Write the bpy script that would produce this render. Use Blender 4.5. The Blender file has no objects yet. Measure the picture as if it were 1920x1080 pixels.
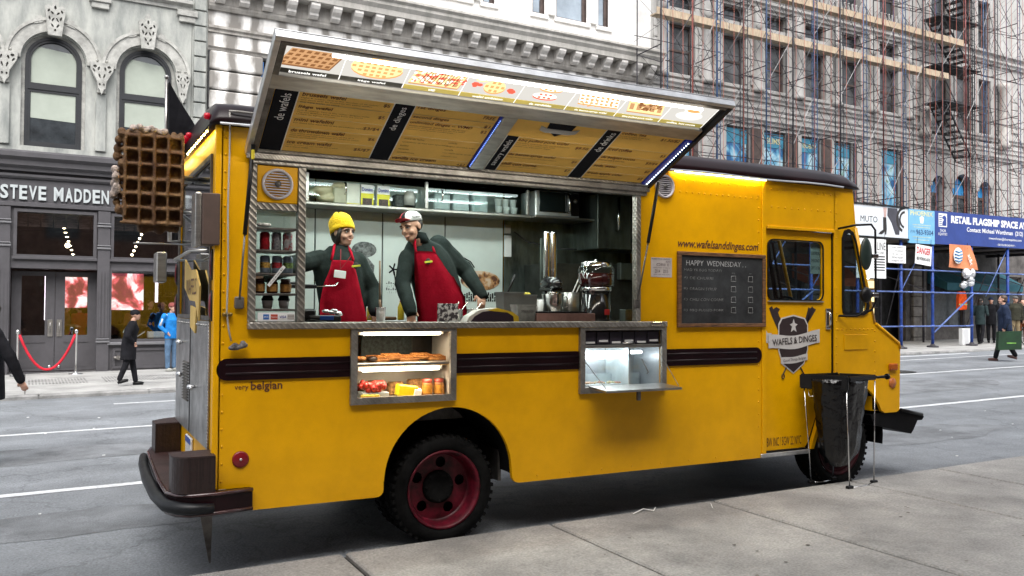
import bpy, bmesh, math, random
from mathutils import Vector, Matrix, Euler
R = math.radians
PI = math.pi
rnd = random.Random(7)
S = bpy.context.scene
COL = S.collection

# ---------------------------------------------------------------- camera
cam_d = bpy.data.cameras.new("camera")
cam = bpy.data.objects.new("camera", cam_d)
COL.objects.link(cam)
S.camera = cam
cam_d.sensor_width = 36.0
cam_d.lens = 30.0
cam_d.clip_start = 0.05
cam_d.clip_end = 600
_X = Vector((3015, 56, 1600)).normalized()          # street axis seen from the camera (right, down, forward)
_Z = Vector((.006, -1, .0234)); _Z = (_Z - _X * _Z.dot(_X)).normalized()
_Y = _Z.cross(_X)
right = Vector((_X[0], _Y[0], _Z[0])); down = Vector((_X[1], _Y[1], _Z[1])); fwd = Vector((_X[2], _Y[2], _Z[2]))
CAMPOS = Vector((-.901, -5.785, 1.656))
m = Matrix.Identity(4)
for i in range(3):
    m[i][0] = right[i]; m[i][1] = -down[i]; m[i][2] = -fwd[i]; m[i][3] = CAMPOS[i]
cam.matrix_world = m

# ---------------------------------------------------------------- sky, sun, exposure
SUN_EL, SUN_AZ = R(55), R(200)
w = bpy.data.worlds.new("World"); S.world = w; w.use_nodes = True
nt = w.node_tree; bg = nt.nodes["Background"]
sky = nt.nodes.new("ShaderNodeTexSky"); sky.sky_type = 'NISHITA'; sky.sun_disc = False
sky.sun_elevation = SUN_EL; sky.sun_rotation = SUN_AZ; sky.dust_density = 4.0; sky.air_density = 1.0; sky.ozone_density = 0.6
hs = nt.nodes.new("ShaderNodeHueSaturation"); hs.inputs["Saturation"].default_value = .28
nt.links.new(sky.outputs[0], hs.inputs["Color"]); nt.links.new(hs.outputs[0], bg.inputs[0])
bg.inputs[1].default_value = 0.142
sd = bpy.data.lights.new("sun", 'SUN'); sd.energy = 1.15; sd.angle = R(60); sd.color = (1, .97, .93)
sun = bpy.data.objects.new("sun", sd); COL.objects.link(sun)
# direction towards the sun
sv = Vector((math.sin(SUN_AZ) * math.cos(SUN_EL), math.cos(SUN_AZ) * math.cos(SUN_EL), math.sin(SUN_EL)))
sun.rotation_euler = sv.to_track_quat('Z', 'Y').to_euler()
S.view_settings.view_transform = 'Standard'; S.view_settings.look = 'None'
S.view_settings.exposure = 1.22; S.view_settings.gamma = 1.0; S.view_settings.use_curve_mapping = False
S.render.engine = 'CYCLES'
S.cycles.max_bounces = 7; S.cycles.diffuse_bounces = 3; S.cycles.glossy_bounces = 4; S.cycles.transmission_bounces = 5
S.cycles.transparent_max_bounces = 10; S.cycles.caustics_reflective = False; S.cycles.caustics_refractive = False
S.cycles.sample_clamp_indirect = 4.0
S.cycles.use_denoising = True

# ---------------------------------------------------------------- geometry helpers
class MB:
    """collects shapes; build() links them as ONE mesh object"""
    def __init__(s): s.bm = bmesh.new()
    def add(s, verts, faces, mi=0):
        vs = [s.bm.verts.new(v) for v in verts]
        out = []
        for f in faces:
            try:
                q = s.bm.faces.new([vs[i] for i in f]); q.material_index = mi; out.append(q)
            except ValueError: pass
        return vs
    def box(s, x0, x1, y0, y1, z0, z1, M=None, mi=0):
        v = [(x, y, z) for x in (x0, x1) for y in (y0, y1) for z in (z0, z1)]
        if M: v = [M @ Vector(p) for p in v]
        return s.add(v, [(0, 1, 3, 2), (4, 6, 7, 5), (0, 4, 5, 1), (2, 3, 7, 6), (0, 2, 6, 4), (1, 5, 7, 3)], mi)
    def bbox(s, x0, x1, y0, y1, z0, z1, b=.01, seg=1, M=None, mi=0):
        t = bmesh.new()
        v = [t.verts.new((x, y, z)) for x in (x0, x1) for y in (y0, y1) for z in (z0, z1)]
        for f in [(0, 1, 3, 2), (4, 6, 7, 5), (0, 4, 5, 1), (2, 3, 7, 6), (0, 2, 6, 4), (1, 5, 7, 3)]: t.faces.new([v[i] for i in f])
        bmesh.ops.bevel(t, geom=t.edges[:], offset=b, segments=seg, profile=.5, affect='EDGES')
        s.merge(t, M, mi); return s
    def merge(s, t, M=None, mi=0):
        idx = {}
        for v in t.verts: idx[v] = s.bm.verts.new(M @ v.co if M else v.co)
        for f in t.faces:
            try:
                q = s.bm.faces.new([idx[v] for v in f.verts]); q.material_index = mi; q.smooth = f.smooth
            except ValueError: pass
        t.free()
    def tube(s, pts, r, n=8, cap=True, mi=0, flat=1.0):
        pts = [Vector(p) for p in pts]; rs = r if isinstance(r, (list, tuple)) else [r] * len(pts)
        rings = []; up = None
        for i, p in enumerate(pts):
            d = (pts[min(i + 1, len(pts) - 1)] - pts[max(i - 1, 0)])
            if d.length < 1e-9: d = Vector((0, 0, 1))
            d.normalize()
            if up is None:
                up = Vector((0, 0, 1)) if abs(d.z) < .9 else Vector((1, 0, 0))
            a = d.cross(up)
            if a.length < 1e-6: a = d.orthogonal()
            a.normalize(); b = a.cross(d); up = b
            rings.append([s.bm.verts.new(p + (a * math.cos(2 * PI * k / n) + b * flat * math.sin(2 * PI * k / n)) * rs[i]) for k in range(n)])
        for i in range(len(rings) - 1):
            for k in range(n):
                f = s.bm.faces.new([rings[i][k], rings[i][(k + 1) % n], rings[i + 1][(k + 1) % n], rings[i + 1][k]]); f.smooth = n > 5; f.material_index = mi
        if cap:
            for rg in (rings[0][::-1], rings[-1]):
                try: s.bm.faces.new(rg).material_index = mi
                except ValueError: pass
        return s
    def lathe(s, prof, c=(0, 0, 0), n=16, M=None, mi=0, cap=True):
        """prof: (radius, height) along +Z"""
        c = Vector(c); rings = []
        for r, h in prof:
            ring = []
            for k in range(n):
                p = Vector((math.cos(2 * PI * k / n) * r, math.sin(2 * PI * k / n) * r, h))
                ring.append(s.bm.verts.new((M @ p if M else p) + c))
            rings.append(ring)
        for i in range(len(rings) - 1):
            for k in range(n):
                f = s.bm.faces.new([rings[i][k], rings[i][(k + 1) % n], rings[i + 1][(k + 1) % n], rings[i + 1][k]]); f.smooth = True; f.material_index = mi
        if cap:
            for rg in (rings[0][::-1], rings[-1]):
                s.bm.faces.new(rg).material_index = mi
        return s
    def ell(s, c, r, M=None, nu=14, nv=9, mi=0):
        c = Vector(c); rows = []
        for j in range(nv + 1):
            th = PI * j / nv
            rows.append([])
            for i in range(nu):
                ph = 2 * PI * i / nu
                p = Vector((r[0] * math.sin(th) * math.cos(ph), r[1] * math.sin(th) * math.sin(ph), r[2] * math.cos(th)))
                rows[-1].append(s.bm.verts.new((M @ p if M else p) + c) if (0 < j < nv or i == 0) else rows[-1][0])
        for j in range(nv):
            for i in range(nu):
                q = [rows[j][i], rows[j + 1][i], rows[j + 1][(i + 1) % nu], rows[j][(i + 1) % nu]]
                u = []
                for v in q:
                    if v not in u: u.append(v)
                try:
                    f = s.bm.faces.new(u); f.smooth = True; f.material_index = mi
                except ValueError: pass
        return s
    def loft(s, rings, closed=True, cap=True, mi=0, smooth=True):
        R_ = [[s.bm.verts.new(p) for p in rg] for rg in rings]
        n = len(R_[0])
        for i in range(len(R_) - 1):
            for k in range(n if closed else n - 1):
                f = s.bm.faces.new([R_[i][k], R_[i][(k + 1) % n], R_[i + 1][(k + 1) % n], R_[i + 1][k]]); f.smooth = smooth; f.material_index = mi
        if cap and closed:
            for rg in (R_[0][::-1], R_[-1]):
                try: s.bm.faces.new(rg).material_index = mi
                except ValueError: pass
        return s
    def prism(s, outer, d0, d1, holes=(), plane='XZ', M=None, mi=0):
        """flat plate with holes: 2D outline extruded between depths d0 and d1"""
        def mk(p, d):
            v = Vector((p[0], d, p[1])) if plane == 'XZ' else (Vector((d, p[0], p[1])) if plane == 'YZ' else Vector((p[0], p[1], d)))
            return M @ v if M else v
        if not holes:
            a = [s.bm.verts.new(mk(p, d0)) for p in outer]; b = [s.bm.verts.new(mk(p, d1)) for p in outer]
            n = len(outer)
            for f in [a[::-1], b] + [[a[i], a[(i + 1) % n], b[(i + 1) % n], b[i]] for i in range(n)]:
                q = s.bm.faces.new(f); q.material_index = mi
            return s
        loops = [outer] + list(holes)
        t = bmesh.new()
        for lp in loops:
            vs = [t.verts.new((p[0], p[1], 0)) for p in lp]
            for i in range(len(vs)): t.edges.new((vs[i], vs[(i + 1) % len(vs)]))
        bmesh.ops.triangle_fill(t, edges=t.edges[:], use_beauty=True, use_dissolve=False)
        tris = [[(v.co.x, v.co.y) for v in f.verts] for f in t.faces]
        t.free()
        for d in (d0, d1):
            for tr in tris:
                q = s.bm.faces.new([s.bm.verts.new(mk(p, d)) for p in tr]); q.material_index = mi
        for lp in loops:
            n = len(lp)
            for i in range(n):
                q = s.bm.faces.new([s.bm.verts.new(mk(p, d)) for p, d in ((lp[i], d0), (lp[(i + 1) % n], d0), (lp[(i + 1) % n], d1), (lp[i], d1))]); q.material_index = mi
        bmesh.ops.remove_doubles(s.bm, verts=s.bm.verts[:], dist=1e-5)
        return s
    def mesh(s, name, recalc=True):
        me = bpy.data.meshes.new(name)
        if recalc: bmesh.ops.recalc_face_normals(s.bm, faces=s.bm.faces[:])
        s.bm.to_mesh(me); s.bm.free()
        return me
    def build(s, name, mt=None, parent=None, recalc=True, M=None):
        me = s.mesh(name, recalc)
        for x in (mt if isinstance(mt, (list, tuple)) else [mt]):
            if x: me.materials.append(x)
        return link(name, me, parent, M)

def link(name, data, parent=None, M=None):
    o = bpy.data.objects.new(name, data); COL.objects.link(o)
    if parent: o.parent = parent
    if M is not None: o.matrix_local = M
    return o
def tag(o, label=None, cat=None, group=None, kind=None):
    if label: o['label'] = label
    if cat: o['category'] = cat
    if group: o['group'] = group
    if kind: o['kind'] = kind
    return o
def thing(name, label, cat, loc=(0, 0, 0), rz=0, group=None):
    o = bpy.data.objects.new(name, None); COL.objects.link(o); o.empty_display_size = .1
    o.location = loc; o.rotation_euler = (0, 0, rz)
    return tag(o, label, cat, group)
def struct(o): o['kind'] = 'structure'; return o
def stuff(o): o['kind'] = 'stuff'; return o
KIDS = {}
def copy_tree(o, parent=None, children=None):
    if children is None:
        children = {}
        for q in COL.objects:
            if q.parent: children.setdefault(q.parent.name, []).append(q)
    c = o.copy(); COL.objects.link(c); c.parent = parent
    for ch in children.get(o.name, []):
        copy_tree(ch, c, children)
    return c
def rrect(x0, x1, z0, z1, r, n=5):
    out = []
    for cx, cz, a in ((x1 - r, z1 - r, 0), (x0 + r, z1 - r, 90), (x0 + r, z0 + r, 180), (x1 - r, z0 + r, 270)):
        for k in range(n + 1):
            t = R(a + 90 * k / n); out.append((cx + r * math.cos(t), cz + r * math.sin(t)))
    return out
def arc(cx, cz, r, a0, a1, n):
    return [(cx + r * math.cos(R(a0 + (a1 - a0) * k / n)), cz + r * math.sin(R(a0 + (a1 - a0) * k / n))) for k in range(n + 1)]
def evaluated(o, name):
    dg = bpy.context.evaluated_depsgraph_get(); dg.update()
    return bpy.data.meshes.new_from_object(o.evaluated_get(dg))
def fused(name, mb, mt, parent, voxel=.014, smooth=4, M=None, dec=None):
    """several overlapping closed shapes grown into one continuous skin"""
    me = mb.mesh(name)
    t = bpy.data.objects.new("tmp", me); COL.objects.link(t)
    r = t.modifiers.new("r", 'REMESH'); r.mode = 'VOXEL'; r.voxel_size = voxel; r.use_smooth_shade = True
    s = t.modifiers.new("s", 'SMOOTH'); s.factor = .5; s.iterations = smooth
    if dec:
        d = t.modifiers.new("d", 'DECIMATE'); d.ratio = dec
    nm = evaluated(t, name)
    bpy.data.objects.remove(t); nm.name = name
    nm.polygons.foreach_set("use_smooth", [True] * len(nm.polygons))
    nm.materials.clear(); nm.materials.append(mt)
    return link(name, nm, parent, M)

# text laid into a surface: M maps (x right, y up, z out) of the lettering to the world
TN = 0
def text(s, name, mt, parent, M, w=None, h=None, size=.1, shear=0, bold=0, align='C', space=1.0, ext=.0015, res=2):
    cu = bpy.data.curves.new("t", 'FONT'); cu.body = s; cu.size = 1; cu.shear = shear; cu.offset = bold; cu.space_character = space
    cu.resolution_u = res; cu.extrude = 0
    t = bpy.data.objects.new("t", cu); COL.objects.link(t)
    me = evaluated(t, name); bpy.data.objects.remove(t); bpy.data.curves.remove(cu)
    me.name = name
    if not me.vertices: return None
    xs = [v.co.x for v in me.vertices]; ys = [v.co.y for v in me.vertices]
    x0, x1, y0, y1 = min(xs), max(xs), min(ys), max(ys)
    if h is None and w is None: sy = sx = size
    elif h is None: sx = sy = w / (x1 - x0)
    elif w is None: sx = sy = h / (y1 - y0)
    else: sx, sy = w / (x1 - x0), h / (y1 - y0)
    ax = {'C': (x0 + x1) / 2, 'L': x0, 'R': x1}[align]; ay = (y0 + y1) / 2
    for v in me.vertices: v.co = Vector(((v.co.x - ax) * sx, (v.co.y - ay) * sy, ext))
    me.materials.clear(); me.materials.append(mt)
    return link(name, me, parent, M)
def face_near(x, y, z):          # a surface that faces the camera side (-Y)
    return Matrix.Translation((x, y, z)) @ Matrix.Rotation(PI / 2, 4, 'X')

# ---------------------------------------------------------------- materials
MATS = {}
def pm(name, col, rough=.6, metal=0., var=.12, vs=3., bump=0., bs=30., col2=None, coat=0., emit=None, es=0., spec=None, streak=None, alpha=None, trans=0., grain=0., gs=200., ior=None, sub=0):
    if name in MATS: return MATS[name]
    mt = bpy.data.materials.new(name); mt.use_nodes = True; MATS[name] = mt
    nt = mt.node_tree; N = nt.nodes; Lk = nt.links; b = N["Principled BSDF"]
    b.inputs["Roughness"].default_value = rough; b.inputs["Metallic"].default_value = metal
    if coat: b.inputs["Coat Weight"].default_value = coat; b.inputs["Coat Roughness"].default_value = .08
    if spec is not None: b.inputs["Specular IOR Level"].default_value = spec
    if trans: b.inputs["Transmission Weight"].default_value = trans
    if ior: b.inputs["IOR"].default_value = ior
    if alpha is not None: b.inputs["Alpha"].default_value = alpha
    if emit: b.inputs["Emission Color"].default_value = (*emit, 1); b.inputs["Emission Strength"].default_value = es
    tc = N.new("ShaderNodeTexCoord"); vec = tc.outputs["Object"]
    n1 = N.new("ShaderNodeTexNoise"); n1.inputs["Scale"].default_value = vs; n1.inputs["Detail"].default_value = 6; n1.inputs["Roughness"].default_value = .65
    if streak:
        mp = N.new("ShaderNodeMapping"); mp.inputs["Scale"].default_value = streak; Lk.new(vec, mp.inputs[0]); Lk.new(mp.outputs[0], n1.inputs["Vector"])
    else: Lk.new(vec, n1.inputs["Vector"])
    mx = N.new("ShaderNodeMix"); mx.data_type = 'RGBA'
    c2 = col2 or tuple(max(0, c * (1 - 2.2 * var)) for c in col); c1 = col if col2 else tuple(min(1, c * (1 + var)) for c in col)
    mx.inputs["A"].default_value = (*c1, 1); mx.inputs["B"].default_value = (*c2, 1)
    rp = N.new("ShaderNodeMapRange"); rp.inputs["From Min"].default_value = .36; rp.inputs["From Max"].default_value = .66
    Lk.new(n1.outputs["Fac"], rp.inputs["Value"]); Lk.new(rp.outputs[0], mx.inputs["Factor"])
    out = mx.outputs["Result"]
    if grain:
        n3 = N.new("ShaderNodeTexNoise"); n3.inputs["Scale"].default_value = gs; n3.inputs["Detail"].default_value = 2; Lk.new(vec, n3.inputs["Vector"])
        m3 = N.new("ShaderNodeMapRange"); m3.inputs["From Min"].default_value = .3; m3.inputs["From Max"].default_value = .7
        m3.inputs["To Min"].default_value = 1 - grain; m3.inputs["To Max"].default_value = 1 + grain; Lk.new(n3.outputs["Fac"], m3.inputs["Value"])
        vm = N.new("ShaderNodeVectorMath"); vm.operation = 'SCALE'; Lk.new(out, vm.inputs[0]); Lk.new(m3.outputs[0], vm.inputs["Scale"]); out = vm.outputs[0]
    Lk.new(out, b.inputs["Base Color"])
    # roughness follows the same dirt a little
    rr = N.new("ShaderNodeMapRange"); rr.inputs["To Min"].default_value = max(.02, rough * .85); rr.inputs["To Max"].default_value = min(1, rough * 1.25)
    Lk.new(n1.outputs["Fac"], rr.inputs["Value"]); Lk.new(rr.outputs[0], b.inputs["Roughness"])
    if bump:
        n2 = N.new("ShaderNodeTexNoise"); n2.inputs["Scale"].default_value = bs; n2.inputs["Detail"].default_value = 5; Lk.new(vec, n2.inputs["Vector"])
        bp = N.new("ShaderNodeBump"); bp.inputs["Strength"].default_value = bump; bp.inputs["Distance"].default_value = .02; Lk.new(n2.outputs["Fac"], bp.inputs["Height"]); Lk.new(bp.outputs[0], b.inputs["Normal"])
    return mt
def node_mat(mt): return mt.node_tree.nodes, mt.node_tree.links, mt.node_tree.nodes["Principled BSDF"]

STREET = R(math.degrees(.03))
E1 = Vector((math.cos(.03), math.sin(.03), 0)); E2 = Vector((-math.sin(.03), math.cos(.03), 0))
def uv(u, v, z=0.): return E1 * u + E2 * v + Vector((0, 0, z))
def road_z(x, y): return -.1165 + .010 * x + .012 * y
def walk_z(u): return .10 + .010 * u          # far pavement
def near_z(x): return .003 + .010 * x         # near pavement
FV = 16.6                                       # depth of the far building line
ZUP = Matrix.Rotation(.03, 4, 'Z')
def street_frame(u, v, z=0.): return Matrix.Translation(uv(u, v, z)) @ ZUP
# palette
YEL = pm('yellow_paint', (.77, .385, .0), .32, var=.055, vs=2.2, bump=.10, bs=2.6, spec=.35, grain=.07, gs=260)
MAROON = pm('maroon_paint', (.012, .0035, .005), .3, var=.2, vs=3, spec=.22)
RUBBER = pm('rubber', (.006, .006, .006), .85, spec=.12, var=.3, vs=8, bump=.2, bs=60)
BLK = pm('black_plastic', (.007, .007, .008), .4, var=.2, spec=.25)
FLATBLK = pm('flat_black', (.006, .006, .007), .8, spec=.1, var=.2)
REDP = pm('red_rim_paint', (.10, .005, .014), .4, spec=.3, var=.35, vs=10, bump=.1, bs=40)
STEEL = pm('brushed_steel', (.42, .41, .39), .32, .9, var=.12, vs=4, streak=(1, 1, 12), bump=.03, bs=120)
STEELD = pm('dull_steel', (.17, .16, .15), .45, .7, var=.25, vs=6, bump=.08, bs=60)
CHROME = pm('chrome', (.7, .7, .7), .15, 1, var=.05)
ALU = pm('aluminium_edge', (.62, .63, .64), .35, .8, var=.12, vs=5)
INT_WALL = pm('interior_panel', (.62, .68, .65), .5, var=.05, vs=2)
HOOD = pm('hood_steel', (.16, .19, .175), .3, .75, var=.3, vs=2.5, streak=(2, 2, .6), bump=.05)
DARKIN = pm('dark_interior', (.05, .055, .055), .6, var=.3)
WHITEP = pm('white_paper', (.75, .76, .76), .7, var=.04)
WHITEL = pm('white_line_paint', (.62, .64, .66), .6, var=.12, vs=14, grain=.1, gs=60)
CREAM = pm('cream_paint', (.62, .58, .48), .6, var=.06)
TAN = pm('menu_tan', (.90, .54, .11), .55, var=.04, grain=.08, gs=300)
INKB = pm('brown_ink', (.10, .03, .012), .6, var=.1)
INKK = pm('black_ink', (.015, .012, .012), .6, var=.1)
INKW = pm('white_ink', (.78, .78, .76), .6, var=.02)
SKIN = pm('skin', (.56, .32, .23), .5, var=.1, vs=12, bump=.05, bs=80)
SKIN2 = pm('skin_warm', (.50, .28, .19), .5, var=.1, vs=12, bump=.05, bs=80)
GLASS = None
def glass(name, tint=(.9, .95, .95), alpha=.05, rough=.03):
    if name in MATS: return MATS[name]
    mt = bpy.data.materials.new(name); mt.use_nodes = True; MATS[name] = mt
    N = mt.node_tree.nodes; Lk = mt.node_tree.links; N.clear()
    o = N.new("ShaderNodeOutputMaterial"); tr = N.new("ShaderNodeBsdfTransparent"); tr.inputs[0].default_value = (*tint, 1)
    gl = N.new("ShaderNodeBsdfGlossy"); gl.inputs["Roughness"].default_value = rough; gl.inputs["Color"].default_value = (.9, .95, 1, 1)
    fr = N.new("ShaderNodeLayerWeight"); fr.inputs[0].default_value = .5
    pw_ = N.new("ShaderNodeMath"); pw_.operation = 'POWER'; pw_.inputs[1].default_value = 4.0; Lk.new(fr.outputs["Facing"], pw_.inputs[0])
    ad = N.new("ShaderNodeMath"); ad.operation = 'MULTIPLY_ADD'; ad.inputs[1].default_value = .85; ad.inputs[2].default_value = alpha; ad.use_clamp = True
    mx = N.new("ShaderNodeMixShader"); Lk.new(pw_.outputs[0], ad.inputs[0]); Lk.new(ad.outputs[0], mx.inputs[0]); Lk.new(tr.outputs[0], mx.inputs[1]); Lk.new(gl.outputs[0], mx.inputs[2]); Lk.new(mx.outputs[0], o.inputs[0])
    return mt
CLEAR = glass('clear_glass', (.93, .97, .96), .03)
SHOPGL = glass('shop_glass', (.8, .82, .82), .15)
TINT = glass('tinted_glass', (.72, .78, .78), .05)
def emis(name, col, st):
    if name in MATS: return MATS[name]
    mt = bpy.data.materials.new(name); mt.use_nodes = True; MATS[name] = mt
    N = mt.node_tree.nodes; Lk = mt.node_tree.links; N.clear()
    o = N.new("ShaderNodeOutputMaterial"); e = N.new("ShaderNodeEmission"); e.inputs[0].default_value = (*col, 1); e.inputs[1].default_value = st
    Lk.new(e.outputs[0], o.inputs[0]); return mt
TUBEW = emis('warm_tube', (1, .86, .62), 9.0)
TUBEC = emis('cool_tube', (.9, .97, 1), 9.0)
LEDW = emis('led_white', (.75, .85, 1), 5.0)
LEDB = pm('led_blue_strip', (.01, .016, .07), .4, var=.3, vs=40, emit=(.05, .1, .9), es=.04)
BULB = emis('shop_bulb', (1, .8, .5), 12)
def ramp_mat(name, stops, scale=4, kind='noise', stretch=(1, 1, 1), rough=.5, emit=0, detail=4, dist=0):
    """picture-like print: a noise or voronoi field run through a colour ramp"""
    if name in MATS: return MATS[name]
    mt = bpy.data.materials.new(name); mt.use_nodes = True; MATS[name] = mt
    N, Lk, b = node_mat(mt)
    tc = N.new("ShaderNodeTexCoord"); mp = N.new("ShaderNodeMapping"); mp.inputs["Scale"].default_value = stretch; Lk.new(tc.outputs["Object"], mp.inputs[0])
    if kind == 'noise':
        n = N.new("ShaderNodeTexNoise"); n.inputs["Scale"].default_value = scale; n.inputs["Detail"].default_value = detail; n.inputs["Distortion"].default_value = dist; f = n.outputs["Fac"]
    else:
        n = N.new("ShaderNodeTexVoronoi"); n.inputs["Scale"].default_value = scale; f = n.outputs["Distance"]
    Lk.new(mp.outputs[0], n.inputs["Vector"])
    r = N.new("ShaderNodeValToRGB"); el = r.color_ramp.elements
    while len(el) > 1: el.remove(el[-1])
    el[0].position = stops[0][0]; el[0].color = (*stops[0][1], 1)
    for p, c in stops[1:]:
        e = el.new(p); e.color = (*c, 1)
    Lk.new(f, r.inputs[0]); Lk.new(r.outputs[0], b.inputs["Base Color"]); b.inputs["Roughness"].default_value = rough
    if emit: Lk.new(r.outputs[0], b.inputs["Emission Color"]); b.inputs["Emission Strength"].default_value = emit
    return mt
# tread plate: small raised lozenges
def tread(name, col, rough, metal, sc=28):
    mt = pm(name, col, rough, metal, var=.2, vs=5)
    N, Lk, b = node_mat(mt)
    tc = N.new("ShaderNodeTexCoord"); w1 = N.new("ShaderNodeTexWave"); w1.wave_type = 'BANDS'; w1.bands_direction = 'DIAGONAL'; w1.inputs["Scale"].default_value = sc; w1.inputs["Distortion"].default_value = 0
    mp = N.new("ShaderNodeMapping"); mp.inputs["Scale"].default_value = (1, -1, 1); w2 = N.new("ShaderNodeTexWave"); w2.bands_direction = 'DIAGONAL'; w2.inputs["Scale"].default_value = sc
    Lk.new(tc.outputs["Object"], w1.inputs["Vector"]); Lk.new(tc.outputs["Object"], mp.inputs[0]); Lk.new(mp.outputs[0], w2.inputs["Vector"])
    mm = N.new("ShaderNodeMath"); mm.operation = 'MULTIPLY'; Lk.new(w1.outputs["Fac"], mm.inputs[0]); Lk.new(w2.outputs["Fac"], mm.inputs[1])
    bp = N.new("ShaderNodeBump"); bp.inputs["Strength"].default_value = .6; bp.inputs["Distance"].default_value = .006; Lk.new(mm.outputs[0], bp.inputs["Height"]); Lk.new(bp.outputs[0], b.inputs["Normal"])
    return mt
TREAD = tread('tread_plate_steel', (.42, .42, .42), .3, .9)
TREADM = tread('tread_plate_maroon', (.035, .014, .013), .42, .0, 50)
TREADW = tread('worn_edge_plate', (.32, .30, .27), .42, .75, 14)
# ================================================================ GROUND
ASPH = pm('asphalt', (.195, .210, .226), .62, var=.10, vs=1.1, bump=.4, bs=40, grain=.26, gs=60)
def _asph():
    N, Lk, b = node_mat(ASPH)
    # long wear bands along the street and patches, over the base colour
    src = b.inputs["Base Color"].links[0].from_socket
    tc = N.new("ShaderNodeTexCoord"); mp = N.new("ShaderNodeMapping"); mp.inputs["Scale"].default_value = (.05, .9, 1); mp.inputs["Rotation"].default_value = (0, 0, -.03)
    n = N.new("ShaderNodeTexNoise"); n.inputs["Scale"].default_value = 1.1; n.inputs["Detail"].default_value = 5; Lk.new(tc.outputs["Object"], mp.inputs[0]); Lk.new(mp.outputs[0], n.inputs["Vector"])
    r = N.new("ShaderNodeMapRange"); r.inputs["From Min"].default_value = .35; r.inputs["From Max"].default_value = .65; r.inputs["To Min"].default_value = .78; r.inputs["To Max"].default_value = 1.18; Lk.new(n.outputs["Fac"], r.inputs["Value"])
    # tar cracks
    v = N.new("ShaderNodeTexVoronoi"); v.feature = 'DISTANCE_TO_EDGE'; v.inputs["Scale"].default_value = .35
    n2 = N.new("ShaderNodeTexNoise"); n2.inputs["Scale"].default_value = 2.5; n2.inputs["Detail"].default_value = 8
    va = N.new("ShaderNodeVectorMath"); va.operation = 'ADD'; vs_ = N.new("ShaderNodeVectorMath"); vs_.operation = 'SCALE'; vs_.inputs["Scale"].default_value = .9
    Lk.new(tc.outputs["Object"], n2.inputs["Vector"]); Lk.new(n2.outputs["Color"], vs_.inputs[0]); Lk.new(tc.outputs["Object"], va.inputs[0]); Lk.new(vs_.outputs[0], va.inputs[1]); Lk.new(va.outputs[0], v.inputs["Vector"])
    c = N.new("ShaderNodeMapRange"); c.inputs["From Min"].default_value = 0; c.inputs["From Max"].default_value = .012; c.inputs["To Min"].default_value = .72; c.inputs["To Max"].default_value = 1; Lk.new(v.outputs["Distance"], c.inputs["Value"])
    mu = N.new("ShaderNodeMath"); mu.operation = 'MULTIPLY'; Lk.new(r.outputs[0], mu.inputs[0]); Lk.new(c.outputs[0], mu.inputs[1])
    vm = N.new("ShaderNodeVectorMath"); vm.operation = 'SCALE'; Lk.new(src, vm.inputs[0]); Lk.new(mu.outputs[0], vm.inputs["Scale"]); Lk.new(vm.outputs[0], b.inputs["Base Color"])
_asph()
PAVE = pm('pavement_concrete', (.34, .33, .31), .75, var=.16, vs=.9, bump=.45, bs=40, col2=(.17, .166, .16), grain=.22, gs=60)
PAVEF = pm('far_pavement_concrete', (.36, .36, .35), .75, var=.12, vs=1.5, bump=.2, bs=40, grain=.12, gs=60)
JOINT = pm('joint_dirt', (.02, .018, .017), .9, var=.3)
KERB = pm('kerb_stone', (.25, .25, .245), .7, var=.2, vs=3, bump=.2, bs=40)

mb = MB(); e = 250
mb.add([(x, y, road_z(x, y)) for x, y in ((-e, -e), (e, -e), (e, e), (-e, e))], [(0, 1, 2, 3)])
struct(mb.build('road', ASPH))

# near pavement: flags with open joints on a dark bed
NY = -.18
mb = MB()
def near_quad(mb, x0, x1, y0, y1, t, b_=0.012):
    p = [(x0, y0), (x1, y0), (x1, y1), (x0, y1)]; q = [(x0 + b_, y0 + b_), (x1 - b_, y0 + b_), (x1 - b_, y1 - b_), (x0 + b_, y1 - b_)]
    v = [(x, y, near_z(x) - .14) for x, y in p] + [(x, y, near_z(x) - b_ + t) for x, y in p] + [(x, y, near_z(x) + t) for x, y in q]
    f = [(0, 1, 5, 4), (1, 2, 6, 5), (2, 3, 7, 6), (3, 0, 4, 7), (4, 5, 9, 8), (5, 6, 10, 9), (6, 7, 11, 10), (7, 4, 8, 11), (8, 9, 10, 11)]
    mb.add(v, f)
mb.add([(x, y, near_z(x) - z) for x, y, z in ((-60, -14, .035), (60, -14, .035), (60, NY + .01, .035), (-60, NY + .01, .035), (60, NY + .01, .18), (-60, NY + .01, .18))], [(0, 1, 2, 3), (3, 2, 4, 5)])
npv = struct(mb.build('near_pavement', JOINT))
xs = [-9.0, -7.3, -5.7, -4.1, -2.4, -.8, .81, 2.413, 4.0, 5.66, 6.9, 8.6, 10.3, 12.0, 13.7, 15.4, 17.1, 18.8]
for i in range(len(xs) - 1):
    for j, (ya, yb) in enumerate(((-3.4, NY), (-6.6, -3.4))):
        mb = MB(); near_quad(mb, xs[i] + .016, xs[i + 1] - .016, ya + .016, yb - .0, rnd.uniform(-.003, .003))
        mb.build('paving_slab', PAVE, npv)

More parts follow.
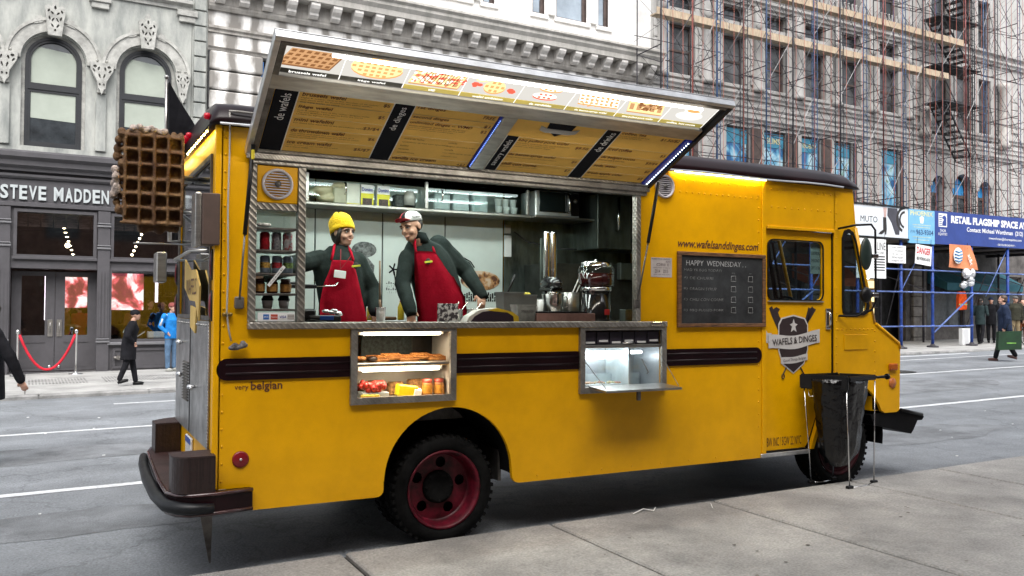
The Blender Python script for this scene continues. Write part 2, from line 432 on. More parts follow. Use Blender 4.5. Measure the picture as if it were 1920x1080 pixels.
# far pavement with kerb stones
KV = 11.36
base = MB()
def far_pt(u, v, dz=0.): p = uv(u, v); return (p.x, p.y, walk_z(u) + dz)
us = [-30, 80]
base.add([far_pt(-30, KV + .16, -.02), far_pt(80, KV + .16, -.02), far_pt(80, FV + 6, -.02), far_pt(-30, FV + 6, -.02)], [(0, 1, 2, 3)])
fpv = struct(base.build('far_pavement', JOINT))
def far_quad(u0, u1, v0, v1, name, mt, top=0., drop=.3, b_=.012):
    mb = MB()
    p = [(u0, v0), (u1, v0), (u1, v1), (u0, v1)]; q = [(u0 + b_, v0 + b_), (u1 - b_, v0 + b_), (u1 - b_, v1 - b_), (u0 + b_, v1 - b_)]
    v = [far_pt(*a, -drop) for a in p] + [far_pt(*a, top - b_) for a in p] + [far_pt(*a, top) for a in q]
    mb.add(v, [(0, 1, 5, 4), (1, 2, 6, 5), (2, 3, 7, 6), (3, 0, 4, 7), (4, 5, 9, 8), (5, 6, 10, 9), (6, 7, 11, 10), (7, 4, 8, 11), (8, 9, 10, 11)])
    return mb.build(name, mt, fpv)
k = -8.0
while k < 40:
    far_quad(k, k + 1.78, KV, KV + .17, 'kerb_stone', KERB, 0, .3, .03); k += 1.79
for i, u in enumerate([-8, -6.1, -4.3, -2.5, -1.05, .72, 2.5, 4.3, 6.1]):
    for v0, v1 in ((KV + .18, 13.3), (13.31, 15.0), (15.01, FV + .6)):
        far_quad(u, u + 1.78 if u != -2.5 else -1.06, v0, v1, 'paving_slab', PAVEF, rnd.uniform(-.002, .002), .1)
for i in range(14):
    u = 14.6 + i * 1.8
    for v0, v1 in ((KV + .18, 13.3), (13.31, 15.0), (15.01, FV + .6)):
        far_quad(u, u + 1.79, v0, v1, 'paving_slab', PAVEF, rnd.uniform(-.002, .002), .1)
# cellar-light paving: rows of small raised bars in the far pavement
mb = MB()
for i in range(70):
    u = -1.0 + i * .06
    if .05 < u < .35: continue
    for v in (13.45, 14.2):
        p = [far_pt(u, v, .001), far_pt(u + .03, v, .001), far_pt(u + .03, v + .6, .001), far_pt(u, v + .6, .001)]
        q = [(a[0], a[1], a[2] + .006) for a in p]
        mb.add(p + q, [(4, 5, 6, 7), (0, 1, 5, 4), (1, 2, 6, 5), (2, 3, 7, 6), (3, 0, 4, 7)])
stuff(mb.build('grate_bars', KERB, fpv))

# painted lane lines
def line(v0, u0, u1, wd, name='lane_line'):
    mb = MB(); n = max(2, int((u1 - u0) / .35)); pv = []
    for i in range(n + 1):
        u = u0 + (u1 - u0) * i / n
        a = uv(u, v0 + rnd.uniform(-.006, .006)); b = uv(u, v0 + wd + rnd.uniform(-.008, .008))
        pv += [(a.x, a.y, road_z(a.x, a.y) + .004), (b.x, b.y, road_z(b.x, b.y) + .004)]
    mb.add(pv, [(2 * i, 2 * i + 2, 2 * i + 3, 2 * i + 1) for i in range(n)])
    struct(mb.build(name, WHITEL))
line(3.27, -20, 60, .13); line(7.13, -20, 60, .11); line(9.98, .24, 60, .1)
line(10.9, 18.0, 25.5, .18)

m_ = MB(); m_.lathe([(0, .004), (.42, .004), (.42, .012), (.34, .014), (.33, .008), (0, .008)], n=28, cap=False)
c = uv(17.5, 7.75); mh = m_.build('manhole_cover', pm('cast_iron', (.06, .06, .06), .6, .5, var=.3, vs=20, bump=.6, bs=35)); mh.location = (c.x, c.y, road_z(c.x, c.y))
tag(mh, 'round dark cast iron manhole cover in the road right of the truck nose', 'manhole cover')

# darker patches of newer asphalt (irregular, few mm proud)
for k, (u, v, ru, rv) in enumerate(((-.6, 2.0, 1.9, .42), (9.5, 1.5, 1.6, .5), (14.5, 5.4, 3.2, .8), (-1.5, 5.4, 2.6, .55))):
    mb = MB(); n = 26; ring = []
    for i in range(n):
        a = 2 * PI * i / n; rr = 1 + rnd.uniform(-.12, .12); p = uv(u + ru * rr * math.cos(a), v + rv * rr * math.sin(a)); ring.append((p.x, p.y, road_z(p.x, p.y) + .003))
    mb.add(ring, [tuple(range(n))])
    struct(mb.build('road_patch', pm('patched_asphalt', (.172, .183, .195), .65, var=.2, vs=1.5, bump=.35, bs=60, grain=.28, gs=110)))
# gum spots, crumbs on the near pavement
mb = MB()
for i in range(46):
    x, y = rnd.uniform(.5, 8), rnd.uniform(-3.0, -.35); r = rnd.uniform(.005, .016)
    mb.add([(x + r * math.cos(a * PI / 3.5) * 1.3, y + r * math.sin(a * PI / 3.5), near_z(x) + .0045) for a in range(7)], [tuple(range(7))])
stuff(tag(mb.build('gum_spots', pm('old_gum', (.13, .12, .105), .8, var=.2)), 'scattered dark chewing gum spots on the near pavement', 'gum spots'))
mb = MB()
for i in range(60):
    u, v = rnd.uniform(-1.5, 13), rnd.uniform(.2, 9); p = uv(u, v); r = rnd.uniform(.006, .018)
    if 0 < p.x < 6.5 and p.y < 2.2: continue
    mb.box(p.x - r, p.x + r, p.y - r * .6, p.y + r * .6, road_z(p.x, p.y), road_z(p.x, p.y) + .008)
stuff(tag(mb.build('road_crumbs', WHITEP), 'tiny pale scraps of litter scattered over the road', 'litter'))
for pts, lab in ((((3.12, -.27), (3.26, -.215), (3.33, -.26), (3.38, -.22)), 'bent white paper straw wrapper on the pavement by the truck'), (((3.80, -.42), (3.86, -.33)), 'short straight white scrap of paper lying on the pavement')):
    mb = MB(); n = len(pts)
    pv = [(x, y, near_z(x) + .006 + .012 * (i % 2)) for i, (x, y) in enumerate(pts)] + [(x + .01, y + .022, near_z(x) + .006 + .012 * (i % 2)) for i, (x, y) in enumerate(pts)]
    mb.add(pv, [(i, i + 1, n + i + 1, n + i) for i in range(n - 1)])
    tag(mb.build('paper_scrap', WHITEP), lab, 'litter')
# ================================================================ FAR BUILDINGS
LIME = pm('old_limestone', (.43, .44, .41), .8, var=.14, vs=1.8, bump=.35, bs=14, col2=(.22, .235, .225), streak=(1.6, 1.6, .45))
LIMED = pm('carved_limestone', (.40, .40, .375), .8, var=.16, vs=5, bump=.3, bs=30)
SLATE = pm('slate_grey_paint', (.070, .067, .074), .5, var=.08, vs=3, bump=.03, bs=60)
SASH = pm('dark_sash_paint', (.016, .018, .022), .45, var=.15)
BLIND = pm('roller_blind', (.37, .41, .355), .8, var=.04, vs=2)
WHITEST = pm('white_stone', (.76, .75, .73), .75, var=.09, vs=1.6, bump=.12, bs=20)
STAINST = pm('grimy_white_stone', (.78, .765, .74), .8, var=.1, vs=2, bump=.15, bs=20)
def _stain():
    # rain-washed frieze: dark soot drips at the pitch of the brackets, wavering edges
    N, Lk, b = node_mat(STAINST)
    src = b.inputs["Base Color"].links[0].from_socket
    tc = N.new("ShaderNodeTexCoord"); sx = N.new("ShaderNodeSeparateXYZ"); Lk.new(tc.outputs["Object"], sx.inputs[0])
    mp = N.new("ShaderNodeMapping"); mp.inputs["Scale"].default_value = (1.3, 1, .8); Lk.new(tc.outputs["Object"], mp.inputs[0])
    n = N.new("ShaderNodeTexNoise"); n.inputs["Scale"].default_value = 1.6; n.inputs["Detail"].default_value = 4; Lk.new(mp.outputs[0], n.inputs["Vector"])
    a = N.new("ShaderNodeMath"); a.operation = 'MULTIPLY'; a.inputs[1].default_value = 2 * PI / .595; Lk.new(sx.outputs[0], a.inputs[0])
    ns = N.new("ShaderNodeMath"); ns.operation = 'MULTIPLY'; ns.inputs[1].default_value = 6.5; Lk.new(n.outputs["Fac"], ns.inputs[0])
    ad = N.new("ShaderNodeMath"); ad.operation = 'ADD'; Lk.new(a.outputs[0], ad.inputs[0]); Lk.new(ns.outputs[0], ad.inputs[1])
    si = N.new("ShaderNodeMath"); si.operation = 'SINE'; Lk.new(ad.outputs[0], si.inputs[0])
    n2 = N.new("ShaderNodeTexNoise"); n2.inputs["Scale"].default_value = 9; n2.inputs["Detail"].default_value = 5
    mp2 = N.new("ShaderNodeMapping"); mp2.inputs["Scale"].default_value = (1, 1, .12); Lk.new(tc.outputs["Object"], mp2.inputs[0]); Lk.new(mp2.outputs[0], n2.inputs["Vector"])
    m2 = N.new("ShaderNodeMath"); m2.operation = 'MULTIPLY_ADD'; m2.inputs[1].default_value = 1.6; Lk.new(n2.outputs["Fac"], m2.inputs[0]); Lk.new(si.outputs[0], m2.inputs[2])
    r = N.new("ShaderNodeMapRange"); r.inputs["From Min"].default_value = .15; r.inputs["From Max"].default_value = 1.5; Lk.new(m2.outputs[0], r.inputs["Value"])
    mx = N.new("ShaderNodeMix"); mx.data_type = 'RGBA'; mx.inputs["B"].default_value = (.22, .207, .19, 1); Lk.new(src, mx.inputs["A"]); Lk.new(r.outputs[0], mx.inputs["Factor"]); Lk.new(mx.outputs["Result"], b.inputs["Base Color"])
_stain()
MOULD = pm('stained_moulding', (.42, .40, .37), .8, var=.25, vs=2.5, bump=.2, bs=25, col2=(.24, .225, .205), streak=(2, 2, .5))
BEIGE = pm('beige_stone', (.49, .485, .47), .8, var=.12, vs=1.3, bump=.2, bs=18, col2=(.33, .32, .305), streak=(1.5, 1.5, .5))
BROWNF = pm('brown_window_frame', (.085, .062, .055), .6, var=.2)
PANE = pm('window_pane', (.05, .058, .065), .12, var=.3, vs=1.3, spec=.8)
PANEL_ = pm('pale_sky_pane', (.30, .36, .42), .1, var=.15, vs=.8, spec=1.0)
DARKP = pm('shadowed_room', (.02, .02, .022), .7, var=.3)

def bld(name, label): return thing(name, label, 'building', uv(0, FV), .03)

def band(P, name, mt, u0, u1, prof):
    """horizontal moulding: prof = (projection, z) outline towards the street"""
    mb = MB(); a = [(u0, -p, z) for p, z in prof]; b = [(u1, -p, z) for p, z in prof]
    n = len(prof); mb.add(a + b, [(i, (i + 1) % n, n + (i + 1) % n, n + i) for i in range(n)] + [tuple(range(n))[::-1], tuple(range(n, 2 * n))])
    return mb.build(name, mt, P)

# ---------------------------------------------------------------- left building
B = bld('arched_window_building', 'pale limestone building with arched windows over the dark grey shoe shop front')
def arch_out(c, hw, sp, z0, n=14): return [(c - hw, z0), (c + hw, z0)] + arc(c, sp, hw, 0, 180, n)
SP = 7.30
CS = (-2.56, -.59, 1.39)
holes = [arch_out(c, .66, SP, 5.3) for c in CS]
mb = MB(); mb.prism([(-9, 5.16), (2.42, 5.16), (2.42, 14), (-9, 14)], 0, .35, holes); mb.build('wall', LIME, B)
mb = MB(); mb.box(-9, 2.8, .36, 9, 5.1, 14); mb.box(2.43, 2.8, .0, .35, 5.16, 14); mb.build('side_wall', LIME, B)
# quoin strip
for k in range(22):
    z = 5.2 + k * .385
    mb = MB(); mb.bbox(2.47, 2.76, -.075, -.002, z + .012, z + .362, .012); mb.build('quoin', LIME, B)
for c in CS:
    # archivolt and reveal
    mb = MB()
    for (r0, r1, d0, d1) in ((.68, .98, -.075, -.002), (.93, 1.0, -.11, -.076)):
        out = arc(c, SP, r1, 0, 180, 22) + arc(c, SP, r0, 180, 0, 22)
        mb.prism(out, d0, d1)
    mb.build('arch_moulding', LIMED, B)
    mb = MB(); mb.prism(arch_out(c, .66, SP, 5.3) , .12, .14, [arch_out(c, .585, SP, 5.36)]); mb.build('reveal', LIMED, B)
    # keystone, carved
    k = MB(); k.prism([(c - .13, SP + .56), (c + .13, SP + .56), (c + .205, SP + 1.25), (c - .205, SP + 1.25)], -.13, -.112); ks = k.build('keystone', LIMED, B)
    def eh(x, z, rx, rz_, a=0): return [(c + x + rx * math.cos(t * PI / 4) * math.cos(a) - rz_ * math.sin(t * PI / 4) * math.sin(a), SP + z + rx * math.cos(t * PI / 4) * math.sin(a) + rz_ * math.sin(t * PI / 4) * math.cos(a)) for t in range(8)]
    hl_ = [eh(0, .68, .022, .035)]
    for s_ in (-1, 1): hl_ += [eh(s_ * .055, .78, .02, .05, -s_ * .5), eh(s_ * .045, .92, .018, .055, s_ * .5), eh(s_ * .115, .95, .02, .05, -s_ * .3), eh(s_ * .06, 1.07, .022, .045, -s_ * .7), eh(s_ * .135, 1.12, .022, .04, s_ * .4)]
    t = MB(); t.prism([(c - .14, SP + .56), (c + .14, SP + .56), (c + .215, SP + 1.2), (c + .13, SP + 1.27), (c + .07, SP + 1.22), (c + .06, SP + 1.36), (c, SP + 1.42), (c - .06, SP + 1.36), (c - .07, SP + 1.22), (c - .13, SP + 1.27), (c - .215, SP + 1.2)], -.215, -.135, hl_ + [eh(0, 1.2, .025, .05)]); t.build('scroll', LIMED, ks)
    for s_ in (-1, 1):
        t = MB(); t.prism([(c + s_ * .24, SP + .86), (c + s_ * .42, SP + .80), (c + s_ * .38, SP + .90), (c + s_ * .40, SP + .97), (c + s_ * .27, SP + 1.02)], -.10, -.077, [eh(s_ * .30, .93, .025, .03)]); t.build('leaf_carving', LIMED, ks)
    # window: frame > sash, blind, pane
    f = MB(); f.prism(arch_out(c, .585, SP, 5.3), .10, .20, [arch_out(c, .525, SP, 5.36)]); f.box(c - .525, c + .525, .10, .19, 6.64, 6.74); fr = f.build('window', SASH, B)
    s = MB(); s.prism([(c - .525, 5.36), (c + .525, 5.36), (c + .525, 6.64), (c - .525, 6.64)], .12, .18, [[(c - .47, 5.43), (c + .47, 5.43), (c + .47, 6.58), (c - .47, 6.58)]])
    o = arc(c, SP, .47, 0, 180, 14); s.prism([(c - .525, 6.74), (c + .525, 6.74)] + arc(c, SP, .525, 0, 180, 14), .12, .18, [[(c - .47, 6.79), (c + .47, 6.79)] + o]); s.build('sash', SASH, fr)
    g = MB(); g.prism([(c - .475, 5.42), (c + .475, 5.42), (c + .475, 6.59), (c - .475, 6.59)], .15, .155); g.build('pane', PANE, fr)
    b = MB(); z1 = 7.55; b.prism([(c - .465, 6.79), (c + .465, 6.79), (c + .465, z1 - .12), (c + .40, z1 + .02), (c - .36, z1 + .10), (c - .465, z1 - .10)], .165, .17)
    b.prism([(c - .46, 5.98), (c + .46, 5.95), (c + .46, 6.59), (c - .46, 6.59)], .143, .148); b.build('blind', BLIND, fr)
    b = MB(); b.prism([(c - .475, 6.78), (c + .475, 6.78)] + arc(c, SP, .475, 0, 180, 14), .175, .18); b.build('pane', PANE, fr)
for c in (-1.575, .40, 2.2):
    # carved capitals between the arches and slim pilasters
    w_ = .24 if c < 2 else .16
    k = MB(); k.prism([(c - .09, SP - .62), (c + .09, SP - .62), (c + .1, SP - .38), (c + w_, SP - .1), (c + w_ + .02, SP + .08), (c - w_ - .02, SP + .08), (c - w_, SP - .1), (c - .1, SP - .38)], -.134, -.002)
    cp = k.build('capital', LIMED, B)
    def eh(x, z, rx, rz_, a=0): return [(c + x + rx * math.cos(t * PI / 4) * math.cos(a) - rz_ * math.sin(t * PI / 4) * math.sin(a), SP + z + rx * math.cos(t * PI / 4) * math.sin(a) + rz_ * math.sin(t * PI / 4) * math.cos(a)) for t in range(8)]
    q_ = w_ / .24; hl_ = []
    for s_ in (-1, 1): hl_ += [eh(s_ * .15 * q_, -.02, .04 * q_, .035), eh(s_ * .17 * q_, -.12, .022 * q_, .045, -s_ * .6), eh(s_ * .07 * q_, -.07, .022 * q_, .05, s_ * .3), eh(s_ * .05 * q_, -.24, .02 * q_, .06, -s_ * .3), eh(s_ * .045 * q_, -.44, .02, .03)]
    t = MB(); t.prism([(c - .085, SP - .52), (c - .05, SP - .56), (c, SP - .68), (c + .05, SP - .56), (c + .085, SP - .52), (c + .1, SP - .36), (c + w_, SP - .1), (c + w_ + .02, SP + .07), (c - w_ - .02, SP + .07), (c - w_, SP - .1), (c - .1, SP - .36)], -.20, -.135, hl_); t.build('scroll', LIMED, cp)
    for s_ in (-1, 1):
        t = MB(); [t.ell((c + s_ * .08 + k * .05, -.09, SP + .15), (.022, .02, .03), nu=8, nv=5) for k in (-.5, .5)]; t.build('leaf_carving', LIMED, cp)
    p = MB(); p.bbox(c - .115, c + .115, -.06, -.002, 5.3, SP - .64, .012); p.build('pilaster', LIME, B)
# upper ledge and corbels
band(B, 'ledge', LIMED, -9, 2.42, [(0, 9.0), (.05, 9.0), (.05, 9.08), (.16, 9.14), (.16, 9.22), (.02, 9.24), (0, 9.24)])
for c in (-1.6, .35, 2.3):
    mb = MB(); mb.bbox(c - .24, c + .24, -.13, -.002, 8.84, 8.98, .01); mb.bbox(c - .19, c + .19, -.09, -.002, 8.7, 8.835, .01); mb.build('corbel', LIMED, B)
# ---- shop front
band(B, 'cornice', SLATE, -9, 2.8, [(0, 4.7), (.10, 4.7), (.10, 4.76), (.2, 4.82), (.2, 4.93), (.30, 5.0), (.30, 5.1), (.24, 5.15), (0, 5.15)])
band(B, 'lower_moulding', SLATE, -9, 2.8, [(0, 3.9), (.10, 3.9), (.10, 3.98), (.05, 4.0), (0, 4.0)])
band(B, 'upper_moulding', SLATE, -9, 2.8, [(0, 4.54), (.05, 4.54), (.09, 4.58), (.09, 4.63), (0, 4.63)])
mb = MB(); mb.box(-9, 2.8, .002, .3, 3.9, 5.16); mb.build('sign_board', SLATE, B)
LET = pm('raised_letters', (.46, .50, .51), .45, var=.04)
def raised(s, name, u0, u1, z0, z1, y, P, mt, depth=.05, shear=0, bold=.0):
    cu = bpy.data.curves.new("t", 'FONT'); cu.body = s; cu.extrude = .035; cu.offset = bold; cu.resolution_u = 3; cu.shear = shear
    t = bpy.data.objects.new("t", cu); COL.objects.link(t); me = evaluated(t, name); bpy.data.objects.remove(t)
    xs_ = [v.co.x for v in me.vertices]; ys_ = [v.co.y for v in me.vertices]; a, b, c, d = min(xs_), max(xs_), min(ys_), max(ys_)
    for v in me.vertices:
        v.co = Vector((u0 + (v.co.x - a) / (b - a) * (u1 - u0), y - v.co.z / .035 * depth / 2 - depth / 2, z0 + (v.co.y - c) / (d - c) * (z1 - z0)))
    me.flip_normals(); me.materials.clear(); me.materials.append(mt); return link(name, me, P)
def letters(word, u0, u1, z0, z1, y, P, mt, bold=.02):
    # every letter a piece of its own
    wd = {'M': 1.25, 'T': .95, 'I': .45, ' ': .6}; tot = sum(wd.get(ch, 1.0) for ch in word); u = u0; sc_ = (u1 - u0) / tot
    for ch in word:
        w_ = wd.get(ch, 1.0) * sc_
        if ch != ' ': raised(ch, 'letter', u + .1 * w_, u + .92 * w_, z0, z1, y, P, mt, bold=bold)
        u += w_
letters('STEVE MADDEN', -1.63, .62, 4.06, 4.38, -.002, B, LET, .03)
# transom row and shop windows framed by fluted pilasters
FR = [(-1.34, .36), (.66, 2.72), (-3.4, -1.72)]
fr_holes = [[(a + .06, 2.80), (b - .06, 2.80), (b - .06, 3.79), (a + .06, 3.79)] for a, b in FR]
fr_holes += [[(-1.38, .12), (.43, .12), (.43, 2.50), (-1.38, 2.50)], [(.68, .84), (2.68, .84), (2.68, 2.50), (.68, 2.50)]]
mb = MB(); mb.prism([(-9, .08), (2.8, .08), (2.8, 3.899), (-9, 3.899)], 0, .14, fr_holes); mb.build('front_wall', SLATE, B)
for a, b in FR:
    f = MB(); f.prism([(a, 2.74), (b, 2.74), (b, 3.85), (a, 3.85)], -.05, -.001, [[(a + .07, 2.81), (b - .07, 2.81), (b - .07, 3.78), (a + .07, 3.78)]]); fr = f.build('transom_window', SLATE, B)
    g = MB(); g.prism([(a + .06, 2.80), (b - .06, 2.80), (b - .06, 3.79), (a + .06, 3.79)], .07, .075); g.build('pane', SHOPGL, fr)
    s = MB(); s.bbox(a - .02, b + .02, -.08, -.052, 2.70, 2.76, .006); s.build('sill', SLATE, fr)
for c in (.515, -1.53, 2.74):
    p = MB(); p.box(c - .13, c + .13, -.09, -.001, .08, 3.88)
    for s in (-.07, 0, .07): p.box(c + s - .02, c + s + .02, -.105, -.091, .9, 2.45)
    pl = p.build('pilaster', SLATE, B)
    for z in (2.98, 3.5, .78):
        q = MB(); q.bbox(c - .15, c + .15, -.125, -.092, z, z + .045, .008); q.bbox(c - .145, c + .145, -.118, -.092, z + .07, z + .10, .008); q.build('collar', pm('grey_trim', (.16, .16, .17), .4, var=.05), pl)
# display window
f = MB(); f.prism([(.64, .78), (2.72, .78), (2.72, 2.56), (.64, 2.56)], -.04, -.001, [[(.70, .86), (2.66, .86), (2.66, 2.49), (.70, 2.49)]]); sw = f.build('display_window', SLATE, B)
g = MB(); g.prism([(.69, .85), (2.67, .85), (2.67, 2.5), (.69, 2.5)], .03, .035); g.build('pane', SHOPGL, sw)
g = MB(); g.bbox(.62, 2.74, -.10, -.042, .72, .79, .01); g.build('sill', pm('grey_trim', (.16, .16, .17), .4), sw)
for a, b in ((.74, 2.66),):
    p = MB(); p.prism([(a, .16), (b, .16), (b, .64), (a, .64)], -.03, -.001, [[(a + .06, .21), (b - .06, .21), (b - .06, .58), (a + .06, .58)]]); p.build('base_panel', SLATE, B)
# recessed doors
mb = MB(); mb.box(-1.5, -1.38, .141, .6, .1, 2.6); mb.box(.43, .55, .141, .6, .1, 2.6); mb.box(-1.379, .429, .141, .6, 2.5, 2.6); mb.build('door_recess', SLATE, B)
for a, b in ((-1.36, -.475), (-.465, .42)):
    d = MB(); d.prism([(a, .12), (b, .12), (b, 2.44), (a, 2.44)], .42, .48, [[(a + .20, .95), (b - .20, .95), (b - .20, 2.34), (a + .20, 2.34)]])
    d.box(a + .2, b - .2, .413, .419, .20, .205); d.box(a + .19, b - .19, .405, .419, .78, .80); dr = d.build('door', SLATE, B)
    g = MB(); g.prism([(a + .19, .94), (b - .19, .94), (b - .19, 2.35), (a + .19, 2.35)], .45, .453); g.build('pane', SHOPGL, dr)
    x = b - .09 if a < -1 else a + .09
    h = MB(); h.bbox(x - .055, x + .055, .400, .412, .92, 1.32, .004); h.tube([(x, .38, 1.02), (x, .36, 1.03), (x, .36, 1.24), (x, .38, 1.25)], .012, 8); h.build('handle', STEEL, dr)
    h = MB(); h.ell((x, .4, .22), (.035, .02, .035)); h.build('door_stop', CHROME, dr)
pipe = MB(); pipe.tube([(.86, -.02, .42), (.86, -.14, .42)], .05, 10); pipe.ell((.9, -.1, .42), (.06, .05, .045)); pipe.ell((.8, -.1, .42), (.05, .05, .04)); pipe.build('standpipe', STEELD, B)
# shop room
room = MB()
room.add([(-4.5, .5, .1), (2.7, .5, .1), (2.7, 6.5, .1), (-4.5, 6.5, .1), (-4.5, .5, 3.85), (2.7, .5, 3.85), (2.7, 6.5, 3.85), (-4.5, 6.5, 3.85)], [(0, 1, 2, 3), (7, 6, 5, 4), (3, 2, 6, 7), (1, 5, 6, 2), (0, 3, 7, 4)])
room.build('shop_room', pm('shop_walls', (.10, .085, .08), .7, var=.35, vs=1.5), B, recalc=False)
SCR = ramp_mat('screen_picture', [(0, (.02, .01, .02)), (.40, (.25, .05, .06)), (.47, (.8, .12, .15)), (.52, (1, .6, .62)), (.57, (1, .95, .93))], 2.2, rough=.2, emit=.9, dist=1.0)
for a, b, z0, z1, y in ((.70, 1.48, 1.55, 2.45, .7), (-.25, .23, 1.60, 2.34, .85)):
    s = MB(); s.box(a, b, y, y + .05, z0, z1); s.build('lit_screen', SCR, B)
s = MB(); s.box(1.78, 1.84, .9, .94, 1.75, 2.4); s.box(-.68, -.66, .9, .94, 1.3, 2.36); s.build('strip_lamp', emis('pink_strip', (1, .8, .95), 2.5), B)
s = MB()
for k in range(9): s.ell((-.25 + .035 * k, 2.2, 3.62 - .11 * k), (.035, .03, .015))
for k in range(9): s.ell((1.62 - .045 * k, 2.2, 3.66 - .11 * k), (.03, .03, .03))
s.build('string_lights', BULB, B)
s = MB(); s.ell((-.18, 1.8, 3.16), (.06, .06, .06)); s.build('ceiling_bulb', BULB, B)
s = MB()
for k in range(7): s.box(-1.3 + k * .26, -1.07 + k * .26, .35, .37, 3.48, 3.78)
for k in range(8): s.box(.75 + k * .24, .97 + k * .24, .35, .37, 3.48, 3.78)
s.build('wood_valance', pm('old_boards', (.30, .20, .17), .7, var=.3, vs=6, streak=(1, 1, 6)), B)
for z in (1.1, 1.5, 1.9): 
    s = MB(); s.box(1.55, 2.66, 2.6, 2.9, z, z + .03)
    for k in range(12): s.ell((1.6 + k * .09, 2.7, z + .09), (.03, .08, .05), nu=6, nv=4)
    stuff(s.build('shoe_shelf', pm('shoes', (.10, .07, .06), .5, var=.5, vs=20), B))
s = MB(); s.bbox(1.55, 2.0, .25, .5, .87, 1.02, .01); s.build('display_box', WHITEP, B)
s = MB(); s.tube([(1.1, .3, .98), (1.28, .3, .88), (1.48, .3, 1.02)], .015, 6); s.build('display_stand', WHITEP, B)

# ---------------------------------------------------------------- middle building
B = bld('white_corniced_building', 'white stone building with bracketed cornice behind the food truck')
U0, U1 = 2.805, 16.95
wins = []
for gc in (5.3, 9.55, 13.75):
    wins += [(gc - 1.42, gc - .98), (gc - .55, gc + .60), (gc + 1.05, gc + 1.45)]
wh = [[(a, 10.75), (b, 10.75), (b, 13.3), (a, 13.3)] for a, b in wins]
mb = MB(); mb.prism([(U0, 10.36), (U1, 10.36), (U1, 14.5), (U0, 14.5)], 0, .3, wh); mb.build('upper_wall', WHITEST, B)
for a, b in wins:
    f = MB(); f.prism([(a, 10.75), (b, 10.75), (b, 13.3), (a, 13.3)], .12, .2, [[(a + .09, 10.84), (b - .09, 10.84), (b - .09, 13.2), (a + .09, 13.2)]]); f.box(a + .09, b - .09, .13, .19, 12.0, 12.1)
    fr = f.build('window', BROWNF, B); g = MB(); g.box(a + .08, b - .08, .17, .175, 10.83, 13.22); g.build('pane', PANEL_, fr)
    s = MB(); s.box(b - .001, b + .1, .02, .12, 10.75, 13.3); s.build('window_jamb', BROWNF, B)
    s = MB(); s.bbox(a - .1, b + .12, -.07, -.001, 10.62, 10.75, .01); s.build('window_sill', WHITEST, B)
for gc in (5.3, 9.55, 13.75):
    for c in (gc - .765, gc + .82):
        p = MB(); p.bbox(c - .13, c + .13, -.10, -.001, 10.76, 13.3, .015); p.build('pilaster', WHITEST, B)
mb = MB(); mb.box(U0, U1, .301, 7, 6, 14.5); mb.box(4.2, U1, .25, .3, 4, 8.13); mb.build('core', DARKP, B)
# frieze in courses
band(B, 'frieze', STAINST, U0, U1, [(0, 8.15), (0, 9.16), (-.3, 9.16), (-.3, 8.15)])
band(B, 'architrave', MOULD, U0, U1, [(-.2, 8.58), (.04, 8.58), (.04, 8.64), (.09, 8.68), (.09, 8.74), (-.2, 8.76)])
band(B, 'lower_moulding', MOULD, U0, U1 + .03, [(-.2, 8.10), (.05, 8.10), (.07, 8.16), (.12, 8.2), (-.2, 8.24)])
band(B, 'bed_moulding', MOULD, U0, U1 + .03, [(-.2, 9.14), (.07, 9.14), (.12, 9.22), (.12, 9.28), (-.2, 9.28)])
band(B, 'soffit', MOULD, U0, U1 + .08, [(-.2, 9.281), (.13, 9.281), (.13, 9.66), (-.2, 9.66)])
band(B, 'cornice', pm('weathered_cornice', (.52, .50, .465), .8, var=.2, vs=2, bump=.2, col2=(.36, .35, .32), streak=(2, 2, .5)), U0, U1 + .1, [(-.2, 9.661), (.50, 9.661), (.52, 9.80), (.60, 9.90), (.60, 9.98), (.68, 10.04), (.68, 10.10), (.3, 10.26), (.1, 10.35), (-.2, 10.36)])
def bracket_mesh():
    mb = MB(); pr = [(.131, 9.30), (.22, 9.30), (.30, 9.36), (.30, 9.42), (.42, 9.50), (.47, 9.58), (.47, 9.655), (.131, 9.655)]
    w_ = .12; a = [(-w_, -p, z) for p, z in pr]; b = [(w_, -p, z) for p, z in pr]; n = len(pr)
    mb.add(a + b, [(i, (i + 1) % n, n + (i + 1) % n, n + i) for i in range(n)] + [tuple(range(n))[::-1], tuple(range(n, 2 * n))]); return mb.mesh('bracket')
bm_ = bracket_mesh(); bm_.materials.append(pm('pale_bracket', (.62, .60, .57), .8, var=.1, vs=5))
for k in range(24):
    o = link('bracket', bm_, B); o.location = (3.05 + k * .5945, 0, 0)
# rusticated pier at the left corner
for k in range(9):
    z = 3.6 + k * .50
    mb = MB(); mb.bbox(U0 + .03, 4.15, -.16, .3, z + .02, z + .485, .045, 2); mb.build('stone_block', STAINST, B)
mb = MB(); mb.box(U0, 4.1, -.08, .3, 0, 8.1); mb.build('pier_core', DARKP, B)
mb = MB(); mb.box(4.12, 4.2, -.01, .1, 4.2, 8.0); mb.build('blue_sign_edge', pm('blue_board', (.03, .15, .42), .5, var=.1), B)
for c in (6.6, 9.3, 12.0, 14.6, 16.6):
    mb = MB(); mb.bbox(c - .35, c + .35, -.12, .3, 0, 8.09, .02); mb.build('pier', WHITEST, B)
mb = MB(); mb.box(4.16, U1, .02, .24, 0, 3.6); mb.build('ground_floor_wall', SLATE, B)

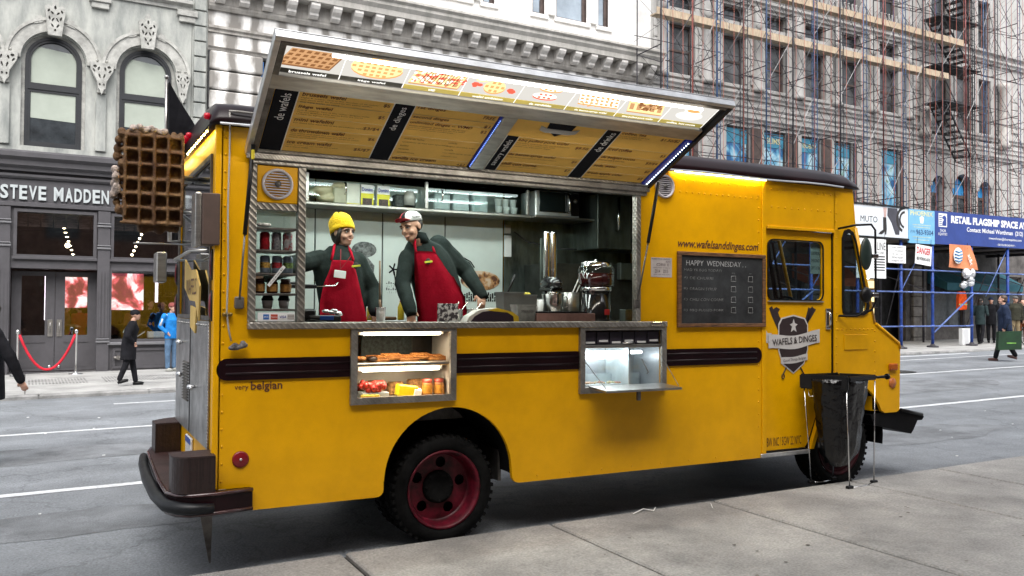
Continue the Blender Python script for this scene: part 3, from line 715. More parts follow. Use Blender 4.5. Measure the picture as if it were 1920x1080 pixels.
# ---------------------------------------------------------------- right building
B = bld('scaffolded_stone_building', 'beige stone corner building with rows of windows behind red and blue scaffolding')
R0, R1 = 16.955, 46.0
row3 = [(17.75, 18.9), (20.2, 21.3), (22.25, 23.4), (24.35, 25.5), (26.4, 27.5), (28.65, 29.8)]
row2 = [(20.35, 21.5), (22.2, 23.35), (24.15, 25.2), (25.95, 27.0), (28.75, 29.85), (17.6, 18.8)]
bay = [(32.0, 33.3), (33.7, 34.9), (35.3, 36.2)]
def wholes(l, z0, z1): return [[(a, z0), (b, z0), (b, z1), (a, z1)] for a, b in l]
arches = [(32.3, .42), (34.0, .62), (35.6, .42)]
hl = wholes(row3, 9.66, 11.45) + wholes(row3, 11.95, 12.5) + wholes(row2, 5.4, 8.2) + wholes(bay, 9.1, 11.9) + wholes(bay, 13.0, 15.4) + wholes([(a, b) for a, b in row3], 13.3, 15.4)
hl += [[(c - r, 4.4), (c + r, 4.4)] + arc(c, 6.9, r, 0, 180, 10) for c, r in arches]
hl += wholes([(39, 40.2), (41.4, 42.6)], 9.4, 11.6) + wholes([(39, 40.2), (41.4, 42.6)], 5.4, 7.6)
mb = MB(); mb.prism([(R0, 4.3), (R1, 4.3), (R1, 17), (R0, 17)], 0, .4, hl); mb.build('wall', BEIGE, B)
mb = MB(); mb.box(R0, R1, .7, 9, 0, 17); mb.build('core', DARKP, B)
SIGNB = ramp_mat('poster_picture', [(0, (.01, .03, .10)), (.42, (.02, .12, .30)), (.5, (.12, .36, .55)), (.6, (.45, .66, .75)), (.7, (.08, .20, .08))], 1.1, rough=.4, dist=1.0)
SIGNT = pm('blue_header', (.05, .26, .40), .5, var=.1)
def win(P, a, b, z0, z1, y=.22, mt=PANE, rail=True, name='window', fw=.08):
    f = MB(); f.prism([(a, z0), (b, z0), (b, z1), (a, z1)], y, y + .1, [[(a + fw, z0 + fw), (b - fw, z0 + fw), (b - fw, z1 - fw), (a + fw, z1 - fw)]])
    if rail: f.box(a + fw, b - fw, y + .02, y + .08, (z0 + z1) / 2 - .04, (z0 + z1) / 2 + .04)
    fr = f.build(name, BROWNF, P); g = MB(); g.box(a + fw - .01, b - fw + .01, y + .06, y + .065, z0 + fw - .01, z1 - fw + .01); g.build('pane', mt, fr); return fr
GREYP = pm('grey_pane', (.10, .105, .11), .2, var=.3, vs=.9)
for a, b in row3:
    win(B, a, b, 9.66, 11.45, mt=GREYP); win(B, a, b, 11.95, 12.5, rail=False); win(B, a, b, 13.3, 15.4)
    s = MB(); s.bbox(a - .12, b + .12, -.10, -.001, 9.54, 9.66, .015); s.build('window_sill', BEIGE, B)
    s = MB(); s.bbox(a - .08, b + .08, -.06, -.001, 11.46, 11.62, .015); s.build('lintel', BEIGE, B)
for i, (a, b) in enumerate(row2):
    fr = win(B, a, b, 5.4, 8.2, rail=False, mt=SIGNB, fw=.05, y=.08); g = MB(); g.box(a + .055, b - .055, .115, .13, 7.62, 8.14); g.build('header_sign', SIGNT, fr)
    if i in (1, 2): text(['', 'SLIMS', 'ROBIN'][i], 'lettering', pm('pale_yellow_ink', (.6, .6, .35), .6), fr, Matrix.Translation(((a + b) / 2, .11, 7.86)) @ Matrix.Rotation(PI / 2, 4, 'X'), w=.7, bold=.02)
    q = MB(); q.box(b + .01, b + .55 if i < 3 else b + .2, -.05, -.001, 5.4, 8.2); q.build('mullion', BROWNF, B)
for i, (a, b) in enumerate(bay): win(B, a, b, 9.1, 11.9, mt=GREYP); win(B, a, b, 13.0, 15.4)
for a, b in ((39, 40.2), (41.4, 42.6)): win(B, a, b, 9.4, 11.6); win(B, a, b, 5.4, 7.6)
for c, r in arches:
    f = MB(); f.prism([(c - r, 4.4), (c + r, 4.4)] + arc(c, 6.9, r, 0, 180, 10), .2, .3, [[(c - r + .09, 4.5), (c + r - .09, 4.5)] + arc(c, 6.9, r - .09, 0, 180, 10)]); f.box(c - r, c + r, .2, .3, 6.55, 6.68); fr = f.build('arched_window', BROWNF, B)
    g = MB(); g.prism([(c - r + .08, 6.68), (c + r - .08, 6.68)] + arc(c, 6.9, r - .08, 0, 180, 10), .25, .255); g.build('pane', pm('bright_blue_film', (.04, .28, .62), .4, var=.05), fr)
    g = MB(); g.box(c - r + .08, c + r - .08, .25, .255, 4.5, 6.55); g.build('pane', PANE, fr)
    s = MB(); s.prism(arc(c, 6.9, r + .2, 0, 180, 14) + arc(c, 6.9, r + .03, 180, 0, 14), -.1, -.001); s.build('arch_moulding', BEIGE, B)
for nm, z, pr in (('sill_course', 9.2, .16), ('string_course', 8.35, .2), ('attic_course', 12.62, .2), ('upper_course', 12.9, .3)):
    band(B, nm, BEIGE, R0 + .02, R1, [(-.1, z), (pr * .5, z), (pr * .6, z + .08), (pr, z + .14), (pr, z + .24), (-.1, z + .27)])
band(B, 'architrave', BEIGE, R0 + .02, R1, [(-.1, 8.75), (.06, 8.75), (.06, 8.92), (.10, 8.93), (.10, 9.08), (-.1, 9.1)])
# half columns between the third floor windows, block piers below and rusticated ends
cols3 = [17.35, 19.3, 19.8, 21.75, 23.85, 25.95, 28.0, 30.3]
for c in cols3:
    m_ = MB(); m_.lathe([(.24, 9.48), (.24, 9.6), (.19, 9.64), (.18, 10.4), (.17, 11.3), (.2, 11.34), (.24, 11.42), (.24, 11.55)], (c, -.12, 0), 14); m_.build('column', BEIGE, B)
blk = MB(); blk.bbox(-.4, .4, -.09, .0, .012, .345, .02); blk = blk.mesh('stone_block'); blk.materials.append(BEIGE)
blk2 = MB(); blk2.bbox(-.26, .26, -.07, .0, .012, .345, .02); blk2 = blk2.mesh('stone_block'); blk2.materials.append(BEIGE)
for c in (19.55, 27.95, 30.8, 38, 43.5):
    for k in range(9):
        o = link('stone_block', blk, B); o.location = (c, -.004, 5.2 + k * .352)
for c in (17.3, 19.3, 21.75, 23.9, 26.0, 28.05, 30.9, 38, 43.5):
    for k in range(5):
        o = link('stone_block', blk2, B); o.location = (c, -.004, 9.72 + k * .352)
for c in (31.2, 36.8):
    m_ = MB(); m_.lathe([(.26, 8.9), (.26, 9.1), (.2, 9.15), (.18, 11.4), (.26, 11.6), (.26, 11.8)], (c, -.22, 0), 14); m_.build('column', pm('pale_column', (.5, .48, .45), .8, var=.1), B)
# carved consoles under the attic
for c in cols3:
    m_ = MB(); m_.bbox(c - .16, c + .16, -.2, -.001, 11.7, 12.58, .04); m_.ell((c, -.2, 11.9), (.17, .08, .16)); m_.build('console', BEIGE, B)
# balusters of the fourth floor
for k in range(60):
    c = 18 + k * .22; m_ = MB()
    m_.lathe([(.05, 12.7 + .47), (.03, 13.22), (.07, 13.35), (.03, 13.55), (.05, 13.6)], (c, -.16, 0), 6); m_.build('baluster', BEIGE, B)
# dark shop fronts under the shed
for a, b, mt, z1 in ((17.2, 19.5, PANE, 3.4), (20.1, 22.5, PANE, 3.4), (23.0, 24.2, PANE, 3.3), (26.2, 27.2, PANE, 3.3), (31.6, 34.2, PANE, 3.2), (35.5, 38.5, PANE, 3.2)):
    win(B, a, b, .9, z1, .1, mt, False, 'shop_window')
gh = wholes([(17.2, 19.5), (20.1, 22.5), (31.6, 34.2), (35.5, 38.5)], .9, 3.2) + wholes([(27.6, 30.2)], .2, 3.6) + wholes([(23.0, 24.2), (26.2, 27.2)], .9, 3.3)
mb = MB(); mb.prism([(R0, .05), (R1, .05), (R1, 4.295), (R0, 4.295)], 0, .35, gh); mb.build('ground_floor_wall', pm('shed_shaded_stone', (.11, .10, .095), .8, var=.25, vs=2, bump=.2), B)  # stone colour darkened to stand for the shade under the shed
s = MB(); s.box(28.0, 28.9, .5, .56, .5, 3.5); s.build('lit_doorway', emis('warm_shop', (1, .72, .32), 1.0), B)
for z in (1.2, 1.75, 2.3, 2.85):
    s = MB(); s.box(27.9, 29.0, .40, .44, z, z + .04)
    for k in range(7): s.box(28.02 + k * .13, 28.09 + k * .13, .4, .45, z + .05, z + .25)
    s.build('shelf', BROWNF, B)
s = MB(); s.ell((26.6, -.9, 2.9), (.16, .1, .1)); s.build('shop_lamp', emis('white_lamp', (1, .97, .9), 6), B)
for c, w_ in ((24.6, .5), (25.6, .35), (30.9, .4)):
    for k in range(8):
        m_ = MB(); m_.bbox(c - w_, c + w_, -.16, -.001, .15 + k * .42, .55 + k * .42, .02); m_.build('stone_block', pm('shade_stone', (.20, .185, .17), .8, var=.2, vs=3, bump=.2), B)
# awnings over the shops
def awning(u0, u1, z0, z1, mt, label, word, wm):
    t = thing('shop_awning', label, 'awning', uv(0, FV), .03)
    m_ = MB(); m_.add([(u0, -.02, z1), (u1, -.02, z1), (u1, -.9, z0 + .3), (u0, -.9, z0 + .3), (u1, -.9, z0), (u0, -.9, z0)], [(0, 1, 2, 3), (3, 2, 4, 5), (1, 4, 2)]); m_.add([(u0, -.02, z1), (u0, -.9, z0 + .3), (u0, -.9, z0), (u0, -.02, z0 + .3)], [(0, 1, 2, 3)])
    m_.build('canvas', mt, t, recalc=False)
    if word: text(word, 'lettering', wm, t, Matrix.Translation(((u0 + u1) / 2, -.48, (z0 + z1) / 2 + .13)) @ Matrix.Rotation(math.atan2(z1 - z0 - .3, .88), 4, 'X'), w=(u1 - u0) * .55, bold=.01)
awning(23.6, 26.1, 2.55, 3.75, pm('orange_canvas', (.36, .085, .035), .7, var=.1), 'dull orange shop awning lettered at&t behind the scaffold posts', 'at&t', pm('faded_white', (.4, .36, .3), .6))
awning(31.6, 37, 2.5, 3.3, pm('teal_canvas', (.02, .12, .16), .7, var=.1), 'teal shop awning at the right edge under the sidewalk shed', None, pm('faded_teal', (.2, .35, .38), .6))

# ---------------------------------------------------------------- unseen building added behind the camera to shade the truck side
B = thing('added_shade_building', 'unseen brown brick building added behind the camera to shade the truck side', 'building', (0, -9.6, 0))
NB = pm('brown_brick', (.16, .085, .06), .8, var=.2, vs=2, bump=.2)
nw = [(-21 + k * 3.0, -21 + k * 3.0 + 1.6) for k in range(15)]
hs_ = [[(a, z), (b, z), (b, z + 2.2), (a, z + 2.2)] for a, b in nw for z in (1.0, 5.0, 9.2)]
mb = MB(); mb.prism([(-24, -.3), (26, -.3), (26, 13.2), (-24, 13.2)], -.3, 0, hs_); mb.build('wall', NB, B); mb = MB(); mb.box(-24, 26, -8, -.31, -.3, 13.2); mb.build('core', DARKP, B)
mb = MB(); mb.bbox(-24.2, 26.2, -.5, .4, 13.21, 13.6, .05); mb.build('cornice', NB, B)
for a, b in nw:
    for z in (1.0, 5.0, 9.2):
        f = MB(); f.prism([(a, z), (b, z), (b, z + 2.2), (a, z + 2.2)], -.2, -.12, [[(a + .08, z + .08), (b - .08, z + .08), (b - .08, z + 2.12), (a + .08, z + 2.12)]]); fr = f.build('window', BROWNF, B); g = MB(); g.box(a + .07, b - .07, -.18, -.175, z + .07, z + 2.13); g.build('pane', PANE, fr)
# ================================================================ SIDEWALK SHED AND SCAFFOLD
BLUEP = pm('blue_pole_paint', (.012, .055, .30), .45, var=.25, vs=6, bump=.05)
REDPOLE = pm('rusty_red_pole', (.15, .035, .035), .6, var=.3, vs=4)
DKPOLE = pm('dark_pole', (.035, .032, .04), .6, var=.3, vs=4)
BLPOLE = pm('slate_blue_pole', (.045, .085, .18), .55, var=.3, vs=4)
ZINC = pm('galvanised_brace', (.17, .17, .175), .5, .5, var=.25, vs=4)
WOOD = pm('scaffold_plank', (.44, .35, .25), .75, var=.15, vs=3, streak=(6, 1, 1))
def bar(P, name, a, b, r, mt, n=6):
    m_ = MB(); m_.tube([a, b], r, n); return m_.build(name, mt, P)
T = thing('sidewalk_shed', 'sidewalk shed on blue steel posts with advertising boards along its top', 'sidewalk shed', uv(0, 13.0), .03)
def shed_w(u): return walk_z(u)
for u in (18.2, 20.5, 22.7, 24.92, 26.64, 28.92, 31.2, 33.5, 35.8):
    z0 = shed_w(u); p = bar(T, 'post', (u, 0, z0 + .06), (u, 0, 4.1), .052, BLUEP, 10)
    m_ = MB(); m_.lathe([(.2, 0), (.2, .05), (.09, .07), (.07, .12)], (u, 0, z0), 10); m_.build('base_plate', DKPOLE, p)
    for z in (1.11, 2.29, 3.06): 
        m_ = MB(); m_.lathe([(.07, -.05), (.07, .05)], (u, 0, z), 8); m_.build('coupler', BLUEP, p)
for u in (18.2, 20.5, 22.7, 24.92, 27.3, 29.9, 32.5, 35.0):
    bar(T, 'rear_post', (u, 2.6, shed_w(u)), (u, 2.6, 4.1), .045, DKPOLE, 8)
LB = pm('light_blue_rail', (.10, .16, .40), .45, var=.2)
for z, a, b in ((1.11, 18.2, 28.92), (2.29, 18.2, 36), (3.06, 18.2, 36)):
    u = a
    while u < b - .1:
        bar(T, 'rail', (u, -.06, z), (min(u + 3.4, b), -.06, z), .028, LB); u += 3.41
for a, b in (((26.64, -.07, .9), (28.9, -.07, 2.25)), ((18.3, -.07, .9), (20.5, -.07, 2.25))): bar(T, 'brace', a, b, .03, LB)
for u0 in (18.2, 20.5, 24.92, 29.9, 32.5):
    bar(T, 'cross_brace', (u0, .05, 3.05), (u0 + 2.4, 2.5, .6), .018, DKPOLE); bar(T, 'cross_brace', (u0, 2.5, 3.5), (u0 + 2.3, .1, 2.2), .018, DKPOLE)
    bar(T, 'cross_brace', (u0, .06, 2.2), (u0 + 1.3, .06, 3.9), .02, LB)
m_ = MB(); m_.box(17.0, 36.5, -.05, 3.55, 4.1, 4.22)
m_.build('deck', pm('shed_timber', (.06, .05, .045), .8, var=.3), T)
for k in range(9):
    bar(T, 'beam', (17.2 + k * 2.3, -.05, 4.04), (17.2 + k * 2.3, 3.5, 4.04), .06, DKPOLE, 6)
# boards
BW = pm('billboard_white', (.60, .64, .68), .5, var=.04)
def board(u0, u1, z0, z1, mt, name='board', slope=0.0):
    m_ = MB(); m_.add([(u0, -.10, z0), (u1, -.10, z0 + slope * (u1 - u0)), (u1, -.10, z1 + slope * (u1 - u0)), (u0, -.10, z1), (u0, -.055, z0), (u1, -.055, z0 + slope * (u1 - u0)), (u1, -.055, z1 + slope * (u1 - u0)), (u0, -.055, z1)],
          [(0, 1, 2, 3), (4, 7, 6, 5), (0, 4, 5, 1), (1, 5, 6, 2), (2, 6, 7, 3), (3, 7, 4, 0)]); return m_.build(name, mt, T)
def tx(s, u, z, P, mt, **k):
    M_ = Matrix.Translation((u, -.102, z)) @ Matrix.Rotation(PI / 2, 4, 'X'); return text(s, 'lettering', mt, P, M_, **k)
b1 = board(18.6, 25.17, 4.12, 5.13, BW)
m_ = MB(); m_.box(18.5, 25.2, -.13, -.103, 5.14, 5.2); m_.box(18.5, 25.2, -.13, -.103, 4.05, 4.11); m_.build('board_frame', BLK, T)
tx('MUTO', 23.15, 4.68, b1, INKK, w=.85, h=.2)
def poly(pts, name, mt, P, y=-.103):
    m_ = MB(); m_.prism(pts, y, y + .002); return m_.build(name, mt, P)
# shoe advertisement: bare leg, ankle boot, dark coat and wheel
poly([(23.87, 5.11), (24.06, 5.11), (24.0, 4.72), (23.92, 4.70)], 'printed_leg', pm('printed_skin', (.55, .38, .35), .6), b1)
poly([(23.86, 4.78), (24.02, 4.78), (24.05, 4.4), (24.02, 4.2), (23.96, 4.2), (23.95, 4.3), (23.8, 4.2), (23.62, 4.2), (23.7, 4.28), (23.86, 4.36)], 'printed_boot', INKK, b1, -.106)
poly([(24.1, 5.11), (24.6, 5.11), (24.75, 4.6), (24.7, 4.22), (24.5, 4.22), (24.3, 4.6), (24.08, 4.85)], 'printed_coat', pm('printed_dark', (.045, .045, .06), .6), b1)
m_ = MB(); m_.prism(arc(25.0, 4.75, .46, 90, 250, 12) + arc(25.0, 4.75, .36, 250, 90, 12), -.104, -.102); m_.prism(arc(25.0, 4.75, .3, 90, 260, 10) + arc(25.0, 4.75, .22, 260, 90, 10), -.104, -.102); m_.build('printed_wheel', INKK, b1)
b2 = board(25.2, 26.64, 3.98, 5.15, pm('pale_blue_board', (.16, .40, .62), .5, var=.05))
YI = pm('pale_yellow_ink', (.6, .6, .35), .6)
tx('PHOENIX', 25.92, 5.02, b2, YI, w=1.25, h=.17, bold=.03); tx('(718)', 25.42, 4.37, b2, pm('navy_ink', (.02, .06, .16), .6), w=.24, h=.1); tx('963-9304', 26.08, 4.37, b2, pm('navy_ink', (.02, .06, .16), .6), w=.95, h=.19, bold=.02)
for z, w_ in ((4.82, .0), (4.62, 1.0), (4.54, .9), (4.2, 1.0), (4.1, .8)):
    if w_: poly([(25.92 - w_ / 2, z - .015), (25.92 + w_ / 2, z - .015), (25.92 + w_ / 2, z + .015), (25.92 - w_ / 2, z + .015)], 'small_print', pm('small_print_yellow', (.40, .50, .42), .6), b2)
poly([(25.85, 4.68), (26.0, 4.68), (26.04, 4.88), (25.92, 4.94), (25.8, 4.88)], 'printed_emblem', INKW, b2)
b3 = board(26.66, 36.5, 4.0, 5.17, pm('navy_board', (.018, .045, .22), .5, var=.06), slope=.008)
tx('RETAIL FLAGSHIP SPACE AV', 29.95, 4.92, b3, INKW, w=4.75, h=.27, bold=.045)
tx('Contact: Michael Worthman  (212) 529', 30.5, 4.58, b3, INKW, w=4.0, h=.21, bold=.015); tx('mworthman@thorequities.com', 30.9, 4.34, b3, INKW, w=2.1, h=.13); tx('- 530-536 BROADWAY -', 30.95, 4.13, b3, INKW, w=1.2, h=.075)
poly([(26.86, 4.62), (27.34, 4.62), (27.34, 5.1), (26.86, 5.1)], 'printed_emblem', INKW, b3)
poly([(27.06, 4.66), (27.3, 4.66), (27.3, 4.95), (27.22, 5.04), (27.1, 5.0), (27.05, 4.93), (27.16, 4.88), (27.08, 4.8)], 'printed_emblem', pm('navy_board', (.018, .045, .22)), b3, -.106)
for k in range(6): poly([(26.88, 4.66 + k * .07), (27.04, 4.66 + k * .07), (27.04, 4.69 + k * .07), (26.88, 4.69 + k * .07)], 'printed_emblem', pm('navy_board', (.018, .045, .22)), b3, -.106)
tx('THOR', 27.1, 4.49, b3, INKW, w=.34, h=.1); tx('EQUITIES', 27.1, 4.36, b3, INKW, w=.5, h=.1)
# hanging notices
def hung(name, label, u0, u1, z0, z1, mt, rot=0, y=-.12):
    t = thing(name, label, 'sign', uv(0, 13.0), .03); c = ((u0 + u1) / 2, y, (z0 + z1) / 2)
    m_ = MB(); m_.box(-(u1 - u0) / 2, (u1 - u0) / 2, 0, .012, -(z1 - z0) / 2, (z1 - z0) / 2); o = m_.build('panel', mt, t); o.location = c; o.rotation_euler = (0, rot, 0)
    m_ = MB(); [m_.tube([(s, 0, (z1 - z0) / 2 - .03), (s, 0, (z1 - z0) / 2 + .25)], .006, 4) for s in (-(u1 - u0) / 2 + .06, (u1 - u0) / 2 - .06)]; q = m_.build('hanging_wire', BLK, t); q.location = c; q.rotation_euler = (0, rot, 0)
    return t, o
def ln(o, s, x, z, w_, h_, mt, **k): return text(s, 'lettering', mt, o, Matrix.Translation((x, -.003, z)) @ Matrix.Rotation(PI / 2, 4, 'X'), w=w_, h=h_, **k)
t, o = hung('notice_sign', 'tall white notice ending in LINE hanging beside the truck mirror', 22.5, 23.98, 2.72, 4.03, WHITEP)
ln(o, 'LINE', .5, .42, .42, .26, INKK); ln(o, 'MY LINE', .42, .2, .4, .08, INKK)
for k in range(6): ln(o, ['ONLY AT THE', 'BROADWAY', 'STORE NOW', 'OPEN LATE', 'ASK INSIDE', 'TODAY'][k], .4, .07 - k * .09, .5, .05, INKK) if 0 else None
m_ = MB(); [m_.box(.12, .68, -.004, -.002, .05 - k * .09, .09 - k * .09) for k in range(6)]; m_.build('small_print', INKK, o)
t, o = hung('notice_sign', 'small white notice with five grey lines of print hanging under the shoe billboard', 24.1, 25.02, 3.26, 3.86, WHITEP)
for k, s in enumerate(('JOHN TEMPLES', '51-6 37TH AVENUE', 'LOC. NY 11101', 'SPECIAL RIGGER', 'LICENSE NO 7277')): ln(o, s, 0, .22 - k * .11, .6, .06, INKK)
t, o = hung('danger_sign', 'white DANGER sign in red letters hanging tilted from the shed', 25.54, 26.42, 3.24, 3.92, WHITEP, R(5))
ln(o, 'DANGER', 0, .14, .76, .24, pm('danger_red', (.5, .03, .04), .6), bold=.03); ln(o, 'MEN WORKING ABOVE', 0, -.14, .74, .12, INKK, bold=.02)
# orange flag with the blue-white striped ball
t = thing('orange_flag', 'orange cloth flag with a blue striped globe and at&t lettering under the navy banner', 'flag', uv(0, 13.0), .03)
m_ = MB(); nx, nz = 12, 8; P0 = [(27.38, 4.02), (28.62, 4.02), (29.12, 3.14), (27.32, 3.2)]
g = []
for j in range(nz + 1):
    for i in range(nx + 1):
        a, b = i / nx, j / nz
        x = (P0[0][0] * (1 - a) + P0[1][0] * a) * (1 - b) + (P0[3][0] * (1 - a) + P0[2][0] * a) * b; z = (P0[0][1] * (1 - a) + P0[1][1] * a) * (1 - b) + (P0[3][1] * (1 - a) + P0[2][1] * a) * b
        g.append((x, -.16 - .05 * math.sin(a * 7 + b * 3) * b, z))
m_.add(g, [(j * (nx + 1) + i, j * (nx + 1) + i + 1, (j + 1) * (nx + 1) + i + 1, (j + 1) * (nx + 1) + i) for j in range(nz) for i in range(nx)]); cl = m_.build('cloth', pm('orange_cloth', (.62, .22, .10), .8, var=.08), t)
m_ = MB(); m_.ell((27.8, -.22, 3.62), (.27, .02, .29), nu=20, nv=12); gb = m_.build('printed_globe', INKW, t)
m_ = MB()
for k in range(4): m_.tube([(27.56 + .03 * abs(k - 1.5), -.245, 3.78 - k * .11), (27.8, -.25, 3.74 - k * .11), (28.03 - .03 * abs(k - 1.5), -.245, 3.79 - k * .11)], .02, 6)
m_.build('printed_stripe', pm('globe_blue', (.04, .22, .5), .6), t)
text('at&t', 'lettering', INKW, t, Matrix.Translation((28.5, -.23, 3.5)) @ Matrix.Rotation(PI / 2, 4, 'X') @ Matrix.Rotation(R(-65), 4, 'Z'), w=.42, bold=.01)
t = thing('foil_lamp', 'crumpled silver foil reflector hanging below the orange flag', 'lamp', uv(28.45, 12.85, 0), .03)
m_ = MB()
for k in range(9): m_.ell((rnd.uniform(-.2, .2), rnd.uniform(-.1, .1), 2.82 + rnd.uniform(-.25, .2)), (rnd.uniform(.1, .22), .12, rnd.uniform(.08, .2)), nu=7, nv=5)
m_.build('reflector', pm('silver_foil', (.75, .76, .78), .25, .7, var=.1), t); m_ = MB(); m_.tube([(0, 0, 2.9), (0, 0, 4.1)], .012, 5); m_.build('cord', BLK, t)

# ---------------------------------------------------------------- scaffold tower standing on the shed
T = thing('scaffolding', 'tall red, blue and dark steel scaffolding with timber planks in front of the beige building', 'scaffolding', uv(0, 14.6), .03)
ups = [(15.75, DKPOLE), (17.0, REDPOLE), (18.0, BLPOLE), (19.2, DKPOLE), (20.25, BLPOLE), (21.5, DKPOLE), (22.5, BLPOLE), (23.85, DKPOLE), (25.1, BLPOLE), (26.2, REDPOLE), (27.3, BLPOLE), (28.5, DKPOLE), (29.7, DKPOLE), (31.2, REDPOLE), (32.4, BLPOLE), (33.2, DKPOLE), (34.8, BLPOLE), (36.2, REDPOLE)]
ZT = 17.0
for i, (u, mt) in enumerate(ups):
    z0 = 4.22 if u > 17 else 4.0
    lean = rnd.uniform(-.04, .04)
    p = bar(T, 'upright', (u + lean, 0, z0), (u, 0, ZT), .028 if mt is not BLPOLE else .019, mt)
    bar(T, 'upright', (u + .12, 1.35, z0), (u + .12, 1.35, ZT), .020, (BLPOLE if i % 2 else DKPOLE), 5)
    if mt is BLPOLE or i % 4 == 3:
        bar(T, 'upright', (u + .17, 0, z0), (u + .17, 0, ZT), .014, mt, 5)
        m_ = MB(); z = z0 + .3
        while z < ZT: m_.tube([(u, 0, z), (u + .17, 0, z)], .012, 4, cap=False); z += .3
        stuff(m_.build('rung', mt, T))
    for k in range(6):
        z = 5.9 + k * 1.95
        bar(T, 'transom', (u, 0, z), (u + .12, 1.35, z), .018, ZINC if (i + k) % 2 else DKPOLE, 5)
        bar(T, 'transom', (u + .02, .05, z - .55), (u + .10, 1.3, z), .013, DKPOLE, 4)
for i in range(len(ups) - 1):
    a, b = ups[i][0], ups[i + 1][0]
    for k in range(6):
        z = 5.3 + k * 1.95
        mt = [ZINC, DKPOLE, DKPOLE][(i + k) % 3]
        bar(T, 'brace', (a, .02 * (k % 2), z), (b, .02, z + 1.75), .013, mt, 4)
        bar(T, 'brace', (a, .04, z + 1.75), (b, .05, z), .013, [DKPOLE, ZINC][(i * 3 + k) % 2], 4)
        if (i + k) % 3 == 0: bar(T, 'ledger', (a, 1.3, z + .6), (b, 1.3, z + .6), .018, DKPOLE, 5)
        if (i * 5 + k) % 4 == 0: bar(T, 'brace', (a, 1.35, z), (b + .2, 1.35, z + 1.8), .013, DKPOLE, 4)
# inner face of the scaffold: fine crossing rods, far too many to count
m_ = MB()
for k in range(7):
    z = 5.0 + k * 1.75; u = 15.8
    while u < 36.5:
        L = rnd.uniform(1.5, 2.4)
        m_.tube([(u, 1.42, z), (u + L, 1.42, z + 1.6)], .007, 3, cap=False); m_.tube([(u, 1.44, z + 1.6), (u + L, 1.44, z)], .007, 3, cap=False)
        m_.tube([(u + .3, .68, z + .4), (u + L + .2, .70, z + 1.9)], .006, 3, cap=False); u += L * .62
    m_.tube([(15.8, 1.4, z + .2), (36.5, 1.4, z + .2)], .014, 4, cap=False)
stuff(m_.build('inner_rods', DKPOLE, T))
# timber decks
for z, a, b, v in ((10.72, 15.6, 30.2, .2), (12.18, 20.2, 31.2, .2)):
    u = a
    while u < b - .5:
        e_ = min(u + 3.0, b); m_ = MB(); m_.bbox(u, e_ - .02, v - .13, v + .16, z, z + .05, .006); m_.box(u + .01, e_ - .04, v - .165, v - .135, z - .02 + rnd.uniform(0, .03), z + .22); m_.build('plank', WOOD, T); u = e_
# debris-net cords: fine vertical lines
m_ = MB(); u = 15.8
while u < 37:
    m_.tube([(u, -.06, 4.3), (u + rnd.uniform(-.03, .03), -.06, ZT)], .007, 3, cap=False); u += .42 + rnd.uniform(-.08, .08)
stuff(m_.build('netting_cord', pm('orange_cord', (.48, .14, .10), .7, var=.1), T))
# zigzag stair
T = thing('fire_escape', 'black zigzag iron stair rising through the scaffolding near the right edge', 'fire escape', uv(0, 15.6), .03)
IRON = pm('black_iron', (.02, .022, .026), .6, var=.2)
for (ua, za, ub, zb) in ((32.6, 7.9, 30.9, 10.0), (30.8, 13.4, 32.6, 11.6), (32.6, 13.6, 30.9, 15.5), (30.9, 10.1, 32.5, 11.5)):
    if (ua, za) == (30.9, 10.1): continue
    for dv in (-.35, .35):
        bar(T, 'stringer', (ua, dv, za), (ub, dv, zb), .035, IRON, 5); bar(T, 'handrail', (ua, dv, za + .85), (ub, dv, zb + .85), .018, IRON, 5)
    n = 9
    for k in range(n):
        f_ = (k + .5) / n; m_ = MB(); u, z = ua + (ub - ua) * f_, za + (zb - za) * f_; m_.box(u - .13, u + .13, -.34, .34, z - .02, z + .02); m_.build('step', IRON, T)
for u in (32.5, 32.62, 32.75, 32.9):
    bar(T, 'post', (u, -.3, 4.22), (u, -.3, 17), .022, IRON, 5)
m_ = MB(); z = 4.5
while z < 17: m_.tube([(32.5, -.3, z), (32.9, -.3, z)], .014, 4, cap=False); z += .22
stuff(m_.build('rung', IRON, T))
for z in (10.05, 11.55, 13.5):
    m_ = MB(); m_.box(30.6, 33.2, -.4, .5, z, z + .04); m_.build('landing', IRON, T)
for k in range(7):
    bar(T, 'loose_rod', (32.0 + k * .22, -.4, 7.5 - .2 * (k % 3)), (32.5 + k * .24, -.3, 8.3 - .15 * (k % 2)), .012, ZINC, 4)
# ================================================================ FOOD TRUCK
W_ = 2.05
T = thing('food_truck', 'yellow waffle food truck with its serving hatch propped open over the counter', 'food truck', (0, 0, 0))
TR = T
def part(mb, name, mt, P=None, recalc=True): return mb.build(name, mt, P or TR, recalc)
# --- near side body
out = [(0, .47), (.235, .47), (.235, .316)] + [(1.10, .316)] + arc(1.10, .366, .05, -90, 0, 4)[1:] + [(1.15, .42)] + arc(1.665, .41, .512, 178, 2, 26) + [(2.18, .38)] + arc(2.24, .376, .06, 180, 270, 4) + [(4.77, .316), (4.77, 2.852), (0, 2.852)]
holes = [[(.205, 1.54), (3.365, 1.54), (3.365, 2.62), (.205, 2.62)], [(.92, 1.0), (1.67, 1.0), (1.67, 1.50), (.92, 1.50)], [(2.80, 1.0), (3.61, 1.0), (3.61, 1.50), (2.80, 1.50)]]
mb = MB(); mb.prism(out, 0, .035, holes); part(mb, 'side_panel', YEL)
mb = MB(); mb.bbox(4.735, 4.785, -.012, -.001, .33, 2.85, .004); part(mb, 'seam_strip', YEL)
mb = MB(); mb.bbox(-.018, .022, -.012, .04, .47, 2.86, .008, 2); part(mb, 'corner_post', YEL)
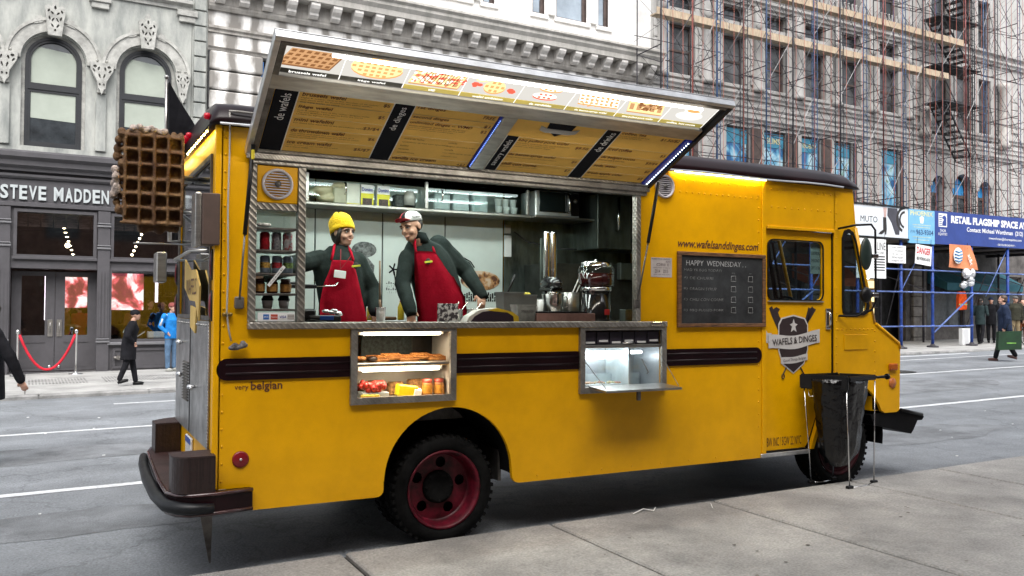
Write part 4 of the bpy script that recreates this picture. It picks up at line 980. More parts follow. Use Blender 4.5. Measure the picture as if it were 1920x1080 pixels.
# above door, around the door, hood side
mb = MB(); mb.prism([(4.79, 2.41), (5.68, 2.41), (5.68, 2.852), (4.79, 2.852)], 0, .03); part(mb, 'cab_header', YEL)
mb = MB(); mb.bbox(4.80, 5.67, -.018, -.001, 2.395, 2.425, .004); part(mb, 'drip_rail', YEL)
qw = [(5.79, 1.70), (5.80, 1.64), (5.84, 1.62), (6.06, 1.62), (6.12, 1.65), (6.135, 1.71), (5.965, 2.33), (5.93, 2.40), (5.87, 2.43), (5.82, 2.41), (5.79, 2.34)]
fp = [(5.672, .95), (5.672, 2.852), (5.93, 2.852), (5.975, 2.46), (6.235, 1.53), (6.60, 1.32), (6.615, 1.28), (6.60, .66), (6.56, .635), (6.38, .635), (6.35, .655)] + arc(5.84, .42, .55, 25, 106, 10)
mb = MB(); mb.prism(fp, 0, .03, [qw]); part(mb, 'front_panel', YEL)
# windscreen, cowl, hood and nose
mb = MB()
mb.add([(5.93, .0, 2.852), (5.975, .0, 2.46), (5.93, W_, 2.852), (5.975, W_, 2.46)], [(0, 1, 3, 2)]); part(mb, 'front_header', YEL)
mb = MB(); mb.prism([(0.0, 1.6), (W_, 1.6), (W_, 2.44), (0, 2.44)], 0, 1, []) if 0 else None
def wq(y, t): return (6.235 - .26 * t, y, 1.53 + .93 * t)
mb = MB(); mb.add([wq(.03, .02), wq(W_ - .03, .02), wq(W_ - .03, .98), wq(.03, .98)], [(0, 1, 2, 3)]); ws = part(mb, 'windscreen', TINT)
for y, r in ((W_ / 2, .02), (.02, .03), (W_ - .02, .03)): mb = MB(); mb.tube([wq(y, 0), wq(y, 1)], r, 6); part(mb, 'windscreen_pillar', YEL)
hd = [(6.235, 1.53), (6.60, 1.32), (6.615, 1.28), (6.60, .66), (6.235, .66)]
mb = MB(); a = [(x, .031, z) for x, z in hd]; b = [(x, W_ - .001, z) for x, z in hd]; n = 5
mb.add(a + b, [(i, (i + 1) % n, n + (i + 1) % n, n + i) for i in range(n)] + [(5, 6, 7, 8, 9)]); part(mb, 'hood', YEL)
mb = MB(); mb.tube([(6.25, -.004, 1.525), (6.59, -.004, 1.325), (6.605, -.004, 1.27)], .014, 6); part(mb, 'hood_edge', YEL)
# cab door
dp = [(4.80, .37), (5.30, .37), (5.34, .42), (5.50, .78), (5.655, .95), (5.655, 2.39), (4.80, 2.39)]
dw = rrect(4.835, 5.535, 1.75, 2.298, .06, 4)
mb = MB(); mb.prism(dp, .022, .05, [dw]); dr = part(mb, 'cab_door', YEL)
mb = MB(); mb.prism([(x, z) for x, z in rrect(4.825, 5.545, 1.74, 2.308, .07, 4)], .008, .021, [dw]); mb.build('window_seal', BLK, dr)
mb = MB(); mb.box(4.83, 5.54, .004, .020, 1.728, 1.739); mb.build('window_sill', ALU, dr)
mb = MB(); mb.prism(dw, .035, .038); mb.build('window_glass', TINT, dr)
mb = MB(); mb.bbox(5.575, 5.64, .006, .021, 1.47, 1.67, .008, 2); mb.tube([(5.60, .0, 1.50), (5.595, -.02, 1.52), (5.595, -.02, 1.62), (5.60, .0, 1.64)], .011, 8); mb.build('door_handle', CHROME, dr)
mb = MB(); mb.box(5.657, 5.671, .012, .04, .9, 2.39); part(mb, 'door_gap', BLK)
mb = MB(); mb.bbox(4.72, 5.33, -.02, .05, .315, .352, .006); part(mb, 'step_sill', ALU)
mb = MB(); mb.bbox(4.80, 5.30, .0, .05, .353, .369, .002); part(mb, 'step_rubber', BLK)
mb = MB(); mb.prism([(5.335, .355), (5.375, .355), (5.56, .80), (5.52, .82)], -.02, .021); part(mb, 'arch_flange', YEL)
mb = MB(); mb.prism([(5.80, 1.13), (6.0, 1.13), (6.0, 1.34), (5.80, 1.34)], -.006, -.001) if 0 else mb.bbox(5.80, 6.13, -.007, -.001, 1.27, 1.42, .003); part(mb, 'fuel_flap', YEL)
# quarter window
qi = [(5.81 + (x - 5.81) * .93 + .008, 1.64 + (z - 1.64) * .955 + .012) for x, z in qw]
mb = MB(); mb.prism([(5.955 + (x - 5.955) * 1.10, 2.03 + (z - 2.03) * 1.04) for x, z in qw], -.014, -.001, [qi]); q = part(mb, 'quarter_window', BLK)
mb = MB(); mb.prism(qi, .012, .015); mb.build('window_glass', TINT, q)
# roof cap
def sec(x, sx=0.):
    ys = [(-.03, 2.835), (-.045, 2.86), (-.03, 2.90), (.0, 2.945), (.05, 2.985), (.16, 3.02), (.5, 3.05), (1.0, 3.06)]
    pts = [(x + sx * (3.06 - z), y, z) for y, z in ys]; pts += [(x + sx * (3.06 - z), W_ - y, z) for y, z in ys[::-1]]
    return pts
def squash(pts, k): return [(x, 1.02 + (y - 1.02) * (1 - .04 * k), 2.835 + (z - 2.835) * (1 - k)) for x, y, z in pts]
mb = MB(); mb.loft([squash(sec(-.06), .75), squash(sec(-.035), .3), squash(sec(.0), .05), sec(.1), sec(1.5), sec(3), sec(4.5), sec(5.6), squash(sec(5.85), .08), squash(sec(5.97), .35), squash(sec(6.02), .8)]); part(mb, 'roof', MAROON)
mb = MB(); mb.tube([(x, -.05 + .004 * math.sin(x * 9), 2.84 + .006 * math.sin(x * 5)) for x in [i * .25 for i in range(24)]], .008, 5); part(mb, 'light_chain', CHROME)
mb = MB(); mb.box(3.72, 4.76, -.034, -.028, 2.828, 2.834); part(mb, 'roof_led_strip', emis('yellow_led', (1, .78, .2), 40))
mb = MB(); [mb.ell((-.045, .2 + k * .12, 2.825), (.006, .03, .006), nu=6, nv=4) for k in range(15)]; stuff(part(mb, 'rear_led', emis('yellow_led', (1, .85, .35), 22)))
mb = MB(); mb.tube([(.06, -.02, 2.93), (.10, -.035, 2.93), (.35, -.045, 2.925)], .008, 6); part(mb, 'roof_cord', pm('grey_rope', (.38, .36, .33), .9))
for y, z in ((.06, 2.90), (.95, 2.93), (1.07, 2.93), (1.19, 2.93), (1.9, 2.90)):
    mb = MB(); mb.lathe([(.022, 0), (.022, .025), (.014, .035)], (-.05, y, z), 10, Matrix.Rotation(-PI / 2, 4, 'Y')); part(mb, 'marker_lamp', pm('red_lens', (.45, .01, .02), .2, var=.05, emit=(.5, .0, .02), es=.15))
# far side, rear, floor, underbody
def pnl(name, pts, d0, d1, mt, plane='XZ', hs=()): mb = MB(); mb.prism(pts, d0, d1, hs, plane); return part(mb, name, mt)
pnl('far_side_panel', [(0, .40), (1.1, .33), (1.15, .42)] + arc(1.665, .41, .512, 178, 2, 14) + [(2.2, .33), (5.2, .33), (5.4, .8), (5.93, .95), (5.93, 2.852), (0, 2.852)], W_ - .03, W_, YEL, hs=[[(5.0, 1.72), (5.85, 1.72), (5.8, 2.36), (5.0, 2.36)]])
mb = MB(); mb.box(5.0, 5.85, W_ - .02, W_ - .015, 1.72, 2.36); part(mb, 'far_window_glass', TINT)
MIRG = pm('mirror_glass_rear', (.55, .58, .60), .04, 1.0, var=.04, vs=1)
rh = [[(.22, 1.58), (1.90, 1.58), (1.90, 2.66), (.22, 2.66)]]
pnl('rear_panel', [(.0, .33), (W_, .33), (W_, 2.852), (.0, 2.852)], 0.0, .03, YEL, 'YZ', rh)
pnl('rear_door_glass', rh[0], .008, .012, MIRG, 'YZ')
mb = MB(); mb.prism([(.2, 1.56), (1.92, 1.56), (1.92, 2.68), (.2, 2.68)], -.016, -.001, [[(.23, 1.59), (1.89, 1.59), (1.89, 2.65), (.23, 2.65)]], 'YZ'); part(mb, 'rear_window_frame', STEELD)
mb = MB(); mb.bbox(-.018, -.001, .20, 1.93, .70, 1.555, .004); tp = part(mb, 'tread_plate_door', TREAD)
mb = MB(); mb.box(-.022, -.0181, 1.05, 1.07, .71, 1.55); mb.build('door_seam', BLK, tp)
for k in range(14):
    mb = MB(); z = .93 + k * .022; mb.prism([(0, 0), (.0, .012), (-.016, .002)], 1.12, 1.42, plane='XZ') ; 
    for v in mb.bm.verts: v.co.x -= .0185; v.co.z += z
    mb.build('louvre', STEELD, tp)
for y, z in ((1.50, 1.37), (1.45, 1.12), (.80, 1.07)):
    mb = MB(); mb.ell((-.045, y, z), (.03, .03, .02)); mb.tube([(-.02, y, z), (-.05, y, z), (-.05, y - .08, z - .01)], .012, 6); mb.build('latch', CHROME, tp)
mb = MB(); [mb.ell((-.02, .28 + k * .11, 1.525), (.008, .010, .010), nu=6, nv=4) for k in range(15)]; stuff(mb.build('rivet', STEEL, tp))
mb = MB(); mb.bbox(-.02, -.001, .95, 1.25, .48, .67, .006); lp = part(mb, 'licence_plate', pm('plate_white', (.6, .6, .58), .5)); mb = MB(); mb.box(-.0225, -.0205, .96, 1.24, .62, .665); mb.build('plate_band', pm('plate_blue', (.03, .08, .35), .5), lp)
for z in (1.93, 1.66):
    for y in (.105, 1.985):
        mb = MB(); mb.ell((-.012, y, z), (.016, .035, .105), nu=14); tl = part(mb, 'tail_lamp', BLK); mb = MB(); mb.ell((-.020, y, z), (.014, .024, .085), nu=14); mb.build('lamp_lens', pm('dark_tail_red', (.14, .006, .012), .25), tl)
# wall box at the corner, mirrors, waffle bracket
mb = MB(); mb.bbox(-.10, .012, -.035, .12, 2.05, 2.385, .006); bx_ = part(mb, 'corner_box', pm('brown_box', (.085, .055, .045), .5, var=.15)); mb = MB(); mb.bbox(-.14, -.101, -.03, .16, 2.04, 2.39, .012, 2); mb.build('box_side', STEEL, bx_)
for y, z0, z1 in ((1.75, 1.85, 2.1),):
    mb = MB(); mb.bbox(-.20, -.12, y, y + .25, z0, z1, .01); part(mb, 'rear_lamp_box', STEEL)
mb = MB(); mb.tube([(0, 1.9, 2.45), (-.09, 1.88, 2.45), (-.09, 1.88, 2.2), (0, 1.9, 2.2)], .018, 6); mb.tube([(0, 1.2, 2.13), (-.42, 1.1, 2.12)], .007, 6); mb.tube([(0, 1.2, 2.30), (-.3, 1.0, 2.5)], .012, 6); mb.tube([(0, 1.5, 2.02), (-.1, 1.4, 2.02), (-.1, .5, 2.04), (0, .4, 2.04)], .012, 6); part(mb, 'rear_bracket', STEEL)
mb = MB(); pp = [(.55, 1.80), (.75, 1.92), (1.05, 1.93), (1.35, 2.02), (1.35, 1.80), (1.05, 1.70), (.75, 1.69), (.58, 1.55)]; mb.prism(pp, -.03, -.018, plane='YZ'); mb.prism([(.70, 1.64), (1.0, 1.66), (1.0, 1.5), (.75, 1.46)], -.03, -.018, plane='YZ'); sb = part(mb, 'ribbon_sign', pm('ribbon_yellow', (.62, .42, .12), .6, var=.06))
MR = Matrix.Translation((-.032, .95, 1.80)) @ Matrix.Rotation(-PI / 2, 4, 'Z') @ Matrix.Rotation(PI / 2, 4, 'X')
text('WAFELS', 'lettering', INKB, sb, MR, w=.55, h=.12)
# rear bumper step
bo = [(.235, -.055), (.0, -.10), (-.15, -.10), (-.23, -.04), (-.275, .08), (-.28, .5), (-.26, 1.2), (-.24, 1.75), (-.20, 1.95), (.0, 2.06), (.0, .0), (.235, 0)]
mb = MB(); mb.prism(bo, .345, .468, plane='XY'); bp_ = part(mb, 'rear_bumper', MAROON)
mb = MB(); mb.prism([(x * .97 if x < 0 else x, y, ) for x, y in bo[1:-1]], .469, .476, plane='XY'); mb.build('step_tread', TREADM, bp_)
mb = MB(); mb.tube([(x, y, .464) for x, y in bo[0:9]], .014, 6); mb.tube([(x, y, .343) for x, y in bo[0:9]], .014, 6); mb.build('bumper_lip', pm('bumper_lip_gloss', (.05, .02, .022), .2, var=.2, coat=.5), bp_)
mb = MB(); mb.tube([(-.02, -.135, .385), (-.14, -.14, .39), (-.215, -.105, .395), (-.285, -.0, .40), (-.315, .3, .405), (-.318, .9, .41), (-.295, 1.5, .41), (-.265, 1.85, .415)], [.03, .036, .040, .040, .040, .040, .038, .034], 12); part(mb, 'bumper_cushion', pm('grey_rubber', (.008, .009, .011), .4, var=.2, spec=.3))
mb = MB(); o = [(-.005, -.10), (-.13, -.10)] + arc(-.13, .02, .125, 250, 180, 6) + [(-.255, .14), (-.005, .16)]; mb.prism(o, .477, .70, plane='XY'); s1 = part(mb, 'step_box', pm('ribbed_maroon', (.022, .011, .010), .4, var=.3, vs=8, streak=(14, 14, .5), bump=.3, bs=30))
mb = MB(); mb.prism([(x * 1.02, y * 1.02) for x, y in o], .701, .709, plane='XY'); mb.build('step_top', TREADM, s1)
mb = MB(); o = [(-.005, 1.66), (-.20, 1.63), (-.205, 1.85), (-.10, 1.97), (-.005, 2.02)]; mb.prism(o, .477, .70, plane='XY'); s1 = part(mb, 'step_box', pm('ribbed_maroon', (.045, .022, .018), .45)); mb = MB(); mb.prism(o, .701, .709, plane='XY'); mb.build('step_top', TREADM, s1)
mb = MB(); mb.prism([(-.07, .345), (.02, .345), (.014, -.04), (.002, -.04)], .16, .17); part(mb, 'stabiliser_plate', STEELD)
# underbody, with dark boxes added between the wheels to block light
mb = MB()
mb.box(.05, 1.12, .06, 1.98, .70, .745); mb.box(1.12, 2.22, .78, 1.98, .70, .745); mb.box(2.22, 4.75, .06, 1.98, .70, .745); mb.box(2.25, 4.7, .15, .2, .36, .70); mb.box(.1, 1.1, .1, .15, .36, .70)
mb.box(.1, 6.2, .55, .65, .50, .68); mb.box(.1, 6.2, 1.40, 1.50, .50, .68); mb.box(2.5, 3.9, .25, .54, .33, .66); mb.box(2.4, 4.2, 1.51, 1.95, .30, .66); mb.box(4.8, 5.28, .06, 1.98, .55, .60); mb.box(5.3, 6.3, .62, 1.4, .35, .9)
mb.tube([(1.65, .3, .30), (1.65, 1.75, .30)], .07, 10); mb.ell((1.65, 1.0, .30), (.17, .2, .17)); mb.tube([(5.835, .3, .34), (5.835, 1.75, .34)], .05, 8); mb.tube([(.2, 1.7, .42), (2.4, 1.7, .42)], .05, 8)
part(mb, 'chassis_and_light_blocks', FLATBLK)
mb = MB(); a = arc(1.665, .41, .515, 182, -2, 18); mb.loft([[(x, .036, z) for x, z in a], [(x, .75, z) for x, z in a]], closed=False); mb.box(1.1, 2.23, .75, .76, .25, .95); part(mb, 'wheel_well', FLATBLK, recalc=False)
mb = MB(); a = arc(5.84, .42, .552, -10, 165, 18); mb.loft([[(x, .031, z) for x, z in a], [(x, .75, z) for x, z in a]], closed=False); mb.box(5.2, 6.42, .75, .76, .25, 1.0); part(mb, 'front_wheel_well', FLATBLK, recalc=False)
mb = MB(); mb.bbox(2.16, 2.19, .2, .6, .30, .62, .004); part(mb, 'mud_plate', STEELD)
# front bumper
mb = MB(); mb.prism([(6.20, .62), (6.62, .655), (6.72, .63), (6.97, .60), (7.0, .56), (6.97, .53), (6.90, .53), (6.84, .44), (6.80, .40), (6.25, .52)], .02, 1.98); part(mb, 'front_bumper', pm('bumper_black', (.005, .005, .006), .55, var=.2, spec=.1))
mb = MB(); mb.tube([(6.62, .0, .655), (6.97, .02, .585)], .018, 6); part(mb, 'bumper_lip', BLK)
# side lamps
mb = MB(); mb.bbox(6.43, 6.55, -.03, -.001, 1.055, 1.125, .014, 2); part(mb, 'indicator_lamp', pm('amber_lens', (.42, .10, .01), .25))
mb = MB(); mb.lathe([(.05, 0), (.05, .008), (.042, .016), (.0, .018)], (6.49, -.001, .93), 16, Matrix.Rotation(PI / 2, 4, 'X'), cap=False); part(mb, 'side_reflector', pm('orange_lens', (.45, .14, .04), .3))
mb = MB(); mb.lathe([(.054, 0), (.054, .006), (.045, .012), (.0, .012)], (.165, -.001, .655), 20, Matrix.Rotation(PI / 2, 4, 'X'), cap=False); sr = part(mb, 'side_reflector', pm('dark_red_lens', (.22, .008, .014), .3)); mb = MB(); mb.ell((.165, -.014, .655), (.009, .004, .009)); mb.build('screw', ALU, sr)
# maroon rub rails with ribs
def rail(x0, x1, rl, rr):
    z0, z1, r = 1.172, 1.315, .068
    p = (arc(x0 + r, z1 - r, r, 180, 90, 5) if rl else [(x0, z1)]) + (arc(x1 - r, z1 - r, r, 90, 0, 5) if rr else [(x1, z1)]) + (arc(x1 - r, z0 + r, r, 0, -90, 5) if rr else [(x1, z0)]) + (arc(x0 + r, z0 + r, r, 270, 180, 5) if rl else [(x0, z0)])
    mb = MB(); mb.prism(p, -.012, -.001); o = part(mb, 'rub_rail', MAROON)
    mb = MB(); a_, b_ = x0 + (.06 if rl else .0), x1 - (.06 if rr else 0)
    for z in (1.215, 1.272): mb.tube([(a_, -.006, z), (b_, -.006, z)], .011, 8)
    mb.build('rail_rib', MAROON, o)
rail(.004, .893, True, False); rail(1.697, 2.773, False, False); rail(3.637, 4.73, False, True)
# rivets
mb = MB()
def rv(x, z, r=.009): mb.ell((x, -.001, z), (r, .005, r), nu=6, nv=4)
for k in range(21): rv(.045, .52 + k * .112)
for k in range(14): rv(3.80 + k * .068, 2.665) if k % 1 == 0 else 0
for k in range(10): rv(3.85 + k * .1, 2.765)
for k in range(10): rv(4.86 + k * .085, 2.76); rv(4.86 + k * .085, 2.60)
for k in range(26): rv(5.70, .75 + k * .08)
for k in range(20): rv(4.70, .6 + k * .11)
for k in range(9): rv(5.72 + k * .06, 1.47)
for k in range(14): rv(.3 + k * .055, .37) if 0 else 0
for k in range(8): rv(2.4 + k * .3, .36)
for k in range(9): rv(6.24, .75 + k * .1)
stuff(part(mb, 'rivet', YEL))
# --- wheels
def wheel(x, y, zc, dual):
    e_ = bpy.data.objects.new('wheel', None); COL.objects.link(e_); e_.parent = TR; e_.location = (x, y, zc)
    Mx = Matrix.Rotation(PI / 2, 4, 'X')        # lathe axis -> -Y
    mb = MB()
    prof = [(.288, -.01), (.30, .005), (.34, .012), (.375, .004), (.395, -.015), (.402, -.05), (.402, -.18), (.39, -.215), (.33, -.23), (.288, -.22)]
    mb.lathe(prof, (0, 0, 0), 48, Mx, cap=False)
    for k in range(44):       # tread lugs on the shoulder
        a = 2 * PI * k / 44; Mk = Matrix.Rotation(a, 4, 'Y')
        mb.box(-.013, .013, .004, .075, .386, .409, Mk); mb.box(-.013, .013, .10, .18, .395, .409, Mk @ Matrix.Rotation(.07, 4, 'Y'))
    mb.build('tyre', RUBBER, e_)
    d = .13 if dual else .03
    mb = MB(); mb.lathe([(.290, .0), (.294, .006), (.284, .010), (.272, .0), (.262, -.03), (.255, -.045), (.258, -d + .01), (.245, -d)], (0, 0, 0), 40, Mx, cap=False)
    hs_ = [[(.185 * math.cos(2 * PI * (k + .15) / 5) + .042 * math.cos(t * PI / 5), .185 * math.sin(2 * PI * (k + .15) / 5) + .042 * math.sin(t * PI / 5)) for t in range(10)] for k in range(5)]
    disc = [(.247 * math.cos(2 * PI * k / 40), .247 * math.sin(2 * PI * k / 40)) for k in range(40)]
    mb.prism(disc, d - .0, d + .012, hs_)
    rim = mb.build('rim', REDP if dual else pm('dark_red_rim', (.035, .004, .007), .6, var=.4, vs=10, spec=.15), e_)  # front rims take a darker red than the rear ones
    mb = MB(); mb.lathe([(.125, -d + .001), (.12, -d + .03), (.10, -d + .035 if dual else -d + .05), (.075, -d + (.028 if dual else .10)), (.0, -d + (.026 if dual else .11))], (0, 0, 0), 24, Mx, cap=False)
    for k in range(8): mb.ell((.105 * math.cos(k * PI / 4), d - .03, .105 * math.sin(k * PI / 4)), (.014, .02, .014), nu=6, nv=4)
    mb.build('hub', RUBBER, e_)
    mb = MB(); mb.lathe([(.25, -d - .05), (0, -d - .05)], (0, 0, 0), 24, Mx, cap=False); mb.build('brake_drum', FLATBLK, e_)
    return e_
w1 = wheel(1.655, .085, .302, True); w2 = wheel(5.835, .09, .344, False)
for (x, y, z, f_) in ((1.655, .35, .302, 0), (1.655, 1.70, .302, 0), (5.835, 1.72, .35, 0)):
    for src in (w1 if x < 3 else w2,):
        c_ = src.copy(); COL.objects.link(c_); c_.location = (x, y, z)
        for ch in [q for q in COL.objects if q.parent == src and q.name.split('.')[0] in ('tyre', 'rim', 'hub', 'brake_drum')]:
            g = ch.copy(); COL.objects.link(g); g.parent = c_
# --- serving opening: frames, counter sill
def bx(name, x0, x1, y0, y1, z0, z1, mt, P=None, b=.004): mb = MB(); mb.bbox(x0, x1, y0, y1, z0, z1, b); return part(mb, name, mt, P)
bx('window_frame', .195, .245, -.025, .04, 1.552, 2.60, TREADW); bx('window_frame', 3.325, 3.37, -.025, .04, 1.552, 2.60, TREADW)
bx('window_divider', .518, .572, -.02, .04, 1.552, 2.60, TREADW)
bx('window_header', .195, 3.43, -.03, .05, 2.601, 2.655, TREADW, None, .006); bx('hinge_rail', .17, 3.44, -.055, -.031, 2.63, 2.67, TREADW)
bx('counter_sill', .195, 3.635, -.045, .12, 1.505, 1.551, TREADW, None, .006)
bx('counter_top', .25, 4.6, .1201, .62, 1.50, 1.540, STEEL)
mb = MB(); mb.bbox(3.45, 3.56, -.07, -.046, 1.515, 1.55, .01); part(mb, 'counter_latch', CHROME)
def speaker(x, z, r, P):
    mb = MB(); mb.lathe([(r * .82, .012), (r, .010), (r * 1.0, .022), (r * .93, .034), (r * .84, .030), (r * .82, .012)], (x, -.001, z), 28, Matrix.Rotation(PI / 2, 4, 'X'), cap=False); mb.lathe([(r * .84, .004), (0, .004)], (x, -.001, z), 24, Matrix.Rotation(PI / 2, 4, 'X'), cap=False); s_ = part(mb, 'speaker', pm('speaker_grey', (.55, .52, .55), .5), P)
    mb = MB()
    for k in range(9):
        dz = (k - 4) * r * .17; h = math.sqrt(max(0, (r * .8) ** 2 - dz * dz)); mb.box(x - h, x + h, -.022, -.012, z + dz - r * .032, z + dz + r * .032)
    mb.build('grille_slat', pm('speaker_grey', (.4, .37, .38), .5), s_)
    mb = MB(); mb.lathe([(r * .84, .006), (0, .006)], (x, -.001, z), 24, Matrix.Rotation(PI / 2, 4, 'X'), cap=False); mb.build('speaker_cone', FLATBLK, s_)
    mb = MB(); mb.lathe([(r * .2, .022), (r * .2, .034), (0, .036)], (x, -.001, z), 14, Matrix.Rotation(PI / 2, 4, 'X'), cap=False); mb.build('speaker_cap', STEELD, s_)
bx('speaker_panel', .2455, .5175, -.008, .03, 2.35, 2.60, YEL); bx('rack_header', .246, .517, -.006, .03, 2.30, 2.349, TREADW)
speaker(.38, 2.475, .104, TR); speaker(3.62, 2.695, .10, TR)
# product rack in the left bay
bx('rack_back', .25, .515, .20, .204, 1.56, 2.30, CLEAR, None, .0005)
for z in (2.17, 2.02, 1.865, 1.73, 1.625): bx('rack_shelf', .246, .517, -.004, .2, z, z + .016, STEELD)
bx('rack_side', .238, .2445, .0405, .22, 1.56, 2.30, STEELD)
# display cases (open boxes with steel frames)
def case(x0, x1, z0, z1, nm):
    mb = MB(); mb.prism([(x0 - .025, z0 - .025), (x1 + .025, z0 - .025), (x1 + .025, 1.503), (x0 - .025, 1.503)], -.03, -.001, [[(x0 + .022, z0 + .022), (x1 - .022, z0 + .022), (x1 - .022, z1 - .02), (x0 + .022, z1 - .02)]]); return part(mb, nm, TREADW)
c1 = case(.92, 1.67, 1.0, 1.50, 'display_case'); c2 = case(2.80, 3.61, 1.0, 1.50, 'drawer_case')
WC = pm('case_lining', (.50, .47, .42), .4, .2, var=.1); CC = pm('case_lining_steel', (.45, .48, .50), .3, .6, var=.1)
mb = MB(); mb.box(.925, 1.665, .36, .37, 1.0, 1.21); mb.box(.915, .925, .0355, .37, 1.0, 1.5); mb.box(1.665, 1.675, .0355, .37, 1.0, 1.5); mb.box(.925, 1.665, .0355, .37, .99, 1.0); mb.build('case_lining', WC, c1)
mb = MB(); mb.bbox(.93, 1.66, .0, .34, 1.235, 1.262, .006); mb.build('case_shelf', STEEL, c1)
mb = MB(); mb.box(1.10, 1.50, .375, .38, 1.263, 1.46); mb.build('case_mesh', pm('dark_mesh', (.03, .04, .035), .6, var=.4, vs=40), c1)
for z, y in ((1.470, .02), (1.212, .04)):
    mb = MB(); mb.tube([(1.0, y, z), (1.58, y, z)], .014, 8); mb.build('tube_lamp', TUBEW, c1)
    mb = MB(); mb.bbox(.97, 1.62, y + .018, y + .05, z - .01, z + .022, .004); mb.build('lamp_batten', WHITEP, c1)
text('Mini Wafels', 'lettering', INKK, c1, face_near(1.09, -.005, 1.452), w=.14, h=.014)
mb = MB(); mb.box(2.805, 3.605, .40, .41, 1.0, 1.5); mb.box(2.795, 2.805, .0355, .4, 1.0, 1.5); mb.box(3.605, 3.615, .0355, .4, 1.0, 1.5); mb.box(2.805, 3.605, .0355, .4, .99, 1.0); mb.build('case_lining', CC, c2)
mb = MB(); mb.box(2.81, 3.60, .30, .31, 1.0, 1.10); mb.box(3.30, 3.32, .05, .39, 1.0, 1.33); mb.build('case_divider', pm('frosted_plastic', (.42, .48, .5), .35), c2)
mb = MB(); mb.bbox(2.81, 3.60, -.01, .38, 1.335, 1.36, .004); mb.build('case_shelf', STEEL, c2)
for k in range(6):
    x = 2.835 + k * .127; mb = MB(); mb.bbox(x, x + .118, .012, .3, 1.365, 1.47, .006); dwr = mb.build('drawer', pm('dark_drawer', (.035, .03, .045), .3, var=.3), c2)
    mb = MB(); mb.box(x + .015, x + .10, .005, .011, 1.372 + (k % 2) * .012, 1.388 + (k % 2) * .012); mb.build('drawer_label', WHITEP, dwr)
mb = MB(); mb.tube([(3.2, .0, 1.372), (3.26, -.02, 1.378), (3.32, .0, 1.372)], .008, 6); mb.build('drawer_handle', CHROME, c2)
for z, y, a, b in ((1.292, .08, 2.88, 3.45), (1.238, .34, 2.84, 3.42)):
    mb = MB(); mb.tube([(a, y, z), (b, y, z)], .013, 8); mb.build('tube_lamp', TUBEC, c2)
mb = MB(); mb.add([(2.86, -.02, 1.035), (3.60, -.02, 1.035), (3.58, -.30, 1.02), (2.84, -.30, 1.02), (2.86, -.02, 1.018), (3.60, -.02, 1.018), (3.58, -.30, 1.003), (2.84, -.30, 1.003)], [(0, 1, 2, 3), (7, 6, 5, 4), (0, 4, 5, 1), (1, 5, 6, 2), (2, 6, 7, 3), (3, 7, 4, 0)]); mb.build('drop_flap', STEEL, c2)
mb = MB(); mb.prism([(3.16, .93), (3.19, .93), (3.19, 1.0), (3.16, 1.0)], -.27, -.25); mb.build('flap_catch', STEELD, c2)
mb = MB(); mb.tube([(2.83, .0, 1.24), (2.86, -.27, 1.03)], .004, 5); mb.tube([(3.59, .0, 1.28), (3.57, -.27, 1.03)], .003, 5); mb.tube([(3.4, -.0, 1.24), (3.43, -.05, 1.13), (3.42, -.04, 1.12)], .006, 5); mb.build('flap_stay', STEELD, c2)
mb = MB(); mb.add([(3.0, .04, 1.27), (3.42, .04, 1.27), (3.48, .18, 1.02), (3.06, .18, 1.02)], [(0, 1, 2, 3)]); mb.build('sneeze_glass', CLEAR, c2)
# --- interior
FLR = .75
bx('interior_floor', 2.24, 4.76, .05, 2.0, FLR, FLR + .01, STEELD); bx('interior_floor', .04, 2.239, .78, 2.0, FLR, FLR + .01, STEELD)
bx('interior_ceiling', .04, 4.76, .05, 2.0, 2.835, 2.85, pm('ceiling_panel', (.22, .24, .23), .5))
pnlxs = [.04, .52, 1.17, 1.82, 2.47, 3.12, 3.14]
for i in range(5): bx('wall_panel', pnlxs[i] + .006, pnlxs[i + 1] - .006, 1.985, 2.0, FLR, 2.835, INT_WALL, None, .003)
bx('wall_seams', .04, 3.13, 2.001, 2.015, FLR, 2.83, FLATBLK); bx('steel_backsplash', 3.13, 4.72, 1.98, 2.0, FLR, 2.835, HOOD)
bx('rear_bulkhead', .035, .05, .05, 1.98, FLR, 2.83, INT_WALL); bx('cab_partition', 4.72, 4.74, .05, 1.98, FLR, 2.83, pm('partition_steel', (.30, .34, .32), .35, .6, var=.15)); bx('partition_edge', 4.60, 4.719, .06, .10, 1.55, 2.83, pm('partition_steel', (.3, .34, .32), .35))
bx('back_counter', .3, 4.6, 1.35, 1.97, 1.50, 1.54, STEEL); bx('counter_front', .3, 4.6, .60, .619, FLR, 1.499, STEELD); bx('counter_front', .3, 4.6, 1.35, 1.37, FLR, 1.499, STEELD)
for y in (.50, 1.20): mb = MB(); mb.box(.6, 3.3, y - .04, y + .04, 2.815, 2.834); lm = part(mb, 'ceiling_lamp', emis('ceiling_tube', (.88, 1, .93), 4))
